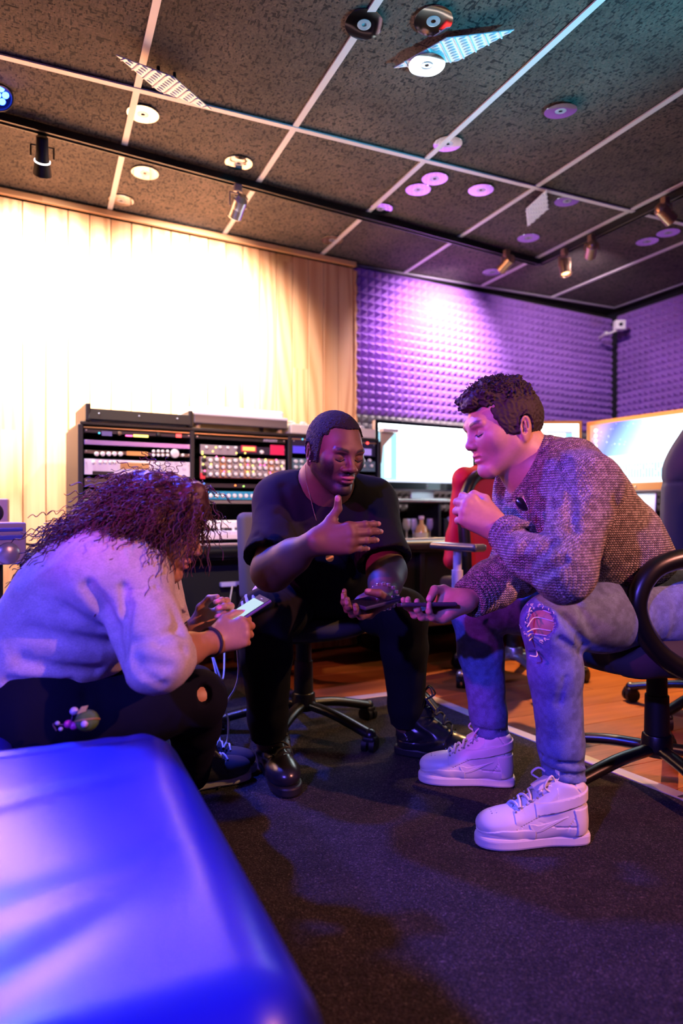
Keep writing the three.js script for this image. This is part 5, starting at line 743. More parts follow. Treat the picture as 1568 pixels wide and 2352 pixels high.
  if (o.loop) obj('pull_loop', tu([[0.0, H - 0.01, 0.006], [-0.022, H + 0.004, 0.006], [-0.02, H + 0.03, 0.004], [0.008, H + 0.022, 0.004]], 0.004, 20, 8), o.laceMat, t);
}
function placeShoe(t, heel, toe, o = {}) { const d = A2(toe).sub(A2(heel)); t.position.set(heel[0], o.y ?? 0.014, heel[2]); t.rotation.set(0, Math.atan2(-d.z, d.x), 0); if (o.scale) t.scale.setScalar(o.scale); }

// ---------------------------------------------------------------- man in the knitted sweater (right)
{
  const P = thing('person', 'man in a knitted sweater and ripped jeans leaning forward with a phone', 'person', [[1.6036, 0.5658, -1.4408][0], 0, [1.6036, 0.5658, -1.4408][2]]);
  const B = [P.position.x, 0, P.position.z], put = (name, gs, mat, parent = P, keep) => { const l = (Array.isArray(gs) ? gs : [gs]); l.forEach((g) => g.translate(-B[0], 0, -B[2])); return obj(name, l, mat, parent, keep); };
  const shL = [1.1694, 0.8919, -1.2087], elL = [1.0165, 0.7032, -1.1119], wrL = [0.9933, 0.7949, -1.3087], shR = [1.2597, 0.8901, -1.5187], elR = [1.1924, 0.6794, -1.4823], wrR = [0.9805, 0.6089, -1.4232], hipL = [1.5772, 0.5705, -1.3212], knL = [1.1632, 0.5549, -1.3196], anL = [1.2067, 0.1452, -1.3205], hipR = [1.6377, 0.5724, -1.5898], knR = [1.1796, 0.5395, -1.6626], anR = [1.251, 0.1189, -1.673], neck = [1.1852, 0.9419, -1.4099], pel = [1.6153, 0.5658, -1.4356], belly = [1.4413, 0.7187, -1.4152], chest = [1.2663, 0.8407, -1.3952], headC = [1.0993, 1.0498, -1.4267];
  const skin = [0.5, 0.28, 0.19], hm = lookM(A2(headC), A2(headC).add(A2([-0.971, -0.1701, -0.1682])), A2([-0.1547, 0.9853, -0.0728]));
  const hp = headPrims({ nose: -0.2, nw: 0.9, lip: 0.7, mz: -0.007 });
  const hL = makeHand({ wrist: wrL, dir: [-0.7128, 0.5538, -0.4304], back: [-0.3128, 0.1025, 0.9443], right: false, scale: 1.0, curls: [[1.0, 1.5, 0.9], [1.1, 1.55, 0.9], [1.2, 1.55, 0.9], [1.3, 1.5, 0.9]], spread: 0.05, thumb: [[0.05, 0.062, -0.03], [0.05, 0.09, -0.045], [0.035, 0.1, -0.06]] });
  const hR = makeHand({ wrist: wrR, dir: [-0.9133, -0.363, -0.1847], back: [-0.2098, -0.9214, -0.3273], right: true, scale: 1.02, curls: [[0.3, 0.7, 0.4], [0.45, 0.8, 0.45], [0.5, 0.85, 0.45], [0.55, 0.85, 0.45]], spread: 0.07, thumb: [[0.038, 0.036, -0.03], [0.026, 0.064, -0.05], [0.006, 0.09, -0.044]], thumbUp: [0.1, 0.2, -1] });
  const hands = [hL, hR], head = { box: boxAround(hm, [-0.1, -0.135, -0.125], [0.1, 0.135, 0.135]) };
  const prims = [...local(hp, hm), cap(lerp3(headC, neck, 0.2), neck, 0.056, 0.062, 0.03), cap(lerp3(headC, neck, 0.45), neck, 0.058, 0.066, 0.02), cap(neck, chest, 0.07, 0.1, 0.06), cap(chest, pel, 0.11, 0.12, 0.05),
    ...chain([neck, shL, elL, wrL], [0.05, 0.05, 0.04, 0.027], 0.03), ...chain([neck, shR, elR, wrR], [0.05, 0.05, 0.04, 0.027], 0.03), ...chain([pel, hipL, knL, anL], [0.09, 0.075, 0.055, 0.036], 0.03), ...chain([pel, hipR, knR, anR], [0.09, 0.075, 0.052, 0.036], 0.04), ...hL.prims, ...hR.prims];
  const o = { lips: [0.55, 0.2, 0.2], brow: [0.1, 0.055, 0.035], nail: [0.68, 0.42, 0.36] };
  const body = put('body', bodyMesh(prims, head, hands, personPaint(skin, head, hm, hands, o), [neck, pel, hipL, hipR, knL, knR, anL, anR, shL, shR, elL, elR, wrL, wrR, headC]), skinMat(0.48));
  // hair: short sides, curly top that falls over the forehead
  const hf = field([...hairCap(hp, 0.006, 0.07, -0.026, 0.014, 0.05, 0.5), ell([0, 0.088, -0.008], [0.06, 0.044, 0.08], 0.02), ell([0, 0.086, 0.066], [0.052, 0.028, 0.032], 0.02), ell([0, 0.078, 0.092], [0.046, 0.016, 0.015], 0.015)],
  (x, y, z, d) => { if (Math.abs(d) > 0.03) return 0; const top = sst(0.04, 0.09, y); return (0.001 + 0.0022 * top) * (Math.sin(x * 260 + 4 * Math.sin(y * 90)) * Math.sin(y * 240 + 3 * Math.sin(z * 110)) * Math.sin(z * 250 + 2)) - (0.0012 + 0.003 * top) * (noise3(x * 150, y * 150, z * 150) - 0.5) * 2 - top * 0.008 * (noise3(x * 62, y * 62, z * 62) - 0.4) * 2; });
  const hairMat = M([0.02, 0.011, 0.008], 0.72, 0, { sheen: 0.1, sheenRoughness: 0.4 });
  const hairG = [nets(hf, [-0.1, -0.09, -0.13], [0.1, 0.17, 0.13], 0.0028)];
  for (let i = 0; i < 420; i++) { const a = rr(0, 2 * PI), el = rr(0.5, 1.45), d = V(Math.cos(el) * Math.cos(a), Math.sin(el), Math.cos(el) * Math.sin(a)); const s = V(d.x * 0.066, 0.05 + d.y * 0.072, d.z * 0.09 + 0.006); if (s.z > 0.06 && s.y < 0.075) continue; const r = rr(0.004, 0.008), ax = V(rr(-1, 1), rr(-1, 1), rr(-1, 1)).normalize(), e1 = d.clone().cross(ax).normalize(), pts = []; for (let k = 0; k < 6; k++) { const t = k / 5, w = t * rr(4.5, 6); pts.push(s.clone().addScaledVector(d, 0.004 + t * 0.013 * (s.y > 0.09 ? 1.3 : 0.8)).addScaledVector(e1, r * Math.cos(w)).addScaledVector(ax, r * Math.sin(w) * 0.8)); } hairG.push(tu(pts, 0.0011, 9, 4)); }
  hairG.forEach((g) => g.applyMatrix4(hm)); put('hair', hairG, hairMat);
  const lash = [-1, 1].map((s) => tu([[s * 0.0175, -0.0055, 0.0875], [s * 0.03, -0.011, 0.0905], [s * 0.0445, -0.0075, 0.0845]], 0.0013, 10, 5)); lash.forEach((g) => g.applyMatrix4(hm)); put('eyelashes', lash, hairMat);
  // sweater
  const knit = tex(512, 0.13, (u, v) => { const X = u * 16, Y = v * 22, cx = Math.abs((X % 1) - 0.5), st = 0.5 + 0.5 * Math.sin((Y + cx * 1.1) * 2 * PI), wale = sst(0.5, 0.34, cx) * sst(0.0, 0.1, cx), n = hash3(Math.floor(X), Math.floor(Y + cx * 1.1), 3), n2 = tnoise(u * 200, v * 200, 200); const k = clamp(0.42 + 0.62 * st * wale) * (0.72 + 0.5 * n) * (0.85 + 0.3 * n2); return [0.92 * k + 0.06, 0.85 * k + 0.055, 0.82 * k + 0.06]; });
  const knitB = tex(512, 0.13, grey((u, v) => { const X = u * 16, Y = v * 22, cx = Math.abs((X % 1) - 0.5), st = 0.5 + 0.5 * Math.sin((Y + cx * 1.1) * 2 * PI), wale = sst(0.5, 0.34, cx) * sst(0.0, 0.08, cx); return clamp(st * wale); }), false);
  const sweaterMat = M([0.88, 0.84, 0.84], 0.85, 0, { map: knit, bumpMap: knitB, bumpScale: 0.005, sheen: 0.4 });
  const cuffL = lerp3(elL, wrL, 0.9), cuffR = lerp3(elR, wrR, 0.93), fL = dirTo(elL, wrL), fR = dirTo(elR, wrR);
  const sw = [cap([1.2298, 0.9216, -1.4008], chest, 0.1, 0.15, 0.05), ell(chest, [0.155, 0.15, 0.16], 0.06), cap(chest, belly, 0.155, 0.15, 0.06), cap(belly, [1.57, 0.6203, -1.4231], 0.152, 0.128, 0.06), ...chain([[1.216, 0.9207, -1.3851], [1.1964, 0.9274, -1.2953], shL, elL, [0.9877, 0.7342, -1.1906], wrL], [0.085, 0.083, 0.076, 0.056, 0.041, 0.035], 0.024), ...chain([[1.2394, 0.9225, -1.4184], [1.2443, 0.9072, -1.4819], shR, elR, lerp3(elR, wrR, 0.5), wrR], [0.085, 0.085, 0.082, 0.064, 0.055, 0.042], 0.04),
    cutEnd(cuffL, fL, 0.09), cutEnd(cuffR, fR, 0.09), cutEnd([1.1649, 0.9436, -1.408], [-0.8049, 0.4711, -0.3608], 0.118, 0.008), sub(cap(lerp3(headC, neck, 0.7), lerp3(headC, neck, 1.05), 0.07, 0.068, 0.01), 0.01),
    sub(cap(lerp3(elL, wrL, 0.82), lerp3(elL, wrL, 1.1), 0.03, 0.031, 0.003)), sub(cap(lerp3(elR, wrR, 0.8), lerp3(elR, wrR, 1.1), 0.033, 0.034, 0.003))];
  const cr = [[[0.962, 0.7655, -1.0598], [0.9412, 0.7207, -1.1346], 0.014, 0.014], [[0.9637, 0.7361, -1.037], [0.9352, 0.6972, -1.0934], 0.012, 0.01], [[1.1273, 0.9549, -1.2495], [1.0611, 0.7968, -1.169], 0.013, 0.013], [[1.1125, 0.9143, -1.2779], [1.0711, 0.7697, -1.2301], 0.012, 0.014], [[1.1039, 0.8939, -1.3036], [1.0702, 0.7783, -1.2744], 0.01, 0.012], [[1.1931, 0.8608, -1.1651], [1.2266, 0.664, -1.2042], 0.018, 0.01], [[1.0762, 0.8785, -1.1188], [1.047, 0.8214, -1.1535], 0.02, 0.006],
    [[1.0738, 0.7067, -1.4039], [1.2091, 0.6537, -1.4309], 0.01, 0.012], [[0.997, 0.6898, -1.3724], [1.1145, 0.6397, -1.3855], 0.009, 0.01], [[0.9772, 0.6682, -1.3811], [1.0511, 0.6199, -1.3918], 0.008, 0.008], [[0.981, 0.7627, -1.2046], [0.9751, 0.7206, -1.2508], 0.014, 0.006]];
  const sweater = put('sweater', nets(field(sw, cloth(0.006, 14, 14, 14, laidOn(field(sw), cr))), ...bounds([neck, pel, shL, shR, elL, elR, wrL, wrR, belly, chest], 0.18), 0.0075), sweaterMat);
  const ringAt = (c, ax, r, n, tubeR, th = 1) => { const g = new THREE.TorusGeometry(r, tubeR, 10, n * 6), gp = g.attributes.position; for (let i = 0; i < gp.count; i++) { const x = gp.getX(i), y = gp.getY(i), k = 1 + 0.02 * Math.sin(Math.atan2(y, x) * n * 1.25); gp.setXYZ(i, x * k, y * k, gp.getZ(i) * (1 + 0.1 * (k - 1))); } g.computeVertexNormals(); g.scale(1, 1, th); g.applyQuaternion(new THREE.Quaternion().setFromUnitVectors(V(0, 0, 1), A2(ax).normalize())); g.translate(...c); return g; };
  const neckAx = [-0.8049, 0.4711, -0.3608];
  put('neck_band', [ringAt([1.1755, 0.9393, -1.4087], neckAx, 0.092, 48, 0.015), ringAt([1.1651, 0.9462, -1.4134], neckAx, 0.087, 48, 0.013)], sweaterMat, sweater).position.set(0, 0, 0);
  for (const [c, d, r] of [[cuffL, fL, 0.037], [cuffR, fR, 0.043]]) { const rib = []; for (let k = 0; k < 5; k++) rib.push(ringAt(A2(c).addScaledVector(A2(d), -0.012 * k).toArray(), d, r + 0.002 * k, 36, 0.0085)); put('cuff', rib, sweaterMat, sweater); }
  // jeans with holes
  const den = tex(512, 0.1, (u, v) => { const n = tnoise(u * 256, v * 40, 1280) * 0.5 + tnoise(u * 60, v * 256, 256) * 0.5, w = tnoise(u * 10, v * 10, 10), tw = 0.5 + 0.5 * Math.sin((u * 90 + v * 90) * 2 * PI), k = 0.8 + 0.3 * (n - 0.5) + 0.18 * (w - 0.5) + 0.08 * tw; return [0.46 * k, 0.54 * k, 0.8 * k]; });
  const jeansMat = M([1, 1, 1], 0.8, 0, { map: den }), darkDenim = M([0.12, 0.15, 0.22], 0.8);
  const holeL = [1.0976, 0.5672, -1.2832], holeL2 = [1.1028, 0.4754, -1.308], holeR = [1.2707, 0.5914, -1.5894];
  const hemL = lerp3(knL, anL, 1.0), hemR = lerp3(knR, anR, 0.97);
  const jp = [ell(pel, [0.17, 0.12, 0.16], 0.05), ...chain([pel, hipL, lerp3(hipL, knL, 0.6), knL], [0.12, 0.1, 0.082, 0.069], 0.04), ...chain([knL, lerp3(knL, anL, 0.3), lerp3(knL, anL, 0.75), anL], [0.067, 0.061, 0.051, 0.047], 0.02), ...chain([pel, hipR, lerp3(hipR, knR, 0.6), knR], [0.12, 0.1, 0.084, 0.07], 0.04), ...chain([knR, lerp3(knR, anR, 0.3), lerp3(knR, anR, 0.75), anR], [0.068, 0.062, 0.05, 0.046], 0.02),
    cutEnd(hemL, dirTo(knL, anL), 0.09), cutEnd(hemR, dirTo(knR, anR), 0.09), sub(ell(holeL, [0.036, 0.042, 0.05], 0.003)), sub(ell(holeL2, [0.018, 0.02, 0.04], 0.003)), sub(ell(holeR, [0.035, 0.014, 0.045], 0.003))];
  const jc = []; for (let i = 0; i < 7; i++) { const c = lerp3(knL, anL, 0.82 + i * 0.035); jc.push([A2(c).add(A2([-0.9895, 0.1392, -0.0391]).multiplyScalar(0.06)).toArray(), A2(c).add(A2([0.6245, -0.1746, 0.7613]).multiplyScalar(0.06)).toArray(), 0.007, 0.007 - 0.012 * (i % 2)]); } for (let i = 0; i < 4; i++) { const c = lerp3(knR, anR, 0.84 + i * 0.05); jc.push([A2(c).add(A2([-0.9948, 0.0937, -0.0392]).multiplyScalar(0.05)).toArray(), A2(c).add(A2([0.6935, -0.0912, 0.7146]).multiplyScalar(0.05)).toArray(), 0.007, 0.005 - 0.009 * (i % 2)]); }
  jc.push([[1.2182, 0.5065, -1.273], [1.141, 0.5809, -1.242], 0.012, 0.01], [[1.2132, 0.485, -1.2751], [1.1315, 0.529, -1.2461], 0.01, 0.008], [[1.233, 0.5496, -1.2666], [1.1842, 0.6092, -1.2448], 0.014, 0.006], [[1.1703, 0.5149, -1.59], [1.2098, 0.4668, -1.5613], 0.01, 0.008], [[1.1383, 0.3702, -1.2534], [1.148, 0.4329, -1.2493], 0.01, 0.005]);
  const jeans = put('jeans', nets(field(jp, cloth(0.005, 16, 9, 16, laidOn(field(jp), jc))), ...bounds([pel, hipL, hipR, knL, knR, anL, anR], 0.16), 0.0075), jeansMat);
  put('seam', tu([[1.2131, 0.4503, -1.5816], [1.223, 0.323, -1.5822], [1.2268, 0.1807, -1.591]].map((p) => meet(field(jp), p, 0.001)), 0.0018, 30, 5), darkDenim, jeans);
  const skinRef = field(prims), onSkin = (p, out) => meet(skinRef, p, out);
  const T0 = [[[1.0575, 0.5861, -1.2793], [1.0841, 0.5996, -1.2675], [1.1145, 0.5892, -1.2539]], [[1.0556, 0.5601, -1.28], [1.0841, 0.5768, -1.2674], [1.1183, 0.5705, -1.2521]], [[1.0556, 0.5477, -1.28], [1.0841, 0.5497, -1.2673], [1.1125, 0.5477, -1.2546]], [[1.0575, 0.5373, -1.2791], [1.0793, 0.5352, -1.2694], [1.1049, 0.5352, -1.2579]], [[1.0594, 0.5269, -1.2782], [1.0821, 0.5248, -1.2681], [1.0992, 0.5269, -1.2605]], [[1.0612, 0.4916, -1.2773], [1.0745, 0.4895, -1.2713], [1.0897, 0.4936, -1.2646]], [[1.2254, 0.6002, -1.5658], [1.2449, 0.5951, -1.5571], [1.2643, 0.5977, -1.5484]]];
  const thr = T0.map((l) => tu(l.map((p) => onSkin(p, 0.008)), 0.0016, 18, 5));
  for (let i = 0; i < 90; i++) { const a = rr(0, 2 * PI), e = A2(holeL).add(A2([0.9133, 0, 0.4074]).multiplyScalar(Math.cos(a) * 0.037)).add(A2([0.0014, 1, -0.0032]).multiplyScalar(Math.sin(a) * 0.042)).addScaledVector(A2([-0.4074, 0.0035, 0.9133]), 0.01), q = onSkin(e.toArray(), 0.018); thr.push(tu([q, q.clone().add(V(rr(-0.004, 0.004), rr(-0.003, 0.003), rr(-0.004, 0.004))), q.clone().add(V(rr(-0.008, 0.008), rr(-0.009, 0.003), rr(-0.006, 0.009)))], 0.0007, 6, 4)); }
  put('frayed_threads', thr, M([0.72, 0.72, 0.78], 0.8), jeans).userData.kind = 'stuff';
  const sockMat = M([0.02, 0.02, 0.024], 0.9); put('sock', rod(anL, [anL[0] + 0.01, 0.09, anL[2] - 0.005], 0.043, 0.043, 20), sockMat); put('sock', rod(anR, [anR[0] + 0.01, 0.09, anR[2]], 0.041, 0.041, 20), sockMat);
  put('undershirt', [nets(field([ell(lerp3(neck, chest, 0.35), [0.085, 0.07, 0.085], 0.02), cap(belly, [1.5241, 0.6039, -1.3997], 0.12, 0.115, 0.04)]), ...bounds([neck, chest, belly, pel], 0.15), 0.014)], M([0.05, 0.045, 0.05], 0.9));
  // sunglasses hanging from the collar
  const g = thing('sunglasses', 'dark oval sunglasses hanging from the sweater collar', 'sunglasses', [1.0513, 0.8718, -1.2831]);
  const gc = g.position, G = (p) => { const q = A2(p).sub(gc); return q; };
  for (const [c, q] of [[[1.0348, 0.853, -1.274], 0.12], [[1.0451, 0.7977, -1.2583], 0.3]]) { const z = A2([-0.6137, 0.0999, 0.7832]), lens = la([[0, 0.003], [0.014, 0.002], [0.019, 0], [0.019, -0.001], [0, -0.001]], 24); lens.scale(0.62, 1, 1.05); lens.applyQuaternion(new THREE.Quaternion().setFromUnitVectors(V(0, 1, 0), z)); lens.rotateZ(q * 0); lens.translate(...G(c).toArray()); obj('lens', lens, M([0.012, 0.012, 0.016], 0.12, 0, { clearcoat: 1 }), g); const rim = new THREE.TorusGeometry(0.0185, 0.0011, 6, 28); rim.scale(0.64, 1.06, 1); rim.applyQuaternion(new THREE.Quaternion().setFromUnitVectors(V(0, 0, 1), z)); rim.translate(...G(c).toArray()); obj('rim', rim, M([0.5, 0.42, 0.3], 0.25, 0.9), g); }
  obj('bridge', tu([G([1.04, 0.8324, -1.2661]), G([1.0375, 0.8253, -1.2585]), G([1.0404, 0.8171, -1.2604])], 0.0012, 8, 5), M([0.5, 0.42, 0.3], 0.25, 0.9), g); obj('temple', tu([G([1.0368, 0.8715, -1.2732]), G([1.0414, 0.8458, -1.2601]), G([1.051, 0.7948, -1.2501])], 0.0012, 12, 5), M([0.5, 0.42, 0.3], 0.25, 0.9), g);
  // phone
  const ph = thing('smartphone', 'dark phone held flat by the man in the sweater', 'phone', [0.8679, 0.6046, -1.4296]), pm = lookM(V(0, 0, 0), A2([-0.9428, 0.0003, -0.3332]), A2([0.0799, 0.9882, -0.1305]));
  const PG = (gm) => { gm.applyMatrix4(pm); return gm; };
  obj('case', PG(rb(0.068, 0.0095, 0.14, 0.004, 0, 0, 0, 0, 0, 0, 3)), M([0.05, 0.045, 0.06], 0.4), ph); obj('screen', PG(rb(0.062, 0.001, 0.132, 0.0004, 0, 0.005, 0)), M([0.01, 0.012, 0.016], 0.08), ph); obj('side_button', [PG(rb(0.002, 0.003, 0.012, 0.0008, -0.0345, 0, 0.02)), PG(rb(0.002, 0.003, 0.008, 0.0008, -0.0345, 0, -0.005))], M([0.3, 0.3, 0.32], 0.3, 0.6), ph);
  // shoes
  const wl2 = M([0.80, 0.77, 0.77], 0.42), shoeOpt = { soleMat: M([0.78, 0.75, 0.74], 0.5), upperMat: wl2, laceMat: M([0.8, 0.78, 0.78], 0.7), strap: true, panels: true, emblem: true, vents: true, clasp: true, high: 0.15, eyeMat: M([0.3, 0.28, 0.3], 0.6) };
  const s1 = thing('sneaker', 'white high-top sneaker with strap, nearest the camera', 'shoe', [0, 0, 0], 0, 'white sneakers of the man in the sweater'); makeShoe(s1, 'sneaker', shoeOpt); placeShoe(s1, [1.2471, 0.0225, -1.2801], [0.9812, 0.0053, -1.3768], { scale: 0.96 });
  const s2 = dup(s1, [0, 0, 0], 0, 'white high-top sneaker farther from the camera, by the black boot'); placeShoe(s2, [1.2965, 0, -1.627], [1.0458, 0, -1.7809], { scale: 0.96 });
}

// ---------------------------------------------------------------- man in the black shirt (middle)
{
  const P = thing('person', 'man in a black shirt gesturing with one hand, seated in the middle', 'person', [[0.9294, 0.5346, -2.2341][0], 0, [0.9294, 0.5346, -2.2341][2]]);
  const B = [P.position.x, 0, P.position.z], put = (name, gs, mat, parent = P, keep) => { const l = (Array.isArray(gs) ? gs : [gs]); l.forEach((g) => g.translate(-B[0], 0, -B[2])); return obj(name, l, mat, parent, keep); };
  const shR = [0.6666, 0.8647, -1.9365], elR = [0.5819, 0.6683, -1.7874], wrR = [0.641, 0.7576, -1.6081], shL = [0.9377, 0.8545, -1.8812], elL = [0.9191, 0.6601, -1.7355], wrL = [0.8261, 0.6072, -1.5797], hipR = [0.8364, 0.5319, -2.2318], knR = [0.6056, 0.5213, -1.9186], anR = [0.6342, 0.1319, -1.9701], hipL = [1.0239, 0.5241, -2.2138], knL = [1.0699, 0.4983, -1.9085], anL = [1.127, 0.1039, -1.9801], neck = [0.7803, 0.8938, -1.8859], pel = [0.9246, 0.5371, -2.2144], belly = [0.8615, 0.6648, -2.0897], chest = [0.8146, 0.7925, -1.9688], headC = [0.7562, 1.0036, -1.7438];
  const skin = [0.13, 0.06, 0.036], hm = lookM(A2(headC), A2(headC).add(A2([0.1332, -0.2628, 0.9556])), A2([0.0301, 0.9719, 0.2336])).multiply(new THREE.Matrix4().makeScale(0.945, 0.945, 0.945));
  const hp = headPrims({ nose: 0.9, nw: 1.3, lip: 1.35, w: 0.99 });
  const hR = makeHand({ wrist: wrR, dir: [0.8849, 0.1216, 0.4496], back: [-0.2934, 0.1217, 0.9482], right: true, scale: 1.05, curls: [[0.35, 0.35, 0.2], [0.45, 0.4, 0.25], [0.5, 0.4, 0.25], [0.55, 0.4, 0.25]], spread: 0.012, thumb: [[0.05, 0.045, -0.012], [0.075, 0.066, -0.012], [0.1, 0.07, -0.004]], thumbUp: [-0.3, -0.2, 1] });
  const hL = makeHand({ wrist: wrL, dir: [-0.8855, -0.2994, 0.3552], back: [0.0366, -0.9765, -0.2122], right: false, scale: 1.0, curls: [[0.3, 0.6, 0.4], [0.4, 0.7, 0.4], [0.45, 0.75, 0.4], [0.5, 0.8, 0.4]], spread: 0.1, thumb: [[0.048, 0.045, -0.03], [0.045, 0.07, -0.055], [0.025, 0.09, -0.062]], thumbUp: [0.3, 0, -1] });
  const hands = [hR, hL], head = { box: boxAround(hm, [-0.1, -0.135, -0.125], [0.1, 0.135, 0.135]) };
  const prims = [...local(hp, hm), cap(lerp3(headC, neck, 0.25), neck, 0.06, 0.07, 0.03), cap(lerp3(headC, neck, 0.5), neck, 0.064, 0.075, 0.03), cap(neck, chest, 0.08, 0.12, 0.06), cap(chest, pel, 0.13, 0.13, 0.05),
    ...chain([neck, shR, elR, wrR], [0.055, 0.062, 0.05, 0.031], 0.03), cap(lerp3(elR, wrR, 0.08), lerp3(elR, wrR, 0.5), 0.05, 0.046, 0.03), ...chain([neck, shL, elL, wrL], [0.055, 0.062, 0.05, 0.031], 0.03), cap(lerp3(elL, wrL, 0.08), lerp3(elL, wrL, 0.5), 0.05, 0.044, 0.03), ...chain([pel, hipR, knR, anR], [0.09, 0.075, 0.055, 0.04], 0.04), ...chain([pel, hipL, knL, anL], [0.09, 0.075, 0.055, 0.04], 0.04), ...hR.prims, ...hL.prims];
  const o = { lips: [0.34, 0.1, 0.11], brow: [0.012, 0.008, 0.007], beard: [0.012, 0.008, 0.007], nail: [0.4, 0.22, 0.17] };
  put('body', bodyMesh(prims, head, hands, personPaint(skin, head, hm, hands, o), [neck, pel, hipL, hipR, knL, knR, anL, anR, shL, shR, elL, elR, wrL, wrR, headC]), skinMat(0.56));
  const hairMat = M([0.008, 0.006, 0.006], 0.8, 0, { sheen: 0.08, bumpMap: tex(256, 0.05, grey((u, v) => tnoise(u * 64, v * 64, 64)), false), bumpScale: 0.004 });
  const hf = field(hairCap(hp, 0.0055, 0.08, -0.03, 0.006, 0.055), (x, y, z, d) => (Math.abs(d) > 0.02 ? 0 : -0.0014 * (noise3(x * 330, y * 330, z * 330) - 0.5) * 2));
  const hg = nets(hf, [-0.1, -0.09, -0.13], [0.1, 0.16, 0.12], 0.0026); hg.applyMatrix4(hm); put('hair', hg, hairMat);
  const lash = [-1, 1].map((s) => tu([[s * 0.0175, -0.0055, 0.0875], [s * 0.03, -0.011, 0.0905], [s * 0.0445, -0.0075, 0.0845]], 0.0013, 10, 5)); lash.forEach((g) => g.applyMatrix4(hm)); put('eyelashes', lash, hairMat);
  const stud = sp(0.0032, -0.079, -0.031, 0.0, 10); stud.applyMatrix4(hm); put('ear_stud', stud, M([0.9, 0.88, 0.85], 0.1, 0.9));
  // shirt
  const shirtMat = M([0.009, 0.009, 0.012], 0.85, 0, { specularIntensity: 0.3, sheen: 0.05, sheenRoughness: 0.5 });
  const slR = lerp3(shR, elR, 0.82), slL = lerp3(shL, elL, 0.84);
  const sh = [cap([0.7879, 0.8676, -1.9043], chest, 0.085, 0.13, 0.06), cap([0.7375, 0.8071, -1.9485], [0.8799, 0.8037, -1.9287], 0.118, 0.118, 0.05), cap(chest, belly, 0.16, 0.165, 0.06), cap(belly, pel, 0.165, 0.16, 0.06), ...chain([neck, lerp3(neck, shR, 0.6), shR, slR, elR], [0.06, 0.068, 0.076, 0.071, 0.07], 0.04), ...chain([neck, lerp3(neck, shL, 0.6), shL, slL, elL], [0.06, 0.068, 0.075, 0.07, 0.068], 0.04),
    cutEnd(slR, dirTo(shR, elR), 0.12, 0.003), cutEnd(slL, dirTo(shL, elL), 0.12, 0.003), sub(cap(lerp3(shR, elR, 0.7), lerp3(shR, elR, 0.95), 0.066, 0.067, 0.003)), sub(cap(lerp3(shL, elL, 0.7), lerp3(shL, elL, 0.95), 0.066, 0.067, 0.003)), sub(cap(lerp3(headC, neck, 0.55), lerp3(headC, neck, 1.0), 0.084, 0.09, 0.01), 0.01), sub(cap(neck, [0.7721, 0.8473, -1.8456], 0.08, 0.04, 0.01), 0.01)];
  const cr = [[[0.6395, 0.9041, -1.8502], [0.6891, 0.7517, -1.8385], 0.016, 0.006], [[0.5516, 0.7326, -1.7792], [0.6207, 0.6837, -1.7592], 0.012, 0.007], [[0.5407, 0.7687, -1.7843], [0.6153, 0.7321, -1.7618], 0.012, 0.006], [[0.837, 0.7508, -1.7944], [0.8853, 0.6247, -1.8819], 0.016, 0.012], [[0.715, 0.7369, -1.8706], [0.7381, 0.5954, -1.9693], 0.018, 0.008], [[0.8841, 0.8279, -1.7737], [0.8663, 0.6865, -1.7811], 0.014, 0.007], [[0.6117, 0.8284, -1.8075], [0.7079, 0.7894, -1.8521], 0.016, 0.006]];
  const shirt = put('shirt', nets(field(sh, cloth(0.006, 11, 8, 11, laidOn(field(sh), cr))), ...bounds([neck, pel, shL, shR, elL, elR, belly, chest], 0.19), 0.0085), shirtMat);
  // trousers
  const trMat = M([0.008, 0.008, 0.011], 0.85, 0, { specularIntensity: 0.3 });
  const tr = [ell(pel, [0.18, 0.105, 0.16], 0.05), ...chain([pel, hipR, lerp3(hipR, knR, 0.6), knR], [0.12, 0.098, 0.09, 0.076], 0.03), ...chain([knR, lerp3(knR, anR, 0.3), lerp3(knR, anR, 0.8), lerp3(knR, anR, 1.02)], [0.077, 0.073, 0.056, 0.05], 0.02), ...chain([pel, hipL, lerp3(hipL, knL, 0.6), knL], [0.12, 0.098, 0.088, 0.076], 0.03), ...chain([knL, lerp3(knL, anL, 0.3), lerp3(knL, anL, 0.8), anL], [0.077, 0.072, 0.055, 0.05], 0.02), cutEnd(lerp3(knR, anR, 0.96), dirTo(knR, anR), 0.1), cutEnd(lerp3(knL, anL, 0.95), dirTo(knL, anL), 0.1)];
  const trF = field(tr, cloth(0.006, 14, 8, 14, [[[0.555, 0.5077, -1.8317], [0.6113, 0.4953, -1.8065], 0.012, 0.006], [[0.5494, 0.4668, -1.8559], [0.6112, 0.446, -1.8063], 0.012, 0.006], [[0.5692, 0.233, -1.879], [0.6385, 0.2203, -1.848], 0.01, 0.007], [[0.5691, 0.2051, -1.8789], [0.6385, 0.1975, -1.8479], 0.01, 0.006]]));
  const trousers = put('trousers', nets(trF, ...bounds([pel, hipL, hipR, knL, knR, anL, anR], 0.16), 0.009), trMat);
  // pale printed bars on the hip
  const bars = [], white2 = M([0.78, 0.74, 0.76], 0.7); const onF = (p, f, out) => meet(f, p, out);
  for (const l of [[[0.6086, 0.5981, -2.0271], [0.6126, 0.5842, -2.0033], [0.6165, 0.5653, -1.9796]], [[0.5986, 0.5845, -2.0315], [0.6003, 0.568, -2.0088], [0.6018, 0.5492, -1.9861]], [[0.5911, 0.5681, -2.0348], [0.5891, 0.5518, -2.0137], [0.5871, 0.5332, -1.9926]]]) { const g = tu(l.map((p) => meet(trF, p, -0.003, INTO, 0.3)), 0.0065, 14, 8); bars.push(g); }
  put('pale_bars', bars, white2, trousers);
  // necklace, bracelet
  const nk = thing('necklace', 'thin gold chain with a round gold pendant on the black shirt', 'necklace', [0.7277, 0.7067, -1.7115]), nB = nk.position;
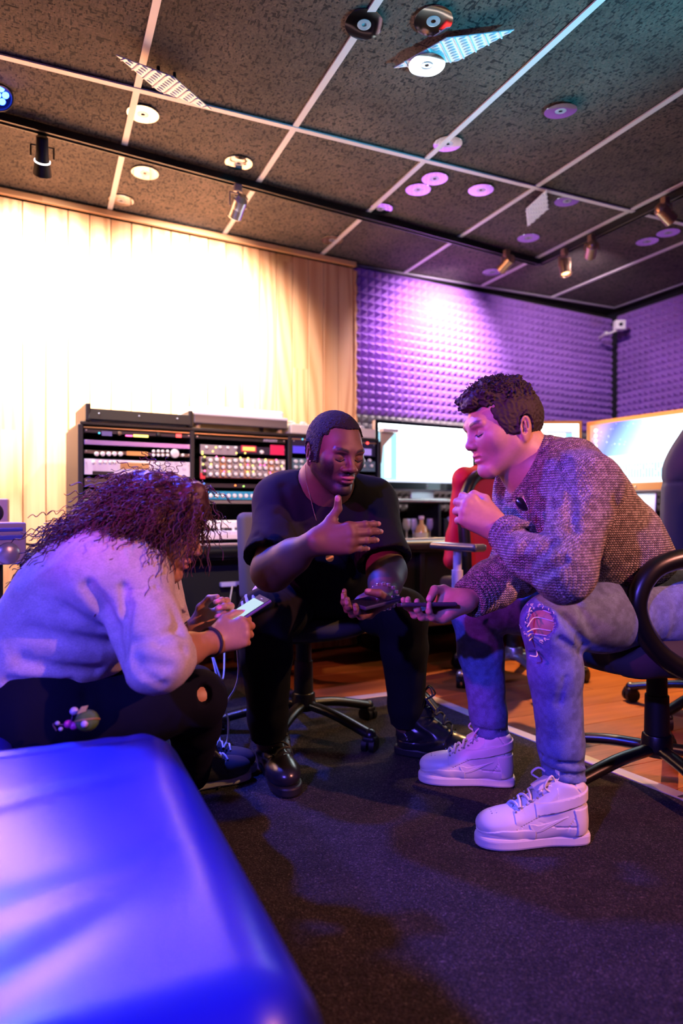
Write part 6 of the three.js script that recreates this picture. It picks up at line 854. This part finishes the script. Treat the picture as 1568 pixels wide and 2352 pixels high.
  const NP = (p) => A2(p).sub(nB), shF = field(sh), bodyF = field([...sh.filter((q) => q.op !== 'sub'), cap(lerp3(headC, neck, 0.4), neck, 0.064, 0.075, 0.02)]);
  const drape = (pts) => pts.map((p) => { const q = meet(bodyF, p, 0.013, INTO, 0.3); return q.sub(nB); });
  const cm = M([0.85, 0.68, 0.42], 0.25, 0.9);
  obj('chain', [tu([...drape([[0.6997, 0.9699, -1.8236], [0.7008, 0.9294, -1.8229], [0.7112, 0.8788, -1.8181], [0.7227, 0.8281, -1.8128], [0.7342, 0.7838, -1.8075]]), NP([0.7184, 0.7436, -1.7268]), NP([0.7286, 0.7198, -1.7134])], 0.0013, 70, 5), tu([...drape([[0.7933, 0.8813, -1.7815], [0.7898, 0.8471, -1.783], [0.7851, 0.8155, -1.7849]]), NP([0.7479, 0.7614, -1.7246]), NP([0.7297, 0.7198, -1.7129])], 0.0013, 50, 5)], cm, nk);
  const pend = cy(0.0115, 0.0115, 0.002, 0, 0, 0, PI / 2, 0, 0, 32); pend.lookAt(A2([-0.3048, 0.2448, 0.9204])); obj('pendant', pend, M([0.95, 0.58, 0.24], 0.4, 0.1), nk); obj('bail', new THREE.TorusGeometry(0.003, 0.0009, 6, 14).translate(0, 0.0145, 0), cm, nk);
  const br = thing('bracelet', 'chunky silver bracelet on the wrist of the man in black', 'bracelet', lerp3(elL, wrL, 0.97)), bd = A2(dirTo(elL, wrL)), e1 = bd.clone().cross(V(0, 1, 0)).normalize(), e2 = bd.clone().cross(e1);
  for (let i = 0; i < 16; i++) { const a = i * PI / 8, p = e1.clone().multiplyScalar(Math.cos(a) * 0.036).addScaledVector(e2, Math.sin(a) * 0.036); const g = rb(0.011, 0.011, 0.011, 0.003); g.translate(p.x, p.y, p.z); obj('link', g, M([0.8, 0.74, 0.72], 0.2, 0.9), br); }
  // phone
  const ph = thing('smartphone', 'dark phone in the left hand of the man in black', 'phone', [0.7708, 0.6078, -1.5167]), pm = lookM(V(0, 0, 0), A2([-0.9407, -0.0781, 0.3301]), A2([-0.029, 0.9931, 0.1137])), PG = (g) => { g.applyMatrix4(pm); return g; };
  obj('case', PG(rb(0.07, 0.0095, 0.142, 0.004, 0, 0, 0, 0, 0, 0, 3)), M([0.03, 0.028, 0.06], 0.35), ph); obj('screen', PG(rb(0.064, 0.001, 0.134, 0.0004, 0, 0.005, 0)), M([0.01, 0.012, 0.016], 0.08), ph);
  // boots
  const bl = M([0.014, 0.014, 0.017], 0.28, 0, { clearcoat: 0.4, clearcoatRoughness: 0.25 }), bo = { soleMat: M([0.012, 0.012, 0.014], 0.5), upperMat: bl, laceMat: M([0.02, 0.02, 0.022], 0.7), high: 0.2, rough: true, loop: true, strap: true };
  const s1 = thing('boot', 'black leather boot pointing at the camera in the middle', 'shoe', [0, 0, 0], 0, 'black boots of the man in black'); makeShoe(s1, 'boot', bo); placeShoe(s1, [0.6702, 0.02, -2.1053], [0.6483, 0, -1.808], {});
  const s2 = dup(s1, [0, 0, 0], 0, 'black leather boot behind the far white sneaker'); placeShoe(s2, [1.1011, 0, -2.0154], [1.2324, -0, -1.8627], {});
}

// ---------------------------------------------------------------- woman in the pale sweatshirt (left)
{
  const P = thing('person', 'woman with long curly hair and a pale sweatshirt bent over a phone', 'person', [[-0.0904, 0.3848, -1.7468][0], 0, [-0.0904, 0.3848, -1.7468][2]]);
  const B = [P.position.x, 0, P.position.z], put = (name, gs, mat, parent = P, keep) => { const l = (Array.isArray(gs) ? gs : [gs]); l.forEach((g) => g.translate(-B[0], 0, -B[2])); return obj(name, l, mat, parent, keep); };
  const shR = [0.1755, 0.6889, -1.5198], elR = [0.2132, 0.5336, -1.4039], wrR = [0.3525, 0.5386, -1.5169], shL = [0.2481, 0.6464, -1.8158], elL = [0.2966, 0.4791, -1.7716], wrL = [0.3369, 0.5422, -1.6334], hipR = [-0.0024, 0.3889, -1.6199], knR = [0.353, 0.365, -1.6803], anR = [0.3955, 0.0684, -1.9559], hipL = [-0.0376, 0.3661, -1.8545], knL = [0.3776, 0.3335, -1.8663], anL = [0.4384, 0.0363, -2.1008], neck = [0.1549, 0.7264, -1.6058], pel = [-0.0817, 0.387, -1.7538], belly = [-0.007, 0.476, -1.7099], chest = [0.0897, 0.6192, -1.6564], headC = [0.2373, 0.8056, -1.5803];
  const skin = [0.42, 0.21, 0.12], hm = lookM(A2(headC), A2(headC).add(A2([0.9034, -0.312, 0.2941])), A2([0.2874, 0.9497, 0.1246]));
  const hp = headPrims({ nose: 0.85, nw: 0.95, lip: 1.1, w: 0.96 });
  const hR = makeHand({ wrist: wrR, dir: [0.9649, 0.2611, 0.0271], back: [-0.4864, 0.1986, 0.8509], right: true, scale: 0.88, curls: [[0.9, 1.1, 0.6], [1.0, 1.2, 0.6], [1.1, 1.25, 0.6], [1.15, 1.25, 0.6]], spread: 0.06, thumb: [[0.048, 0.05, -0.02], [0.055, 0.085, -0.03], [0.05, 0.112, -0.04]], thumbUp: [0.6, 0, 0.6] });
  const hL = makeHand({ wrist: wrL, dir: [0.8609, 0.4354, 0.2631], back: [0.5917, -0.2827, -0.7549], right: false, scale: 0.88, curls: [[0.8, 1.1, 0.5], [0.9, 1.1, 0.6], [0.95, 1.1, 0.6], [1.0, 1.1, 0.6]], spread: 0.06, thumb: [[0.048, 0.045, -0.022], [0.056, 0.078, -0.035], [0.045, 0.1, -0.05]], thumbUp: [0.6, 0.2, 0.5] });
  const hands = [hR, hL], head = { box: boxAround(hm, [-0.1, -0.135, -0.125], [0.1, 0.135, 0.135]) };
  const prims = [...local(hp, hm), cap(lerp3(headC, neck, 0.25), neck, 0.05, 0.056, 0.03), cap(neck, chest, 0.065, 0.1, 0.06), cap(chest, belly, 0.1, 0.1, 0.05), cap(belly, pel, 0.105, 0.12, 0.05),
    ...chain([neck, shR, elR, wrR], [0.045, 0.045, 0.038, 0.026], 0.03), cap(lerp3(elR, wrR, 0.15), lerp3(elR, wrR, 0.55), 0.037, 0.035, 0.02), ...chain([neck, shL, elL, wrL], [0.045, 0.045, 0.036, 0.026], 0.03), ...chain([pel, hipR, knR, anR], [0.09, 0.075, 0.05, 0.034], 0.04), ...chain([pel, hipL, knL, anL], [0.09, 0.075, 0.05, 0.034], 0.04), ...hR.prims, ...hL.prims];
  const o = { lips: [0.45, 0.16, 0.15], brow: [0.06, 0.03, 0.02], nail: [0.75, 0.16, 0.42] };
  put('body', bodyMesh(prims, head, hands, personPaint(skin, head, hm, hands, o), [neck, pel, hipL, hipR, knL, knR, anL, anR, shL, shR, elL, elR, wrL, wrR, headC]), skinMat(0.45));
  const hairMat = M([0.06, 0.018, 0.013], 0.5, 0, { sheen: 0.3, sheenRoughness: 0.35, sheenColor: new THREE.Color().setRGB(0.5, 0.2, 0.15) });
  const lash = [-1].map((s) => tu([[s * 0.0175, -0.0055, 0.0875], [s * 0.03, -0.011, 0.0905], [s * 0.0445, -0.0075, 0.0845]], 0.0013, 10, 5)); lash.forEach((g) => g.applyMatrix4(hm)); put('eyelashes', lash, M([0.02, 0.01, 0.01], 0.6));
  // curly hair: a soft core with corkscrew locks that leave it in all directions and fall back over the shoulders
  const core = [ell([0.2527, 0.8255, -1.5844], [0.1, 0.09, 0.1], 0.03), ell([0.2995, 0.8606, -1.5527], [0.045, 0.04, 0.075], 0.04), cap([0.2233, 0.8306, -1.5976], [0.109, 0.7647, -1.6593], 0.085, 0.06, 0.05), cap([0.2071, 0.7822, -1.5499], [0.2029, 0.7356, -1.5187], 0.06, 0.03, 0.04), cap([0.1229, 0.7697, -1.6531], [0.0631, 0.7183, -1.6905], 0.055, 0.03, 0.04), sub(ell([0.324, 0.7606, -1.5414], [0.05, 0.062, 0.09], 0.012)), sub(ell([0.3021, 0.7106, -1.551], [0.05, 0.04, 0.09], 0.012))];
  const coreF = field(core, (x, y, z, d) => (Math.abs(d) > 0.04 ? 0 : -0.02 * (noise3(x * 36, y * 36, z * 36) - 0.45) - 0.008 * (noise3(x * 95, y * 95, z * 95) - 0.5)));
  const coreG = nets(coreF, ...bounds([[0.2527, 0.8255, -1.5844], [0.0631, 0.7183, -1.6905], [0.2029, 0.7356, -1.5187], [0.3315, 0.8506, -1.5385]], 0.13), 0.006);
  const hairG = [coreG], cp = coreG.attributes.position, cn = coreG.attributes.normal, back = A2([-0.7534, -0.5665, -0.3339]), down = A2([-0.2738, -0.9617, -0.0076]), toCam = A2([-0.4074, 0.0035, 0.9133]);
  const faceC = A2([0.3222, 0.7556, -1.5422]);
  for (let i = 0; i < 3400; i++) {
    const k = Math.floor(rnd() * cp.count), s = V(0, 0, 0).fromBufferAttribute(cp, k), n = V(0, 0, 0).fromBufferAttribute(cn, k); if (n.dot(toCam) < -0.55 && rnd() < 0.8) continue;
    const len = rr(0.045, 0.12), turns = len / rr(0.018, 0.032), r = rr(0.0028, 0.0068), th = rr(0.0006, 0.0012), ph = rr(0, 6.28), flow = n.clone().multiplyScalar(rr(0.35, 0.75)).addScaledVector(back, rr(0.2, 0.9)).addScaledVector(down, rr(0.1, 0.5)).normalize();
    if (s.distanceTo(faceC) < 0.085) continue;
    const e1 = flow.clone().cross(V(0.3, 0.9, 0.2)).normalize(), e2 = flow.clone().cross(e1), pts = [], m = Math.max(6, Math.round(turns * 6));
    for (let q = 0; q <= m; q++) { const t = q / m, a = ph + t * turns * 6.283, rad = r * sst(0, 0.15, t) * (1 - 0.35 * t); pts.push(s.clone().addScaledVector(n, -0.008).addScaledVector(flow, t * len).addScaledVector(down, t * t * len * 0.35).addScaledVector(e1, Math.cos(a) * rad).addScaledVector(e2, Math.sin(a) * rad)); }
    hairG.push(tu(pts, th, Math.min(44, m * 2), 4));
  }
  put('hair', hairG, hairMat);
  // sweatshirt
  const fleece = tex(512, 0.2, (u, v) => { const n = tnoise(u * 200, v * 200, 200), b = tnoise(u * 70, v * 200, 1400), c = tnoise(u * 14, v * 14, 14), k = 0.86 + 0.12 * (n - 0.5) + 0.1 * (b - 0.5) + 0.08 * (c - 0.5); return [k, k * 0.985, k * 0.98]; });
  const swMat = M([0.66, 0.63, 0.66], 0.9, 0, { map: fleece, sheen: 0.4 });
  const cuff = lerp3(elR, wrR, 0.28), cuffL = lerp3(elL, wrL, 0.3), fR = dirTo(elR, wrR);
  const sw = [cap(neck, chest, 0.085, 0.14, 0.05), cap([0.1184, 0.6899, -1.5343], [0.1306, 0.6574, -1.7587], 0.1, 0.1, 0.05), cap(chest, belly, 0.145, 0.145, 0.06), cap(belly, [-0.0724, 0.4023, -1.7497], 0.145, 0.15, 0.06), ...chain([neck, lerp3(neck, shR, 0.6), shR, lerp3(shR, elR, 0.6), elR, cuff], [0.07, 0.077, 0.076, 0.064, 0.059, 0.05], 0.03), ...chain([neck, shL, elL, cuffL], [0.07, 0.08, 0.068, 0.055], 0.03), cutEnd(cuff, fR, 0.09), cutEnd(cuffL, dirTo(elL, wrL), 0.09), sub(cap(lerp3(headC, neck, 0.6), lerp3(headC, neck, 1.02), 0.066, 0.064, 0.01), 0.01), sub(cap(lerp3(elR, wrR, 0.2), lerp3(elR, wrR, 0.6), 0.042, 0.046, 0.003)), { k: 0.006, op: 'sub', f: (() => { const c = A2([-0.0325, 0.3745, -1.6005]), n = A2([-0.2571, -0.96, -0.111]).normalize(); return (x, y, z) => -((x - c.x) * n.x + (y - c.y) * n.y + (z - c.z) * n.z); })() }];
  const cr = [[[0.0893, 0.686, -1.4488], [0.1442, 0.6004, -1.4349], 0.014, 0.016], [[0.1418, 0.6004, -1.436], [0.164, 0.518, -1.4367], 0.013, 0.02], [[0.1446, 0.6828, -1.4131], [0.1479, 0.6246, -1.3895], 0.01, 0.01], [[0.1453, 0.6434, -1.3798], [0.1502, 0.5555, -1.3882], 0.011, 0.016], [[0.0424, 0.6374, -1.4695], [0.1166, 0.5897, -1.4581], 0.02, 0.008], [[-0.0307, 0.5897, -1.5238], [0.1092, 0.5562, -1.4722], 0.02, 0.01], [[-0.0471, 0.5269, -1.5309], [0.0761, 0.4931, -1.4867], 0.016, 0.009], [[-0.0718, 0.4821, -1.5417], [0.0351, 0.4678, -1.5159], 0.014, 0.012], [[-0.0806, 0.4479, -1.5565], [-0.015, 0.421, -1.5599], 0.012, 0.012], [[0.1464, 0.5766, -1.3243], [0.2216, 0.594, -1.3237], 0.013, 0.009], [[0.1509, 0.5502, -1.3222], [0.2194, 0.5343, -1.3354], 0.014, 0.006], [[0.1931, 0.5745, -1.3144], [0.2446, 0.5577, -1.3352], 0.012, 0.006], [[0.1612, 0.533, -1.3285], [0.2147, 0.5011, -1.3483], 0.013, 0.005], [[0.2517, 0.6524, -1.3981], [0.2574, 0.5897, -1.3953], 0.014, 0.008], [[0.1504, 0.6747, -1.3886], [0.2513, 0.6815, -1.4203], 0.006, 0.004]];
  const shirt = put('sweatshirt', nets(field(sw, cloth(0.007, 10, 9, 10, laidOn(field(sw), cr))), ...bounds([neck, pel, belly, chest, shR, shL, elR, elL, cuff], 0.18), 0.0075), swMat);
  const band = new THREE.TorusGeometry(0.048, 0.011, 10, 40); band.scale(1, 1, 1.9); band.applyQuaternion(new THREE.Quaternion().setFromUnitVectors(V(0, 0, 1), A2(fR))); band.translate(...A2(cuff).addScaledVector(A2(fR), -0.012).toArray()); put('cuff', band, swMat, shirt);
  // jeans
  const jm = M([0.005, 0.006, 0.016], 0.9, 0, { specularIntensity: 0.25 });
  const kneeHole = [0.357, 0.3981, -1.591];
  const jp = [ell(pel, [0.16, 0.12, 0.16], 0.05), ...chain([pel, hipR, lerp3(hipR, knR, 0.6), knR], [0.13, 0.11, 0.088, 0.068], 0.04), ...chain([knR, lerp3(knR, anR, 0.3), anR], [0.066, 0.062, 0.046], 0.02), ...chain([pel, hipL, lerp3(hipL, knL, 0.6), knL], [0.12, 0.105, 0.084, 0.068], 0.04), ...chain([knL, lerp3(knL, anL, 0.3), anL], [0.066, 0.06, 0.044], 0.02), cutEnd(anR, dirTo(knR, anR), 0.09), cutEnd(anL, dirTo(knL, anL), 0.09), sub(ell(kneeHole, [0.026, 0.034, 0.05], 0.004))];
  put('jeans', nets(field(jp, cloth(0.005, 12, 10, 12, [[[0.0879, 0.4357, -1.547], [0.2066, 0.4315, -1.5487], 0.02, 0.006]])), ...bounds([pel, hipL, hipR, knL, knR, anL, anR], 0.16), 0.009), jm);
  // watch, hair tie, phone
  const wt = thing('wristwatch', 'silver watch with a metal band on the far wrist of the woman', 'watch', lerp3(elL, wrL, 0.94)), wd = A2(dirTo(elL, wrL)), e1 = wd.clone().cross(A2([-0.4074, 0.0035, 0.9133])).normalize(), e2 = e1.clone().cross(wd).normalize();
  for (let i = 0; i < 14; i++) { const a = i * PI / 7, p = e1.clone().multiplyScalar(Math.cos(a) * 0.031).addScaledVector(e2, Math.sin(a) * 0.031), g = rb(0.02, 0.0035, 0.013, 0.001); g.applyMatrix4(new THREE.Matrix4().makeBasis(wd.clone(), p.clone().normalize(), wd.clone().cross(p.clone().normalize()))); g.translate(p.x, p.y, p.z); obj('band_link', g, M([0.5, 0.48, 0.52], 0.25, 0.9), wt); }
  const wc = cy(0.017, 0.017, 0.008, 0, 0.035, 0, 0, 0, 0, 28); wc.applyMatrix4(new THREE.Matrix4().makeBasis(wd.clone(), e1.clone(), wd.clone().cross(e1))); obj('case', wc, M([0.6, 0.58, 0.6], 0.2, 0.9), wt);
  const tie = new THREE.TorusGeometry(0.0315, 0.0035, 10, 40); tie.applyQuaternion(new THREE.Quaternion().setFromUnitVectors(V(0, 0, 1), A2(fR))); const ht = thing('hair_tie', 'thin dark hair tie round the near wrist of the woman', 'hair tie', lerp3(elR, wrR, 0.98)); obj('band', tie, M([0.03, 0.015, 0.02], 0.7), ht); obj('knot', sp(0.005, 0, 0.0315, 0, 10), M([0.03, 0.015, 0.02], 0.7), ht);
  const ph = thing('smartphone', 'phone with a lit pale screen in the hands of the woman', 'phone', [0.4388, 0.5908, -1.5662]), pm = lookM(V(0, 0, 0), A2([0.8739, 0.4828, -0.0574]), A2([-0.7484, 0.6476, 0.1429])), PG = (g) => { g.applyMatrix4(pm); return g; };
  obj('case', PG(rb(0.066, 0.0085, 0.138, 0.004, 0, 0, 0, 0, 0, 0, 3)), M([0.2, 0.12, 0.35], 0.3, 0.3), ph); obj('glass', PG(rb(0.063, 0.001, 0.134, 0.0004, 0, 0.0045, 0)), M([0.01, 0.01, 0.012], 0.6, 0, { ior: 1.2 }), ph); obj('screen', PG(rb(0.06, 0.001, 0.112, 0.0004, 0, 0.0056, -0.006)), new THREE.MeshStandardMaterial({ color: 0x000000, roughness: 1, emissive: new THREE.Color().setRGB(0.62, 0.86, 0.95), emissiveIntensity: 0.9 }), ph); obj('ear_slot', PG(rb(0.01, 0.001, 0.002, 0.0004, 0, 0.0053, 0.058)), M([0.5, 0.5, 0.5], 0.3), ph);
  // shoes
  const so = { soleMat: M([0.75, 0.72, 0.7], 0.6), upperMat: M([0.05, 0.05, 0.06], 0.6), laceMat: white, high: 0.12 };
  const s1 = thing('sneaker', 'dark sneaker with a pale toe cap behind the blue couch', 'shoe', [0, 0, 0]); makeShoe(s1, 'sneaker', so); placeShoe(s1, [anR[0] - 0.06, 0, anR[2] - 0.03], [0.4688, 0, -1.9962], { scale: 0.84 });
  const s2 = dup(s1, [0, 0, 0], 0, 'dark sneaker of the hidden far foot of the woman'); placeShoe(s2, [anL[0] - 0.06, 0, anL[2] - 0.02], [anL[0] + 0.2, 0, anL[2] + 0.06], { scale: 0.84 });
  // charms lying on the couch edge
  let q = [0.0794, 0.428, -1.3974], c = thing('ball_charm', 'green glassy ball charm resting on the back edge of the blue couch', 'charm', q); obj('ball', la(Array.from({ length: 15 }, (_, i) => { const a = -PI / 2 + i * PI / 14; return [0.023 * Math.cos(a), 0.021 * Math.sin(a)]; }), 28), M([0.1, 0.2, 0.05], 0.15, 0, { clearcoat: 1 }), c); obj('leaf', [ex([[0, 0], [0.012, 0.006], [0.022, 0.002], [0.014, -0.004]], 0.003, 0.001, -0.018, 0.018, 0.006, 0, 0, 0.5)], M([0.5, 0.45, 0.15], 0.5), c); obj('disc_spot', [sp(0.007, -0.006, 0.0, 0.0205, 12)], M([0.6, 0.5, 0.7], 0.3), c); obj('band_ring', new THREE.TorusGeometry(0.0225, 0.002, 8, 30).rotateX(1.2), M([0.35, 0.25, 0.08], 0.4), c);
  q = [0.0522, 0.428, -1.4096]; c = thing('tassel_charm', 'small pink and white beaded charm beside the green ball', 'charm', q);
  for (const [p, r, m] of [[[0.004, 0.018, 0], 0.0085, [0.5, 0.48, 0.6]], [[-0.006, -0.006, 0], 0.009, [0.6, 0.04, 0.32]], [[0.004, -0.01, 0.002], 0.009, [0.6, 0.05, 0.36]], [[-0.026, -0.002, 0], 0.0045, [0.4, 0.4, 0.6]], [[-0.02, -0.014, 0], 0.0045, [0.4, 0.4, 0.6]]]) obj('bead', new THREE.SphereGeometry(r, 14, 10).scale(1, 0.9, 0.9).translate(...p), M(m, 0.35), c);
  obj('string', tu([[0.003, 0.02, 0], [-0.004, -0.005, 0], [-0.018, -0.006, 0], [-0.034, -0.002, 0], [-0.028, -0.016, 0]], 0.0014, 24, 5), M([0.08, 0.05, 0.12], 0.7), c);
}

renderer.render(scene, camera);
